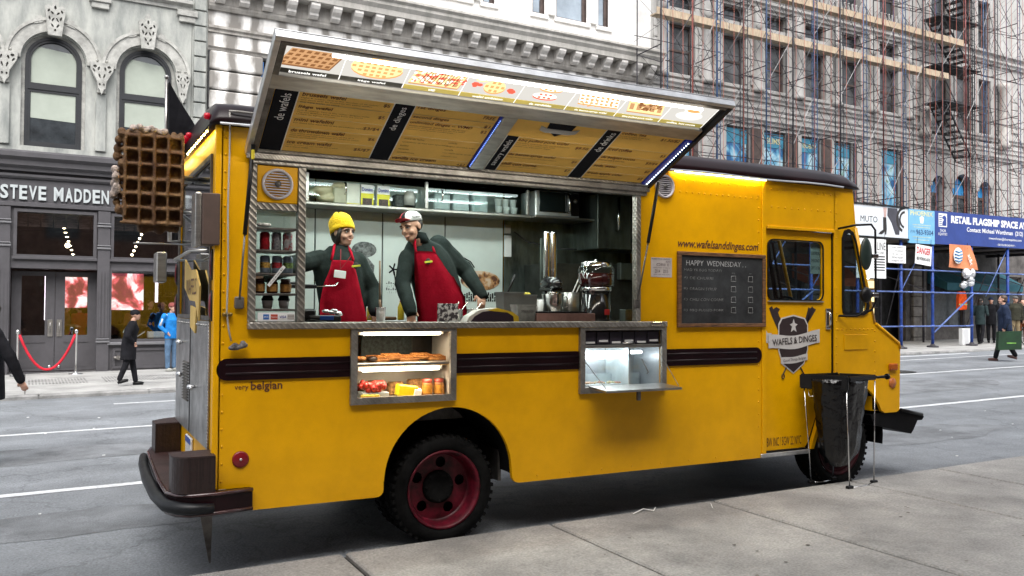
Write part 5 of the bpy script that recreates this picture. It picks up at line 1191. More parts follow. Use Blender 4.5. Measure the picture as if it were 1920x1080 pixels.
# overhead cabinet with sliding glass
cb = bx('wall_cabinet', .60, 3.24, 1.62, 1.98, 2.555, 2.58, STEEL)
for x in (.98, 2.10, 3.18): bx('cabinet_post', x, x + .03, 1.60, 1.63, 2.58, 2.83, STEEL, cb)
for a, b in ((1.0, 1.55), (1.5, 2.1), (2.13, 2.68), (2.62, 3.18)):
    mb = MB(); mb.box(a, b, 1.605 + (a % .1), 1.608 + (a % .1), 2.59, 2.82); mb.build('sliding_glass', CLEAR, cb)
for x in (1.33, 2.26): mb = MB(); mb.tube([(x, 1.60, 2.66), (x, 1.57, 2.67), (x, 1.57, 2.75), (x, 1.60, 2.76)], .008, 6); mb.build('cabinet_handle', CHROME, cb)
bx('microwave_shelf', 3.245, 3.95, 1.55, 1.98, 2.555, 2.575, STEEL)
hdp = bx('hood_cabinet', 3.955, 4.715, 1.50, 1.98, 2.27, 2.83, HOOD)
for x in (4.18, 4.54):
    mb = MB(); mb.tube([(x, 1.49, 2.46), (x, 1.45, 2.47), (x, 1.45, 2.80)], .014, 8); mb.build('cabinet_handle', CHROME, hdp)
mb = MB(); mb.box(4.37, 4.376, 1.494, 1.499, 2.28, 2.83); mb.build('cabinet_seam', FLATBLK, hdp)
for k, x in enumerate((3.06, 3.13)):
    mb = MB(); mb.lathe([(.032, 0), (.034, .02), (.034, .42), (.03, .43)], (x, 1.0, 1.93 + k * .0), 14); part(mb, 'cup_tube', CHROME)
bx('cup_tube_mount', 3.02, 3.17, 1.04, 1.06, 1.9, 2.3, HOOD)
bx('socket_strip', 3.12, 3.20, 1.955, 1.979, 2.18, 2.40, WHITEP); bx('switch', 3.12, 3.19, 1.955, 1.979, 2.42, 2.51, pm('beige_switch', (.35, .33, .3), .5))
mb = MB(); mb.tube([(3.22, 1.94, 2.44), (3.35, 1.9, 2.34), (3.6, 1.7, 2.27), (3.7, 1.5, 2.25)], .008, 6); part(mb, 'cable', BLK)
bx('warming_cabinet', 3.35, 4.6, 1.38, 1.95, 1.541, 2.10, pm('dark_appliance', (.06, .065, .06), .4, .5, var=.3))
bx('cable_box', 4.1, 4.35, 1.30, 1.37, 1.95, 2.12, HOOD)
mb = MB(); mb.tube([(4.55, .6, 2.3), (4.53, .6, 2.0), (4.56, .6, 1.75), (4.5, .58, 1.58), (4.2, .5, 1.56)], .008, 6); part(mb, 'cable', BLK)
# wall art on the back panels: whipped swirl, waffle picture, script
mb = MB()
for k in range(7): mb.tube([(2.53 + .17 * math.cos(t * .5 + .3) * (1 - k * .1) + .1, 1.982, 2.02 + .14 * math.sin(t * .5 + .3) * (1 - k * .11)) for t in range(7)], .006, 5)
part(mb, 'wall_drawing', FLATBLK)
mb = MB(); mb.ell((2.86, 1.982, 1.93), (.22, .004, .10), nu=20, nv=12); part(mb, 'waffle_picture', ramp_mat('choc_waffle', [(0, (.04, .015, .01)), (.42, (.12, .04, .02)), (.5, (.5, .25, .1)), (.6, (.65, .5, .38))], 14, rough=.6))
mb = MB()
for r_ in range(3):
    for k in range(16): mb.box(2.68 + k * .024, 2.695 + k * .024, 1.981, 1.984, 1.78 - r_ * .03, 1.795 - r_ * .03 + .01 * ((k * 7 + r_) % 3))
stuff(part(mb, 'wall_script', FLATBLK))
mb = MB(); mb.ell((1.64, 1.982, 2.20), (.12, .003, .075), nu=14, nv=10); mb.prism([(1.60, 1.80), (1.72, 1.84), (1.74, 2.05), (1.66, 2.14), (1.60, 2.02)], 1.979, 1.984); part(mb, 'wall_drawing', pm('grey_print', (.17, .18, .18), .7, var=.5, vs=25))
for x_, z_ in ((.94, 2.02),):
    mb = MB(); mb.ell((x_, 1.982, z_), (.12, .004, .09), nu=20, nv=12); part(mb, 'waffle_picture', ramp_mat('choc_waffle', [(0, (.04, .015, .01))], 14))
mb = MB()
for k in range(5): mb.tube([(1.93 + .05 * math.cos(k * 1.25) * t, 1.982, 2.02 + .06 * math.sin(k * 1.25) * t) for t in (0, .5, 1)], .008, 5)
mb.tube([(1.94, 1.982, 2.0), (1.96, 1.982, 1.86)], .006, 5); part(mb, 'wall_drawing', FLATBLK)
mb = MB()
for r_ in range(4):
    for k in range(9): mb.box(1.86 + k * .022 + .01 * (r_ % 2), 1.871 + k * .022, 1.981, 1.984, 1.88 - r_ * .03, 1.888 - r_ * .03 + .008 * ((k * 5 + r_) % 3))
stuff(part(mb, 'wall_script', pm('script_grey', (.10, .11, .11), .7)))
# cab interior
bx('driver_seat', 5.05, 5.5, .5, .95, 1.25, 1.38, FLATBLK, None, .04); bx('seat_back', 5.0, 5.1, .5, .95, 1.38, 2.0, FLATBLK, None, .03); bx('dashboard', 5.85, 6.2, .06, 1.98, 1.15, 1.55, pm('dash_grey', (.2, .2, .19), .6), None, .04)
mb = MB(); mb.tube([(5.72 + .06 * math.sin(t * PI / 8), .72 + .2 * math.cos(t * PI / 8), 1.60 + .19 * math.sin(t * PI / 8)) for t in range(17)], .014, 6); part(mb, 'steering_wheel', BLK)
mb = MB(); mb.tube([(4.88, .08, 2.28), (5.02, .1, 1.76)], .02, 6); mb.tube([(4.95, .08, 2.28), (5.09, .1, 1.76)], .012, 6); part(mb, 'grab_rail', FLATBLK)
bx('cab_lamp', 5.2, 5.24, .9, .94, 2.12, 2.16, BULB); bx('cab_wall', 4.741, 4.76, .05, 1.98, .8, 2.83, FLATBLK)
bx('cab_ceiling', 4.76, 5.9, .05, 1.98, 2.82, 2.834, FLATBLK)
mb = MB(); mb.box(5.40, 5.53, .041, .044, 2.0, 2.29); ps = part(mb, 'window_notice', pm('notice_mint', (.55, .68, .64), .6))
for k, s in enumerate(('DEPT.OF BUILD', 'ELECTRICAL', 'EMERGENCY', 'DEPT.OF TRA')): text(s, 'lettering', INKK, ps, face_near(5.465, .038, 2.265 - k * .07), w=.115, h=.03)
# driver's mirror
mb = MB(); mb.tube([(5.72, -.01, 2.44), (5.74, -.2, 2.46), (5.90, -.24, 2.47), (5.955, -.24, 2.42), (5.96, -.24, 1.74), (5.93, -.22, 1.66), (5.86, -.1, 1.60), (5.72, -.01, 1.60)], .011, 8); mir = part(mb, 'mirror_arm', BLK)
mb = MB(); mb.ell((5.85, -.22, 2.19), (.075, .035, .155), nu=18, nv=12); mb.build('mirror_head', pm('mirror_shell', (.02, .035, .03), .35, var=.2), mir)
mb = MB(); mb.ell((5.85, -.22, 1.80), (.07, .04, .075), nu=16, nv=10); mb.build('mirror_head', BLK, mir)
for z in (2.17, 1.80): mb = MB(); mb.bbox(5.90, 5.98, -.26, -.22, z - .02, z + .02, .004); mb.build('clamp', CHROME, mir)
# --- lettering on the body
text('very', 'lettering', INKB, TR, face_near(.122, -.0015, 1.117), w=.088, align='L'); text('belgian', 'lettering', INKB, TR, face_near(.225, -.0015, 1.125), w=.205, align='L', bold=.016)
text('www.wafelsanddinges.com', 'lettering', INKB, TR, face_near(4.235, -.0015, 2.212), w=.92, h=.092, shear=.28, bold=.016)
text('BW INC / 5GW 22 NYC', 'lettering', INKB, TR, face_near(5.035, .0195, .445), w=.43, h=.08)
# door emblem
L_ = .0205
def pl(pts, name, mt, d, P=None):
    mb = MB(); mb.prism(pts, L_ - d - .0015, L_ - d); return part(mb, name, mt, P)
EMB = pm('emblem_brown', (.03, .018, .018), .5, var=.1); EMW = pm('emblem_white', (.56, .54, .52), .5, var=.04)
for s, o in ((-1, [(4.97, 1.45), (5.03, 1.50), (4.96, 1.63), (4.985, 1.66), (4.94, 1.68), (4.90, 1.66), (4.885, 1.69), (4.85, 1.67), (4.88, 1.60)]), (1, [(5.33, 1.50), (5.27, 1.45), (5.40, 1.60), (5.45, 1.66), (5.42, 1.67), (5.40, 1.69), (5.375, 1.67), (5.35, 1.68), (5.31, 1.57)])): pl(o, 'emblem_utensil', EMB, .0)
sh = [(4.96, 1.52), (5.0, 1.58), (5.15, 1.61), (5.30, 1.58), (5.34, 1.52), (5.34, 1.28), (5.29, 1.15), (5.15, 1.06), (5.01, 1.15), (4.96, 1.28)]
pl(sh, 'emblem_shield', EMW, .002); em = pl([(5.15 + (x - 5.15) * .93, 1.34 + (z - 1.34) * .95) for x, z in sh], 'emblem_shield', EMB, .004)
pl([(4.79, 1.50), (4.83, 1.44), (4.88, 1.44), (4.86, 1.40), (4.88, 1.36), (4.82, 1.35), (4.78, 1.36), (4.81, 1.42)], 'emblem_ribbon', EMW, .0)
def ribbon(x0, x1, zc, h, sag, rise, d, P=None):
    n = 12; up_ = []; lo = []
    for i in range(n + 1):
        t = i / n; x = x0 + (x1 - x0) * t; z = zc + sag * (math.cos(t * 2 * PI) - 1) * .5 + rise * t; up_.append((x, z + h / 2)); lo.append((x, z - h / 2))
    return pl(up_ + lo[::-1], 'emblem_ribbon', EMW, d, P)
ribbon(4.835, 5.49, 1.365, .125, .035, .045, .006); ribbon(4.99, 5.33, 1.185, .06, .012, .03, .006)
text('WAFELS & DINGES', 'lettering', EMB, TR, face_near(5.165, .0110, 1.372) @ Matrix.Rotation(R(4), 4, 'Z'), w=.57, h=.062, bold=.012)
text('Good Things Belgian', 'lettering', EMB, TR, face_near(5.16, .0110, 1.192) @ Matrix.Rotation(R(5), 4, 'Z'), w=.29, h=.032)
pl([(5.15, 1.57), (5.165, 1.53), (5.20, 1.52), (5.17, 1.50), (5.185, 1.45), (5.15, 1.47), (5.115, 1.45), (5.13, 1.50), (5.10, 1.52), (5.135, 1.53)], 'emblem_lily', EMW, .008)
for s in (-1, 1):
    mb = MB(); x = 5.15 + s * .13; mb.tube([(5.15 + s * .09, L_ - .004, 1.12), (5.15 + s * .13, L_ - .004, 1.06)], .006, 5); mb.tube([(x + .016 * math.cos(t * PI / 4), L_ - .004, 1.04 + .02 * math.sin(t * PI / 4)) for t in range(9)], .005, 5); part(mb, 'emblem_utensil', EMB)
# permit sticker
mb = MB(); mb.box(3.49, 3.71, -.003, -.001, 1.925, 2.09); st = part(mb, 'permit_sticker', pm('sticker', (.55, .50, .48), .5))
SK = pm('sticker_ink', (.07, .04, .05), .6)
for s, x, z, w_, h_ in (('MOBILE FOOD VENDOR', 3.59, 2.078, .19, .012), ('NYC', 3.67, 2.055, .05, .018), ('C2850  E', 3.61, 2.03, .13, .022), ('2014', 3.555, 1.975, .055, .03), ('2015', 3.64, 1.975, .055, .03), ('JAN FEB MAR APR', 3.6, 1.945, .17, .01), ('DEPARTMENT OF HEALTH', 3.6, 2.004, .18, .008)): text(s, 'lettering', SK, st, face_near(x, -.0045, z), w=w_, h=h_)
# --- serving hatch
d_ = Vector((-.035, -1.12, .48)); Lh = Vector((0, -1.12, .48)).length; d_ = Vector((-.043, -.9185, .3936)); nh = Vector((0, -.3936, -.9185)).normalized()
HM = Matrix(((1, d_[0], nh[0], 0), (0, d_[1], nh[1], -.03), (0, d_[2], nh[2], 2.655), (0, 0, 0, 1)))
HT = bpy.data.objects.new('serving_hatch', None); COL.objects.link(HT); HT.parent = TR; HT.matrix_local = Matrix.Translation((0, 0, 0))
def hp(mb, name, mt, recalc=True):
    for v in mb.bm.verts: v.co = HM @ v.co
    return mb.build(name, mt, HT, recalc)
def hbox(name, x0, x1, s0, s1, z0, z1, mt, b=.003): mb = MB(); mb.bbox(x0, x1, s0, s1, z0, z1, b); return hp(mb, name, mt)
X0, X1, LH = .163, 3.445, 1.195
hbox('hatch_skin', X0, X1, .0, LH, -.055, -.045, ALU)
hbox('hatch_frame', X0, X1, LH - .035, LH, -.044, .004, ALU); hbox('hatch_frame', X0, X0 + .035, .0, LH - .036, -.044, .004, ALU); hbox('hatch_frame', X1 - .03, X1, .0, LH - .036, -.044, .004, BLK)
hbox('inner_lining', X0 + .036, X1 - .031, .0, LH - .036, -.044, -.034, pm('hatch_lining', (.10, .095, .09), .5, .3, var=.2))
hbox('left_channel', X0 + .037, X0 + .075, .02, LH - .04, -.033, -.004, STEELD); hbox('top_channel', .2, 3.40, 1.125, 1.155, -.033, .002, STEELD)
hbox('cross_bar', .20, 3.39, .725, .855, -.033, -.002, STEEL); hbox('centre_bar', 1.765, 1.875, .06, .724, -.033, -.004, STEEL); hbox('base_bar', .2, 3.42, .0, .045, -.033, -.004, TREADW)
LIT = emis('lightbox_white', (.94, .90, .83), .38)
hbox('picture_panel', .205, 3.37, .862, 1.12, -.032, -.022, LIT, .001)
mb = MB(); mb.tube([(.5, 1.10, .0), (3.2, 1.10, .0)], .010, 8); hp(mb, 'tube_lamp', emis('hatch_tube', (1, .95, .85), 7.0))
MENU = []
for a, b, s1_ in ((.24, 1.745, .722), (1.89, 3.335, .722)): hbox('menu_board', a, b, .05, s1_, -.032, -.024, TAN, .001)
DKB = pm('menu_black', (.010, .011, .015), .7, var=.1, spec=.1)
def hq(pts, name, mt, z=-.0225, P=None):
    mb = MB(); mb.prism(pts, z, z + .0012, plane='XY'); return hp(mb, name, mt)
def hrect(x0, x1, s0, s1, name, mt, z=-.0225): return hq([(x0, s0), (x1, s0), (x1, s1), (x0, s1)], name, mt, z)
for a, b, s1_, wd, wt in ((.245, .385, .72, 'de wafels', .28), (1.0, 1.135, .72, 'de dinges', .26), (1.895, 1.985, .50, 'savory wafels', .34), (2.625, 2.745, .72, 'de drinks', .25)):
    hrect(a, b, .05, s1_, 'menu_column', DKB); hrect(b, b + .006, .05, s1_, 'menu_rule', INKW)
    if a != .245: hrect(a - .006, a, .05, s1_, 'menu_rule', INKW)
    M_ = HM @ Matrix.Translation(((a + b) / 2 + .0, s1_ - .045 - wt / 2, -.0205)) @ Matrix.Rotation(PI / 2, 4, 'Z'); text(wd, 'lettering', INKW, HT, M_, w=wt, h=.06)
def ht(s, x, y, mt, **k): return text(s, 'menu_text', mt, HT, HM @ Matrix.Translation((x, y, -.0222)), **k)
def hrow(x0, x1, ys): 
    for y in ys: hrect(x0, x1, y - .0015, y + .0015, 'menu_rule', pm('rule_tan', (.62, .48, .26), .6))
hrow(.395, .99, (.60, .455, .33, .20)); hrow(1.145, 1.74, (.615, .555, .37, .12)); hrow(1.99, 2.62, (.495, .30, .175)); hrow(2.755, 3.33, (.50, .39, .27, .16)); 
INKM = pm('menu_red_brown', (.14, .035, .015), .6)
GR = [('brussels wafel', .41, .685, '$5', ["Light & crispy. This is the 'mother of all wafels'", 'and don\'t ever be fooled by the paltry waffles', 'that have stolen its name']),
      ('liège wafel', .41, .555, '$5', ["Soft & chewy. This is the 'other' Belgian wafel", 'The one Belgians keep secret from the world', 'Unlike its lighter cousin']),
      ('mini wafelini', .41, .42, '$3/$4', ['For those who want less of the throwdown wafel']),
      ('de throwdown wafel', .41, .30, '$6', ['The wafel that beat the master of the grill', 'Chef approved, with spekuloos and whipped cream', 'simply sensational']),
      ('ice cream wafel', .41, .165, '$5/$7', ['Two scoops of our vanilla ice cream', 'on a warm wafel']),
      ('1st dinges', 1.155, .69, 'FREE', []), ('second dinges', 1.155, .588, '$1', []), ('unlimited dinges -- WMD', 1.155, .525, '$2', ["Wafels of massive deliciousness. We do not", 'limit how many dinges you put on one wafel', 'Discover your favorite combination']),
      ('vanilla ice cream', 1.155, .095, '+$2', []),
      ('bbq pulled pork wafel', 2.0, .46, '$8.50', ['The hearty meal wafel. Our secret pulled pork', 'with slaw and a crispy corn wafel', 'served only with savory dinges']),
      ('de bacon-syrup wafel', 2.0, .275, '$6', ['Crispy bacon and maple syrup baked together']), ('chili con corne', 2.0, .15, '$7', ['Beef chili on a light corn wafel']),
      ('coffee, tea', 2.765, .685, '$1.50/$2', ['Freshly brewed all day long', 'or a cup of black tea']), ('iced coffee', 2.765, .475, '$3', []), ('de belgian cocoa', 2.765, .36, '$3/$4', ['Steamed milk & chocolate']), ('soda, water', 2.765, .24, '$2', []), ('fresh apple cider', 2.765, .13, '$3', ['hot or cold, seasonal'])]
for s, x, y, pr, sm in GR:
    ht(s, x, y, INKM, h=.038, w=.0195 * len(s), align='L', shear=.1, bold=.015)
    xr = {.41: .975, 1.155: 1.725, 2.0: 2.60, 2.765: 3.31}[x]; ht(pr, xr, y - .02, INKM, h=.036, w=.022 * len(pr), align='R', bold=.01)
    for k, l in enumerate(sm): ht(l, x, y - .036 - k * .021, INKM, h=.013, w=.0098 * len(l), align='L')
for k, (a, b) in enumerate((('dulce de leche', 'nutella'), ('spekuloos spread (our specialty)', 'belgian chocolate fudge'), ('butter', 'nutella'), ('bananas', 'real maple syrup (grade a)'), ('strawberries', 'whipped cream'))):
    ht(a, 1.17, .335 - k * .042, INKM, h=.016, w=.0105 * len(a), align='L'); ht(b, 1.50, .335 - k * .042, INKM, h=.016, w=.0095 * len(b), align='L')
# small emblem on the right menu
hq([(2.14, .70), (2.36, .70), (2.35, .62), (2.25, .55), (2.15, .62)], 'menu_emblem', DKB); hq([(2.09, .66), (2.15, .635), (2.35, .635), (2.41, .66), (2.40, .605), (2.35, .585), (2.15, .585), (2.10, .605)], 'menu_emblem', pm('emblem_grey', (.4, .4, .38), .6), -.021)
ht('WAFELS & DINGES', 2.25, .612, DKB, w=.22, h=.025).location.z -= .0
# picture strip: captions and food
divs = [.21, .59, .99, 1.375, 1.775, 2.165, 2.575, 2.965, 3.365]
cap = ['brussels wafel', 'liège wafel', 'WMD', 'wafel ambition', 'de verdekke', 'de bacon-syrup wafel', 'bbq pulled pork wafel', 'coffee, hot cocoa']
CAPB = pm('caption_black', (.015, .015, .012), .5); CAPO = pm('caption_olive', (.22, .17, .035), .5, emit=(.3, .25, .06), es=.35)
CW = emis('caption_white', (1, .98, .92), .8)
for i in range(8):
    hrect(divs[i] + .004, divs[i + 1] - .004, .866, .908, 'caption_bar', CAPB if i in (0, 1) else CAPO, -.0215); hq([(divs[i + 1] - .0015, .866), (divs[i + 1] + .0015, .866), (divs[i + 1] + .0015, 1.118), (divs[i + 1] - .0015, 1.118)], 'picture_divider', CW, -.0212)
    text(cap[i], 'lettering', CW, HT, HM @ Matrix.Translation(((divs[i] + divs[i + 1]) / 2, .887, -.0195)), w=min(.26, .0155 * len(cap[i])), h=.022, bold=.01)
WAF1 = emis('print_waffle', (.55, .30, .14), .62); WAF2 = emis('print_waffle_dark', (.30, .13, .05), .5); WAF3 = emis('print_waffle_gold', (.95, .60, .28), .8); WAF4 = emis('print_waffle_pit', (.72, .33, .12), .7); RDP = emis('print_berry', (.8, .10, .06), .8); CHO = emis('print_chocolate', (.07, .02, .012), .5); GRY = emis('print_grey', (.62, .60, .56), .8); CRM = emis('print_cream', (1, .9, .75), .9)
def pw(cx, cy, wx, hy, sk, nx, ny, base, pit, oval=False):
    def pt(a, b): return (cx + wx * (a - .5) + sk * (b - .5), cy + hy * (b - .5))
    if oval: pts = [(cx + wx / 2 * math.cos(t * PI / 10), cy + hy / 2 * math.sin(t * PI / 10)) for t in range(20)]
    else: pts = [pt(0, 0), pt(1, 0), pt(1, 1), pt(0, 1)]
    hq([(x + .004, y - .014) for x, y in pts], 'printed_food', pit, -.0213); hq(pts, 'printed_food', base, -.0205)
    mb = MB()
    for i in range(nx):
        for j in range(ny):
            q = [pt((i + .2) / nx, (j + .2) / ny), pt((i + .8) / nx, (j + .2) / ny), pt((i + .8) / nx, (j + .8) / ny), pt((i + .2) / nx, (j + .8) / ny)]
            mx_, my_ = sum(p[0] for p in q) / 4, sum(p[1] for p in q) / 4
            if oval and ((mx_ - cx) / (wx / 2)) ** 2 + ((my_ - cy) / (hy / 2)) ** 2 > .8: continue
            mb.add([(x, y, -.0188) for x, y in q], [(0, 1, 2, 3)])
    stuff(hp(mb, 'printed_grid', pit, False))
pw(.395, 1.02, .30, .145, .06, 7, 4, WAF1, WAF2); pw(.79, 1.02, .32, .17, 0, 8, 5, WAF3, WAF4, True)
pw(1.19, 1.01, .33, .15, .03, 6, 3, WAF3, WAF1); pw(1.58, 1.0, .15, .12, 0, 4, 3, WAF3, WAF4, True); pw(1.47, 1.06, .08, .03, 0, 3, 1, CRM, WAF3, True)
pw(1.97, 1.065, .17, .06, 0, 5, 2, CRM, WAF4, True); pw(1.96, .98, .18, .06, 0, 5, 2, CRM, RDP, True); pw(2.37, 1.03, .32, .14, -.05, 8, 4, CRM, WAF4); pw(2.77, 1.005, .30, .11, -.04, 5, 1, WAF3, WAF1)
def blobs(cx, cy, rx, ry, n, r, mt):
    mb = MB()
    for _ in range(n):
        x, y = cx + rnd.uniform(-rx, rx), cy + rnd.uniform(-ry, ry); rr = r * rnd.uniform(.5, 1.2)
        mb.add([(x + rr * math.cos(t * PI / 3), y + rr * .8 * math.sin(t * PI / 3), -.0180 + .0004 * (_ % 3)) for t in range(6)], [tuple(range(6))])
    stuff(hp(mb, 'printed_food', mt, False))
blobs(1.19, 1.01, .18, .065, 46, .012, RDP); blobs(1.19, 1.01, .17, .065, 34, .016, CRM)
for k in range(12): hq([(1.08 + k * .02, .955), (1.084 + k * .02, .955), (1.104 + k * .02, 1.065), (1.10 + k * .02, 1.065)], 'printed_food', CHO, -.0170)
blobs(1.46, .995, .02, .015, 3, .03, RDP); blobs(1.70, .985, .02, .012, 3, .025, RDP); blobs(2.80, 1.02, .10, .035, 40, .014, WAF2); blobs(2.80, 1.03, .08, .02, 20, .014, WAF1); blobs(2.36, .99, .16, .05, 24, .01, WAF4)
hq([(3.17 + .12 * math.cos(t * PI / 10), .985 + .05 * math.sin(t * PI / 10)) for t in range(20)], 'printed_food', GRY, -.0205); hq([(3.17 + .075 * math.cos(t * PI / 10), 1.04 + .03 * math.sin(t * PI / 10)) for t in range(20)], 'printed_food', CRM, -.0195); hq([(3.17 + .06 * math.cos(t * PI / 10), 1.045 + .018 * math.sin(t * PI / 10)) for t in range(20)], 'printed_food', WAF4, -.0185)
# LED dots along the edges
hbox('led_strip', 3.345, 3.405, .05, .70, -.030, -.012, LEDB, .002)
mb = MB()
for k in range(22): mb.ell((3.388 - .0, .06 + k * .029, -.010), (.0055, .0055, .004), nu=5, nv=3)
stuff(hp(mb, 'led_dot', LEDW))
hbox('led_strip', 1.752, 1.766, .08, .70, -.028, -.010, LEDB, .002)
mb = MB()
for k in range(30): mb.ell((1.759, .09 + k * .02, -.008), (.004, .004, .003), nu=5, nv=3)
stuff(hp(mb, 'led_dot', emis('led_blue', (.2, .35, 1), 1.5)))
# gas struts
for a, b, c_ in (((.19, -.16, 2.70), (.155, -.10, 2.12), (.14, -.03, 1.70)), ((3.445, -.16, 2.70), (3.385, -.10, 2.20), (3.33, -.03, 1.72))):
    mb = MB(); mb.tube([a, b], .014, 8); st_ = mb.build('gas_strut', BLK, HT); mb = MB(); mb.tube([b, c_], .007, 6); mb.build('strut_rod', STEELD, HT)
    mb = MB(); mb.bbox(c_[0] - .03, c_[0] + .03, -.032, -.002, c_[2] - .06, c_[2] + .02, .008); mb.build('strut_mount', STEELD, HT)
mb = MB(); mb.bbox(.172, .192, -.20, -.18, 2.60, 2.66, .003); mb.build('strut_label', pm('label_yellow', (.6, .5, .02), .5), HT)
V3 = Vector
# area lamps inside real fittings
def lamp(name, loc, rot, sx, sy, e, col, P):
    l = bpy.data.lights.new(name, 'AREA'); l.shape = 'RECTANGLE'; l.size = sx; l.size_y = sy; l.energy = e; l.color = col
    o = bpy.data.objects.new(name, l); COL.objects.link(o); o.parent = P; o.location = loc; o.rotation_euler = rot; return o
_h = lamp('hatch_tube_light', (0, 0, 0), (0, 0, 0), 2.8, .04, 8, (1, .93, .8), TR)
_p = HM @ V3((1.8, 1.10, .035)); _d = (HM.to_3x3() @ V3((0, -1, -.02))).normalized(); _h.location = _p; _h.rotation_euler = (-_d).to_track_quat('Z', 'Y').to_euler()
lamp('ceiling_lamp_light', (1.95, .50, 2.812), (0, 0, 0), 2.6, .08, 11, (.92, 1, .94), TR); lamp('ceiling_lamp_light', (1.95, 1.20, 2.812), (0, 0, 0), 2.6, .08, 6, (.88, 1, .93), TR)
lamp('case_light', (1.29, .04, 1.452), (0, 0, 0), .55, .03, .9, (1, .84, .6), TR); lamp('case_light', (1.29, .06, 1.194), (0, 0, 0), .55, .03, 1.0, (1, .84, .6), TR)
lamp('drawer_case_light', (3.16, .10, 1.275), (0, 0, 0), .55, .03, .7, (.9, .97, 1), TR)
# ================================================================ PEOPLE
V = Vector
def cloth(name, col, rough=.8, var=.15): return pm('cloth_' + name, col, rough, var=var, vs=6, bump=.45, bs=11, grain=.15, gs=240, spec=.12)
BLKCL = cloth('black', (.013, .013, .016)); GRNCL = cloth('grey_green', (.022, .031, .029)); CHARC = cloth('charcoal', (.028, .031, .036)); REDAP = cloth('red_apron', (.50, .008, .03), var=.08)
JEANS = cloth('jeans', (.10, .17, .27)); BLUEJ = cloth('blue_jacket', (.02, .22, .62), .55); KHAKI = cloth('khaki', (.22, .17, .10)); OLIVE = cloth('olive', (.035, .035, .025)); CAMEL = cloth('camel', (.28, .18, .09)); DKBL = cloth('navy', (.02, .03, .06))
HAIRD = pm('dark_hair', (.018, .011, .008), .5, var=.3, vs=40, bump=.4, bs=90); HAIRB = pm('brown_hair', (.07, .04, .025), .5, var=.3, vs=40)
def sleeve(mb, pts, rs, wr=.0, n=10):
    P, Q = [], []
    for i in range(len(pts) - 1):
        a, b = V(pts[i]), V(pts[i + 1]); m = 7
        for k in range(m):
            t = k / m; P.append(a.lerp(b, t)); r = rs[i] * (1 - t) + rs[i + 1] * t; Q.append(r * (1 + wr * math.sin((i * m + k) * 2.1)))
    P.append(V(pts[-1])); Q.append(rs[-1]); mb.tube(P, Q, n)
    for p, r in zip(pts, rs): mb.ell(p, (r, r, r), nu=10, nv=7)
def rings(mb, rows, n=18):
    """rows: (centre, rx, ry) horizontal ellipses lofted into a trunk"""
    mb.loft([[V(c) + V((math.cos(2 * PI * k / n) * rx, math.sin(2 * PI * k / n) * ry, 0)) for k in range(n)] for c, rx, ry in rows])
def hand(mb, w, d, side, up=V((0, -1, 0)), s=1.0, curl=.5):
    """palm and five unequal, curled fingers; w wrist, d direction of the hand, side the thumb's direction"""
    w = V(w); d = V(d).normalized(); side = V(side); side = (side - d * side.dot(d)).normalized(); nrm = d.cross(side).normalized()
    mb.loft([[w + d * (t * s) + side * (math.cos(a * PI / 5) * rx * s) + nrm * (math.sin(a * PI / 5) * ry * s) for a in range(10)] for t, rx, ry in ((-.02, .024, .018), (.02, .032, .016), (.06, .040, .015), (.09, .038, .012))])
    for k, (o, l) in enumerate(((.030, .068), (.010, .076), (-.010, .070), (-.029, .055))):
        b = w + d * (.082 * s) + side * (o * s); q = b + d * (l * .45 * s) + nrm * (curl * .012 * s); e_ = q + d * (l * .5 * s * (1 - curl * .5)) + nrm * (curl * .035 * s)
        mb.tube([b - d * .015, b, q, e_], [.010 * s, .0098 * s, .009 * s, .0075 * s], 8); mb.ell(e_, (.0075 * s,) * 3, nu=7, nv=5)
    b = w + d * (.02 * s) + side * (.028 * s); mb.tube([b, b + (side * .7 + d * .7) * (.035 * s), b + (side * .5 + d * .85 + nrm * .4) * (.062 * s)], [.014 * s, .011 * s, .009 * s], 8)
def head(mb, M_):
    def e(c, r): mb.ell(M_ @ V(c), r, M_.to_3x3(), nu=16, nv=12)
    e((0, .012, .03), (.074, .094, .083)); e((0, -.028, -.025), (.060, .062, .082)); e((0, -.045, -.083), (.040, .042, .030)); e((0, -.03, -.06), (.052, .05, .045))
    mb.tube([M_ @ V(p) for p in ((0, -.078, .024), (0, -.092, .0), (0, -.105, -.022))], [.008, .009, .0115], 8); e((0, -.099, -.027), (.0145, .010, .008))
    for s in (-1, 1):
        e((s * .034, -.060, -.034), (.025, .022, .024)); mb.tube([M_ @ V(p) for p in ((s * .010, -.083, .022), (s * .032, -.083, .026), (s * .052, -.068, .018))], .009, 6); e((s * .076, .008, -.008), (.009, .02, .031))
    mb.tube([M_ @ V(p) for p in ((-.020, -.082, -.064), (0, -.089, -.066), (.020, -.082, -.064))], .007, 6)
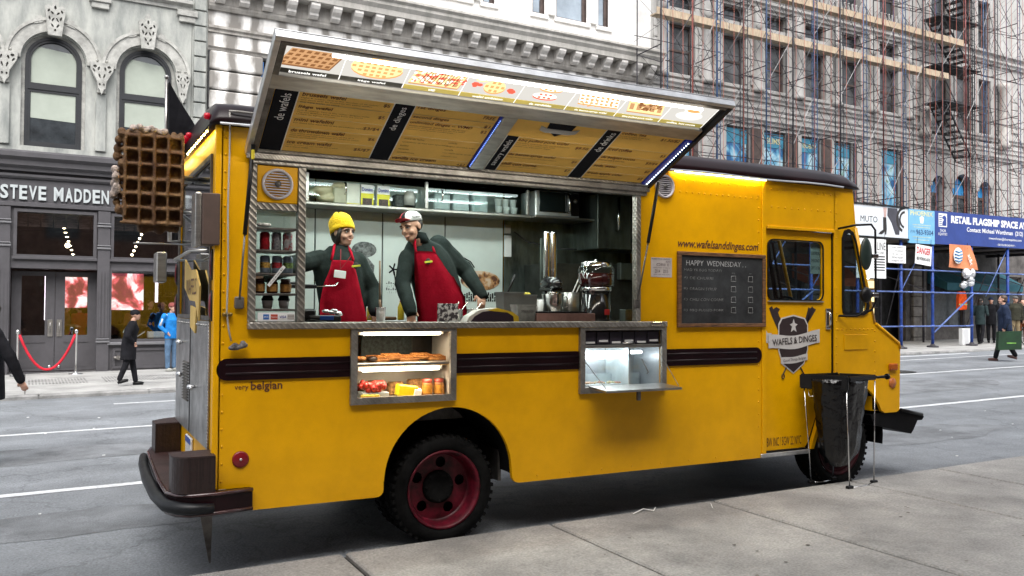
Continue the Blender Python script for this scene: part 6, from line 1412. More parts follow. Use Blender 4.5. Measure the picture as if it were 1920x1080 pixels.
def face_bits(P, M_, hairm, smile=0., voxel=True):
    for s in (-1, 1):
        mb = MB(); mb.ell(M_ @ V((s * .031, -.0825, .004)), (.0125, .007, .0075), M_.to_3x3(), nu=10, nv=7); e_ = mb.build('eye', pm('eye_white', (.55, .52, .5), .3), P)
        mb = MB(); mb.ell(M_ @ V((s * .031 + .003, -.0885, .004)), (.006, .003, .006), M_.to_3x3(), nu=8, nv=6); mb.build('iris', pm('iris', (.02, .012, .008), .2), e_)
        mb = MB(); mb.tube([M_ @ V(p) for p in ((s * .012, -.0945, .024), (s * .032, -.0945, .030), (s * .052, -.079, .021))], [.004, .0045, .002], 6); mb.build('eyebrow', hairm, P)
        mb = MB(); mb.tube([M_ @ V(p) for p in ((s * .018, -.089, .010), (s * .031, -.0915, .0135), (s * .044, -.085, .009))], .0022, 5); mb.build('eyelash', hairm, P)
    mb = MB(); mb.tube([M_ @ V(p) for p in ((-.025, -.0835, -.062 + smile), (-.009, -.0935, -.066), (.009, -.0935, -.066), (.025, -.0835, -.062 + smile))], [.0025, .0048, .0048, .0025], 7, flat=.8); mb.build('lips', pm('lips', (.30, .11, .09), .5), P)
def sheet(name, rows, mt, P, th=.007, n=10, curv=.35):
    """hanging cloth: rows (cx, z, halfwidth, yfront) ; bows back towards its edges, with soft folds"""
    mb = MB(); g = []
    R_ = []
    for i in range(len(rows) - 1):
        for k in range(3): t = k / 3; R_.append(tuple(a * (1 - t) + b * t for a, b in zip(rows[i], rows[i + 1])))
    R_.append(rows[-1])
    for j, (cx, z, hw, y) in enumerate(R_):
        for i in range(n + 1):
            s = i / n * 2 - 1; fold = .006 * math.sin(s * 7 + j * .35) * min(1, j / 6)
            g.append((cx + hw * s, y + curv * hw * s * s + fold, z))
    mb.add(g, [(j * (n + 1) + i, j * (n + 1) + i + 1, (j + 1) * (n + 1) + i + 1, (j + 1) * (n + 1) + i) for j in range(len(R_) - 1) for i in range(n)])
    for f in mb.bm.faces: f.smooth = True
    bmesh.ops.solidify(mb.bm, geom=mb.bm.faces[:], thickness=th)
    return mb.build(name, mt, P)

def person(label, loc, rz, H=1.75, lean=0., top=BLKCL, bottom=BLKCL, coat=.86, stride=.0, arms='down', hat=None, hatm=None, hair=HAIRD, skin=SKIN, shoe=BLK, group=None, hood=False, fat=1.0, voxel=.014, scarf=None):
    """walking or standing pedestrian facing local -Y; coat = height of its hem"""
    T = thing('person', label, 'person', loc, rz, group); k = H / 1.75
    def v(x, y, z): return V((x * k, (y - lean * max(0, z - .9)) * k, z * k))
    hipz = .93; sh = 1.42
    La = v(.09, -stride, .09 if stride <= 0.01 else .09); Ra = v(-.09, stride, .09 + (.05 if stride > .05 else 0)); Lk = v(.10, -stride * .62, .5); Rk = v(-.10, stride * .25, .5)
    if arms == 'down': AL = [v(.205, 0, sh), v(.265, .03, 1.13), v(.26, -.04, .88)]; AR = [v(-.205, 0, sh), v(-.265, .03, 1.13), v(-.26, -.04, .88)]
    elif arms == 'pockets': AL = [v(.205, 0, sh), v(.29, .06, 1.15), v(.19, -.08, 1.0)]; AR = [v(-.205, 0, sh), v(-.29, .06, 1.15), v(-.19, -.08, 1.0)]
    elif arms == 'back': AL = [v(.205, .02, sh), v(.26, .17, 1.16), v(.25, .27, .92)]; AR = [v(-.205, 0, sh), v(-.25, -.06, 1.13), v(-.24, -.24, .97)]
    elif arms == 'swing': AL = [v(.205, 0, sh), v(.25, .14, 1.15), v(.24, .16, .90)]; AR = [v(-.205, 0, sh), v(-.25, -.06, 1.13), v(-.24, -.24, .97)]
    else: AL = [v(.205, 0, sh), v(.26, .02, 1.15), v(.2, -.24, 1.12)]; AR = [v(-.205, 0, sh), v(-.26, .02, 1.15), v(-.2, -.24, 1.12)]
    hc = v(0, -.03, 1.635); HMx = Matrix.Translation(hc) @ Matrix.Scale(k, 4)
    mb = MB(); head(mb, HMx); mb.tube([v(0, 0, 1.4), v(0, -.01, 1.56)], [.06 * k, .052 * k], 10)
    mb.tube([v(0, 0, 1.45), v(0, 0, .95)], .09 * k, 8)
    for A_, s in ((AL, 1), (AR, -1)):
        mb.tube([v(0, 0, 1.38)] + A_, [.05 * k, .04 * k, .035 * k, .026 * k], 8); hand(mb, A_[2], A_[2] - A_[1], V((-s * .3, -1, 0)), s=k * .95)
    for l in ((v(.05, 0, .97), v(.09, 0, hipz - .05), Lk, La), (v(-.05, 0, .97), v(-.09, 0, hipz - .05), Rk, Ra)): mb.tube(l, [.07 * k, .07 * k, .045 * k, .035 * k], 8)
    fused('body', mb, skin, T, voxel * .8, 2)
    mb = MB(); f = fat
    rings(mb, [(v(0, 0, coat), .185 * k * f, .135 * k * f), (v(0, 0, 1.0), .175 * k * f, .125 * k * f), (v(0, 0, 1.15), .168 * k * f, .120 * k * f), (v(0, -.01, 1.32), .185 * k * f, .125 * k * f), (v(0, 0, 1.43), .17 * k, .10 * k), (v(0, 0, 1.50), .085 * k, .075 * k)])
    for A_ in (AL, AR): sleeve(mb, A_, [.072 * k * f, .058 * k * f, .047 * k], .05)
    if hood: mb.ell(v(0, .075, 1.50), (.11 * k, .07 * k, .06 * k))
    if scarf: pass
    fused('jacket', mb, top, T, voxel, 3)
    mb = MB(); 
    for l in ((v(.08, 0, hipz), Lk, La + V((0, 0, .02))), (v(-.08, 0, hipz), Rk, Ra + V((0, 0, .02)))): sleeve(mb, l, [.098 * k, .072 * k, .060 * k], .02)
    mb.ell(v(0, 0, .95), (.16 * k, .115 * k, .11 * k)); fused('trousers', mb, bottom, T, voxel, 3)
    for a, t in ((La, 0), (Ra, -.25 if stride > .05 else 0)):
        mb = MB(); Ms = Matrix.Translation(a) @ Matrix.Rotation(t, 4, 'X'); mb.ell(Ms @ V((0, -.06 * k, -.045 * k)), (.046 * k, .125 * k, .042 * k), Ms.to_3x3(), nu=12, nv=8); mb.bbox(-.04 * k, .04 * k, -.17 * k, .06 * k, -.085 * k, -.065 * k, .008, 1, Ms); mb.build('shoe', shoe, T)
    if hat == 'knit':
        mb = MB(); mb.ell(HMx @ V((0, .012, .052)), (.088 * k, .106 * k, .085 * k), nu=16, nv=10); mb.tube([HMx @ V((.085 * math.cos(t * PI / 8), .012 + .102 * math.sin(t * PI / 8), .035)) for t in range(17)], .014 * k, 6); mb.build('knit_hat', hatm, T)
    elif hat == 'cap':
        mb = MB(); mb.ell(HMx @ V((0, .0, .060)), (.088 * k, .108 * k, .062 * k), nu=16, nv=8); mb.ell(HMx @ V((0, -.095, .045)), (.065 * k, .055 * k, .012 * k)); mb.build('flat_cap', hatm, T)
    else:
        mb = MB(); mb.ell(HMx @ V((0, .028, .042)), (.082 * k, .096 * k, .086 * k), nu=16, nv=10); mb.ell(HMx @ V((0, .05, -.02)), (.074 * k, .065 * k, .06 * k))
        if hat == 'long': mb.ell(HMx @ V((0, .06, -.09)), (.09 * k, .06 * k, .14 * k))
        mb.build('hair', hair, T)
    return T
def rz_to(dx, dy): return math.atan2(dx, -dy)      # rotation that turns local -Y to (dx, dy)

# ---- serving woman
T = thing('person', 'serving woman in a yellow knit beanie and red apron looking towards her colleague', 'person', (1.10, 1.0, .76))
def w_(x, z, y=0.): return V((x - 1.10, y, z - .76))
hm = Matrix.Translation(w_(1.135, 2.262, -.02)) @ Matrix.Rotation(R(22), 4, 'Z') @ Matrix.Rotation(R(4), 4, 'X') @ Matrix.Scale(.97, 4)
LA = [w_(1.26, 2.04), w_(1.40, 1.80, .0), w_(1.365, 1.63, -.14)]; RA = [w_(.95, 2.04), w_(.70, 1.98, -.12), w_(.48, 1.90, -.30)]
mb = MB(); head(mb, hm); mb.tube([w_(1.10, 2.04), w_(1.12, 2.17, -.005)], [.055, .048], 10); mb.tube([w_(1.10, 2.06), w_(1.13, 1.6)], .09, 10)
for A_, dd, sd in ((LA, (.02, -.2, -1), (-1, -.3, 0)), (RA, (-1, -.6, -.3), (0, -.4, 1))):
    mb.tube([w_(1.1, 2.0)] + A_, [.05, .042, .035, .026], 10); hand(mb, A_[2], dd, sd, s=.92)
for s in (-.09, .09): mb.tube([w_(1.13 + s * .6, 1.62), w_(1.13 + s, 1.2), w_(1.13 + s, .82)], [.08, .05, .035], 8)
fused('body', mb, SKIN, T, .0065, 2); face_bits(T, hm, HAIRD, .008)
mb = MB(); rings(mb, [(w_(1.14, 1.50), .20, .15), (w_(1.14, 1.68), .195, .135), (w_(1.12, 1.82), .20, .130), (w_(1.10, 1.96), .21, .13), (w_(1.10, 2.05), .19, .11), (w_(1.105, 2.11, .01), .12, .09), (w_(1.11, 2.15, .01), .085, .08)])
sleeve(mb, LA, [.074, .066, .054], .03); sleeve(mb, RA, [.078, .076, .068], .03); fused('jacket', mb, GRNCL, T, .010, 2)
for A_ in (LA,):
    mb = MB(); d_c = (A_[2] - A_[1]).normalized(); mb.tube([A_[2] - d_c * .02, A_[2] + d_c * .03, A_[2] + d_c * .055], [.052, .046, .040], 12); mb.build('cuff', BLKCL, T)
mb = MB(); rings(mb, [(w_(1.105, 2.09, .0), .082, .075), (w_(1.115, 2.15, .0), .068, .062), (w_(1.12, 2.165, .0), .056, .05)]); mb.build('dark_collar', BLKCL, T)
sheet('apron', [(.005, 2.03 - .76, .088, -.135), (.005, 1.96 - .76, .105, -.152), (.0, 1.84 - .76, .145, -.155), (.0, 1.70 - .76, .175, -.17), (.02, 1.5 - .76, .20, -.185), (.03, 1.22 - .76, .21, -.16)], REDAP, T)
mb = MB(); mb.tube([w_(1.01, 2.03, -.115), w_(1.03, 2.10, -.095), w_(1.06, 2.16, -.03)], .011, 6); mb.tube([w_(1.19, 2.03, -.115), w_(1.18, 2.10, -.08), w_(1.165, 2.15, -.03)], .011, 6); mb.build('apron_strap', REDAP, T)
mb = MB(); mb.tube([w_(1.09, 2.12, -.10), w_(1.075, 2.03, -.15), w_(1.065, 1.955, -.172)], .003, 5); mb.tube([w_(1.17, 2.07, -.12), w_(1.10, 1.99, -.16), w_(1.065, 1.955, -.172)], .003, 5); mb.build('lanyard', pm('lanyard_red', (.3, .01, .02), .6), T)
mb = MB(); mb.bbox(-.048, .048, -.004, 0, -.03, .03, .002, 1, Matrix.Translation(w_(1.06, 1.915, -.182)) @ Matrix.Rotation(R(6), 4, 'Y')); mb.build('name_badge', WHITEP, T)
def logo(c, P):
    mb = MB(); mb.ell(c + V((0, 0, .004)), (.024, .004, .027), nu=12, nv=8); mb.build('apron_logo', pm('logo_dark', (.03, .02, .02), .6), P)
    mb = MB(); mb.bbox(-.036, .036, -.004, 0, -.008, .008, .002, 1, Matrix.Translation(c + V((0, -.005, 0))) @ Matrix.Rotation(R(-8), 4, 'Y')); mb.build('apron_logo', pm('logo_yellow', (.55, .55, .04), .6), P)
logo(w_(1.20, 1.985, -.150), T)
mb = MB()        # slouchy beanie
bh = hm @ Matrix.Rotation(R(-24), 4, 'X') @ Matrix.Rotation(R(6), 4, 'Y')
rws = [(.010, .086, .108, 0), (.03, .094, .116, 0), (.055, .097, .118, .002), (.09, .095, .114, .008), (.125, .086, .102, .016), (.155, .068, .082, .026), (.178, .045, .055, .034), (.192, .02, .03, .03)]
mb.loft([[bh @ V((math.cos(2 * PI * i / 28) * rx * (1 + .03 * math.sin(i * 2.3 + z * 60) * (z > .08)), .012 + dy + math.sin(2 * PI * i / 28) * ry * (1 + .03 * math.cos(i * 1.7)*(z > .08)), z + (.012 * math.sin(i * .9) if z > .1 else 0))) for i in range(28)] for z, rx, ry, dy in rws])
mb.loft([[bh @ V((math.cos(2 * PI * i / 28) * rx, .012 + math.sin(2 * PI * i / 28) * ry, z)) for i in range(28)] for z, rx, ry in ((.004, .086, .108), (.004, .095, .117), (.02, .098, .119), (.042, .098, .118), (.048, .090, .111))])
mb.build('beanie', pm('yellow_knit', (.80, .50, .004), .85, var=.08, vs=8, bump=.5, bs=70), T)
mb = MB(); mb.ell(hm @ V((0, .042, -.025)), (.080, .072, .088), hm.to_3x3(), nu=22, nv=14); mb.tube([hm @ V((-.062, -.035, .03)), hm @ V((-.072, -.03, -.02)), hm @ V((-.066, -.01, -.075)), hm @ V((-.05, .02, -.11))], [.016, .018, .02, .018], 8); mb.build('hair', HAIRD, T)

# ---- serving man
T = thing('person', 'serving man in a cycling cap leaning over the counter in a red apron', 'person', (2.02, 1.1, .76))
def w_(x, z, y=0.): return V((x - 2.02, y, z - .76))
hm = Matrix.Translation(w_(1.70, 2.335, -.17)) @ Matrix.Rotation(R(-58), 4, 'Z') @ Matrix.Rotation(R(18), 4, 'X') @ Matrix.Rotation(R(-6), 4, 'Y') @ Matrix.Scale(1.04, 4)
RA = [w_(1.71, 2.08, -.06), w_(1.655, 1.85, -.10), w_(1.67, 1.64, -.24)]; LA = [w_(2.02, 2.20, .0), w_(2.29, 1.98, .0), w_(2.36, 1.78, -.16)]
mb = MB(); head(mb, hm); mb.tube([w_(1.85, 2.12, -.05), w_(1.76, 2.26, -.12)], [.070, .062], 10); mb.tube([w_(1.88, 2.12, -.04), w_(2.04, 1.6)], .10, 10)
for A_, dd, sd in ((RA, (.05, -.25, -1), (1, -.4, 0)), (LA, (-.2, -.6, -.8), (-1, .2, 0))):
    mb.tube([w_(1.9, 2.08, -.03)] + A_, [.055, .046, .038, .028], 10); hand(mb, A_[2], dd, sd, s=1.0, curl=.9)
for s in (-.1, .1): mb.tube([w_(2.05 + s * .6, 1.62), w_(2.05 + s, 1.2), w_(2.05 + s, .82)], [.085, .055, .04], 8)
fused('body', mb, SKIN2, T, .0065, 2); face_bits(T, hm, HAIRD, .002)
mb = MB(); rings(mb, [(w_(2.05, 1.50), .21, .16), (w_(2.04, 1.68), .21, .15), (w_(2.00, 1.85, -.02), .225, .15), (w_(1.93, 2.02, -.03), .235, .145), (w_(1.89, 2.12, -.04), .215, .125), (w_(1.86, 2.19, -.06), .16, .10), (w_(1.81, 2.24, -.08), .085, .078), (w_(1.785, 2.27, -.10), .074, .07)])
sleeve(mb, RA, [.074, .068, .056], .03); sleeve(mb, LA, [.094, .074, .056], .03); fused('sweater', mb, GRNCL, T, .010, 2)
for A_ in (LA, RA):
    mb = MB(); d_c = (A_[2] - A_[1]).normalized(); mb.tube([A_[2] - d_c * .02, A_[2] + d_c * .03, A_[2] + d_c * .06], [.055, .048, .042], 12); mb.build('cuff', GRNCL, T)
mb = MB(); rings(mb, [(w_(1.82, 2.20, -.075), .10, .09), (w_(1.79, 2.25, -.095), .092, .085), (w_(1.775, 2.29, -.105), .082, .078), (w_(1.77, 2.295, -.105), .068, .062)]); mb.build('collar', GRNCL, T)
sheet('apron', [(1.83 - 2.02, 2.13 - .76, .095, -.195), (1.86 - 2.02, 2.05 - .76, .125, -.21), (1.93 - 2.02, 1.92 - .76, .18, -.205), (1.99 - 2.02, 1.76 - .76, .225, -.20), (.02, 1.5 - .76, .24, -.19), (.02, 1.2 - .76, .24, -.16)], REDAP, T)
mb = MB(); mb.tube([w_(1.745, 2.12, -.175), w_(1.735, 2.19, -.165), w_(1.75, 2.24, -.15)], .011, 6); mb.tube([w_(1.915, 2.12, -.175), w_(1.90, 2.19, -.14), w_(1.86, 2.26, -.09)], .011, 6); mb.build('apron_strap', REDAP, T)
logo(w_(1.84, 2.04, -.212), T)
bh = hm @ Matrix.Rotation(R(-10), 4, 'X')
mb = MB(); n = 24
def capring(z, rx, ry): return [bh @ V((math.cos(2 * PI * i / n) * rx, .01 + math.sin(2 * PI * i / n) * ry, z)) for i in range(n)]
rr_ = [capring(.040, .082, .103), capring(.06, .083, .103), capring(.09, .076, .094), (capring(.112, .058, .072)), capring(.124, .03, .038), capring(.127, .004, .004)]
mb.loft(rr_)
for f in mb.bm.faces:
    c = bh.inverted() @ f.calc_center_median(); f.material_index = 1 if c.x < -.012 else (2 if c.x < .014 else 0)
cp = mb.build('cycling_cap', [pm('cap_white', (.62, .62, .60), .8), pm('cap_red', (.45, .015, .03), .8), BLKCL], T)
mb = MB(); mb.loft([[bh @ V((.07 * math.sin(t * PI / 10), -.09 - .055 * math.cos(t * PI / 10 ) * 1., .045 + .022 * math.cos(t * PI / 10) + dz)) for t in range(-5, 6)] for dz in (0, .005)], closed=False); 
mb.loft([[bh @ V((.07 * math.sin(t * PI / 10), -.085, .045 + dz)) for t in range(-5, 6)] + [bh @ V((.07 * math.sin(t * PI / 10), -.09 - .055 * math.cos(t * PI / 10), .045 + .022 * math.cos(t * PI / 10) + dz)) for t in range(5, -6, -1)] for dz in (0., .005)]); mb.build('cap_brim', pm('cap_red', (.45, .015, .03), .8), T, recalc=True)
text('flandrien', 'lettering', INKK, T, bh @ Matrix.Translation((.078, -.02, .068)) @ Matrix.Rotation(R(78), 4, 'Z') @ Matrix.Rotation(R(76), 4, 'X'), w=.085, h=.02, bold=.02, ext=.006)
mb = MB(); mb.ell(hm @ V((0, .032, .012)), (.0785, .082, .074), hm.to_3x3(), nu=24, nv=14); mb.build('hair', HAIRD, T)

# ---- people in the street
def gz_w(x, y): 
    p = V((x, y, 0)); return walk_z(p.dot(E1))
def onwalk(x, y): return (x, y, gz_w(x, y) + .003)
def onroad(x, y): return (x, y, road_z(x, y) + .002)
pc = person('elderly man in a black coat and black knit hat walking past the shoe shop', onwalk(.30, 12.35), rz_to(1, -.05), 1.46, .16, BLKCL, BLKCL, .60, .17, 'pockets', 'knit', BLKCL, shoe=BLK, fat=1.3)
mb = MB(); mb.tube([(.10, .09, 1.02), (.09, .04, 1.12), (.06, -.06, 1.21), (.03, -.13, 1.17)], .012, 6); mb.build('white_collar', pm('off_white_cloth', (.5, .55, .5), .8), pc)
pc = person('man in a bright blue ski jacket and striped knit hat leaning by the shop window', onwalk(1.45, 15.75), rz_to(.55, -1), 1.60, 0, BLUEJ, JEANS, .84, .0, 'pockets', 'knit', pm('striped_knit', (.25, .06, .05), .9, var=.5, vs=3, streak=(.1, .1, 22)), shoe=pm('trainer', (.35, .35, .32), .7))
mb = MB()
for s in (-1, 1): mb.tube([(s * .15, -.02, 1.335), (s * .235, .0, 1.22), (s * .275, .03, 1.07)], .034, 8)
mb.build('white_shoulder_stripe', pm('white_cloth', (.6, .63, .66), .7), pc)
mb = MB()
for s in (-1, 1): mb.tube([(s * .14, .04, 1.33), (s * .23, .065, 1.2)], .05, 8)
mb.build('dark_shoulder_patch', DKBL, pc)
person('man in a black padded jacket cut off by the left edge of the photo', onroad(-1.545, 5.0), rz_to(-1, -.1), 1.76, .0, BLKCL, BLKCL, .70, .0, 'back', None, fat=1.1, group=None)
pc = person('balding man in a black hooded jacket striding across the road with a green bag', onroad(23.06, 9.2), rz_to(-.62, .75), 1.88, .04, DKBL, BLKCL, .80, .24, 'down', 'none', None, HAIRB, group=None, hood=True, fat=1.3, shoe=pm('brown_shoe', (.08, .03, .025), .5))
b_ = thing('shopping_bag', 'large dark green shopping bag carried by the striding man', 'bag', (22.86, 8.95, road_z(23.0, 9.0) + .32), -.5)
mb = MB(); mb.prism([(-.36, .05), (.30, 0), (.36, .52), (-.28, .56)], -.07, .07, M=Matrix.Rotation(R(-6), 4, 'Y')); mb.build('bag_body', pm('green_bag', (.007, .035, .012), .5, var=.2), b_)
mb = MB(); mb.tube([(-.12, 0, .52), (-.06, -.02, .74), (.1, -.02, .72), (.16, 0, .50)], .01, 6); mb.build('handle', BLK, b_)
mb = MB(); mb.box(-.12, .14, -.074, -.071, .2, .225); mb.build('print', pm('lime_print', (.2, .45, .08), .6), b_)
person('man in an olive jacket, flat cap and khaki trousers under the blue shed', onwalk(30.57, 13.52), rz_to(-.5, -1), 1.80, 0, OLIVE, KHAKI, .88, 0, 'down', 'cap', pm('grey_tweed', (.12, .12, .12), .9), fat=1.15)
person('woman in a dark green-grey coat walking away behind the blue post', onwalk(29.68, 14.3), rz_to(1, .3), 1.72, .02, cloth('dark_teal', (.025, .04, .042)), BLKCL, .75, .16, 'front', 'long')
person('person in a navy knit hat and black coat behind the striding man', onwalk(31.2, 14.85), rz_to(-.8, -.6), 1.76, 0, BLKCL, BLKCL, .7, 0, 'down', 'knit', DKBL)
person('dark haired woman in a black jacket beside the bicycle at the right edge', onwalk(31.05, 13.54), rz_to(-.8, -.7), 1.68, 0, BLKCL, cloth('rust', (.16, .05, .02)), .85, 0, 'front', 'long')
ov = thing('safety_vest', 'bright orange safety vest hanging under the shed beside the lit doorway', 'vest', (30.22, 15.41, 1.68), .03)
mb = MB(); mb.prism([(-.26, 0), (.26, .02), (.27, .45), (.2, .72), (.09, .74), (0, .6), (-.09, .74), (-.2, .72), (-.27, .45)], -.06, .06); bmesh.ops.bevel(mb.bm, geom=mb.bm.edges[:], offset=.015, segments=2, affect='EDGES'); mb.build('vest_cloth', cloth('orange_vest', (.80, .10, .02)), ov)
mb = MB(); mb.box(-.265, .265, -.066, -.062, .2, .25); mb.build('reflective_band', pm('lime_band', (.5, .55, .2), .5), ov); mb = MB(); mb.tube([(0, 0, .7), (0, 0, 2.4)], .01, 5); mb.build('hanging_cord', BLK, ov)
wb = thing('paper_bag', 'white paper carrier bag standing behind the blue post of the shed', 'bag', onwalk(28.54, 14.16)); mb = MB(); mb.bbox(-.22, .22, -.08, .08, .0, .62, .01); mb.build('bag_body', WHITEP, wb)
# shoppers inside the shoe shop
for k, (u, dv, ht, rz, tp, hat, lab) in enumerate(((1.25, 1.1, 1.62, 2.2, CAMEL, 'long', 'shopper in a camel fur coat bending inside the display window'), (1.75, 1.7, 1.7, .5, BLKCL, 'none', 'shopper in black with dark hair at the back of the display window'), (.9, 2.3, 1.7, 3.6, cloth('brown', (.08, .04, .03)), 'knit', 'shopper in a brown coat at the left of the display window'), (-.22, 1.3, 1.62, 1.4, CAMEL, 'long', 'shopper with long fair hair behind the right hand door pane'), (.12, 1.7, 1.6, 3.9, cloth('coral', (.5, .06, .06)), 'none', 'shopper in a coral red jacket behind the right hand door pane'), (-.02, 2.4, 1.72, 2.6, BLKCL, 'none', 'shopper in black deepest behind the shop door'), (2.15, 2.0, 1.68, 5.5, CHARC, 'none', 'shopper in charcoal at the right of the display window'))):
    p = uv(u, FV + dv); person(lab, (p.x, p.y, .105), rz, ht, .1 if k == 0 else 0, tp, BLKCL, .8, 0, 'front', hat, BLKCL, HAIRD if k != 3 else HAIRB, group=None, voxel=.022)
# ================================================================ OBJECTS ON AND AROUND THE TRUCK
def T_(name, label, cat, loc=(0, 0, 0), rz=0, group=None): return thing(name, label, cat, loc, rz, group)
# chalkboard
t = T_('chalkboard', 'wood framed chalkboard reading HAPPY WEDNESDAY hung beside the cab door', 'chalkboard', (3.76, -.014, 1.50))
mb = MB(); mb.bbox(.03, .975, -.004, .010, .03, .62, .002); mb.build('board', pm('chalkboard_slate', (.022, .024, .026), .7, var=.35, vs=4), t)
WF = pm('oiled_wood', (.16, .075, .032), .55, var=.3, vs=8, streak=(1, 1, 5), bump=.1)
for x0, x1, z0, z1 in ((0, 1.005, 0, .032), (0, 1.005, .618, .65), (0, .036, .033, .617), (.969, 1.005, .033, .617)):
    mb = MB(); mb.bbox(x0, x1, -.016, .010, z0, z1, .003); mb.build('frame_rail', WF, t)
CH = pm('chalk', (.42, .42, .42), .9, var=.3, vs=60); CHD = pm('faint_chalk', (.20, .20, .20), .9, var=.3, vs=60)
def ct(s, x, z, h, w=None, m=CH, sh=0.05): text(s, 'chalk_writing', m, t, face_near(x, -.0055, z), w=w, h=h, align='L', shear=sh)
ct('HAPPY  WEDNESDAY . .', .09, .555, .045, .68); ct('HAD YR EGG TODAY?', .07, .495, .022, .42, CHD)
for k, (a, s, w) in enumerate((('A)', 'DE CHURRI', .26), ('B)', 'DRAGIN SYRUP', .30), ('C)', 'CHILI CON CORNE', .38), ('D)', 'BBQ PULLED PORK', .38))):
    z = .425 - k * .093; ct(a, .065, z, .025, .04, CHD); ct(s, .13, z, .024, w, CHD if k < 1 else CHD)
    for x in (.60, .80):
        mb = MB(); q = [(x + rnd.uniform(-.004, .004), -.0055, z + .025), (x + .05, -.0055, z + .028), (x + .053, -.0055, z - .022), (x - .002, -.0055, z - .02), (x, -.0055, z + .025)]; mb.tube(q, .0018, 4); mb.build('chalk_box', CH, t)
ct('YES', .60, .475, .012, .04, CHD); ct('NO', .81, .475, .012, .03, CHD)
# rope with cleat
t = T_('tie_rope', 'grey cord hanging down the rear truck corner to a cleat and grey rag', 'rope', (0, 0, 0))
mb = MB(); mb.tube([(.063 + .003 * math.sin(k), -.028, 2.92 - k * .13) for k in range(11)] + [(.075, -.03, 1.5), (.09, -.04, 1.43)], .006, 6); mb.build('cord', pm('grey_rope', (.38, .36, .33), .9, var=.3, vs=80), t)
mb = MB(); mb.bbox(.035, .10, -.03, -.001, 1.59, 1.615, .008, 2); mb.ell((.05, -.035, 1.603), (.012, .008, .012)); mb.ell((.085, -.035, 1.603), (.012, .008, .012)); mb.build('cleat', pm('brass', (.25, .17, .05), .35, .8), t)
mb = MB()
for k in range(7): mb.ell((.13 + rnd.uniform(-.03, .05), -.035, 1.40 + rnd.uniform(-.018, .018)), (rnd.uniform(.018, .035), .02, .018), nu=8, nv=6)
fused('rag', mb, pm('grey_rag', (.15, .14, .14), .9, var=.3, vs=30, bump=.4), t, .006, 2)
# giant waffle
t = T_('giant_waffle', 'giant brown waffle sign dusted with sugar hanging off the rear of the truck', 'waffle sign', (0, .85, 0))
WM = pm('waffle_brown', (.15, .078, .024), .7, var=.3, vs=9, bump=.5, bs=45, col2=(.045, .014, .004)); SUG = pm('sugar_crust', (.40, .33, .29), .9, var=.3, vs=30, bump=.6, bs=60)
x0, x1, z0, z1 = -.505, -.125, 2.255, 2.875; nx, nz = 4, 6
mb = MB(); mb.box(x0, x1, -.02, .05, z0, z1)
for i in range(nx + 1):
    x = x0 + (x1 - x0) * i / nx; pts = [(x + rnd.uniform(-.005, .005), -.065, z0 - (.03 if i else -.03) + (z1 - z0 + (.05 if i else -.06)) * k / 9) for k in range(10)]; mb.tube(pts, [.0125 + rnd.uniform(-.003, .003) for _ in pts], 8); mb.box(x - .008, x + .008, -.06, .0, z0, z1)
for j in range(nz + 1):
    z = z0 + (z1 - z0) * j / nz; pts = [(x0 - .03 + (x1 - x0 + .04) * k / 7, -.062, z + rnd.uniform(-.005, .005) - .01) for k in range(8)]; mb.tube(pts, [.0115 + rnd.uniform(-.003, .003) for _ in pts], 8); mb.box(x0, x1, -.06, .0, z - .008, z + .008)
for k in range(26):
    a = k / 26
    if a < .4: c = (x0 - .03 + rnd.uniform(-.02, .01), rnd.uniform(-.05, .03), z0 + .08 + (z1 - z0 - .05) * a / .4); r = rnd.uniform(.022, .036)
    elif a < .7: c = (x0 + (x1 - x0) * (a - .4) / .3, rnd.uniform(-.04, .02), z1 + .012 + rnd.uniform(-.01, .015)); r = rnd.uniform(.022, .032)
    else: c = (x0 + .1 + (x1 - x0 - .1) * (a - .7) / .3, 0, z0 - .02 + rnd.uniform(-.03, .01)); r = rnd.uniform(.03, .045)
    mb.ell(c, (r, r * .9, r * 1.1), nu=8, nv=6)
fused('waffle_body', mb, WM, t, .0075, 2)
mb = MB()
for k in range(30):
    z = z1 - .30 + k * .011 if k < 12 else z1 - .02 - rnd.uniform(0, .3); x = x0 - .052 + rnd.uniform(-.02, .012)
    if k >= 16: x, z = x0 + (x1 - x0) * rnd.uniform(.0, .75), z1 + .038 + rnd.uniform(-.008, .012)
    mb.ell((x, -.03 + rnd.uniform(-.03, .03), z - (.12 if k < 16 else 0)), (rnd.uniform(.018, .032),) * 3, nu=7, nv=5)
stuff(fused('sugar_crust', mb, SUG, t, .008, 2))
mb = MB(); mb.tube([(-.18, .02, 2.6), (-.0, .1, 2.6)], .02, 8); mb.build('hanger', STEELD, t)
# black furled parasol on the roof
t = T_('black_pennant', 'black cloth pennant tied to a pole above the rear of the truck roof', 'flag', (0, 1.25, 0))
mb = MB(); mb.tube([(-.19, 0, 2.60), (-.195, 0, 3.40)], .012, 8); mb.ell((-.195, 0, 3.42), (.018, .018, .018)); mb.tube([(-.19, 0, 2.62), (.0, 0, 2.62)], .012, 6); mb.build('pole', STEEL, t)
mb = MB(); a = [(-.18, -.01, 3.38), (-.10, .02, 3.25), (.0, .03, 3.10), (.07, .02, 2.97), (.0, .0, 2.88), (-.09, -.02, 2.75), (-.17, -.02, 2.7)]; mb.add([(x, y - .03, z) for x, y, z in a] + [(x, y + .05, z) for x, y, z in a], [tuple(range(7)), tuple(range(7, 14))[::-1]] + [(i, (i + 1) % 7, 7 + (i + 1) % 7, 7 + i) for i in range(7)]); mb.build('cloth', cloth('black', (.013, .013, .016)), t)
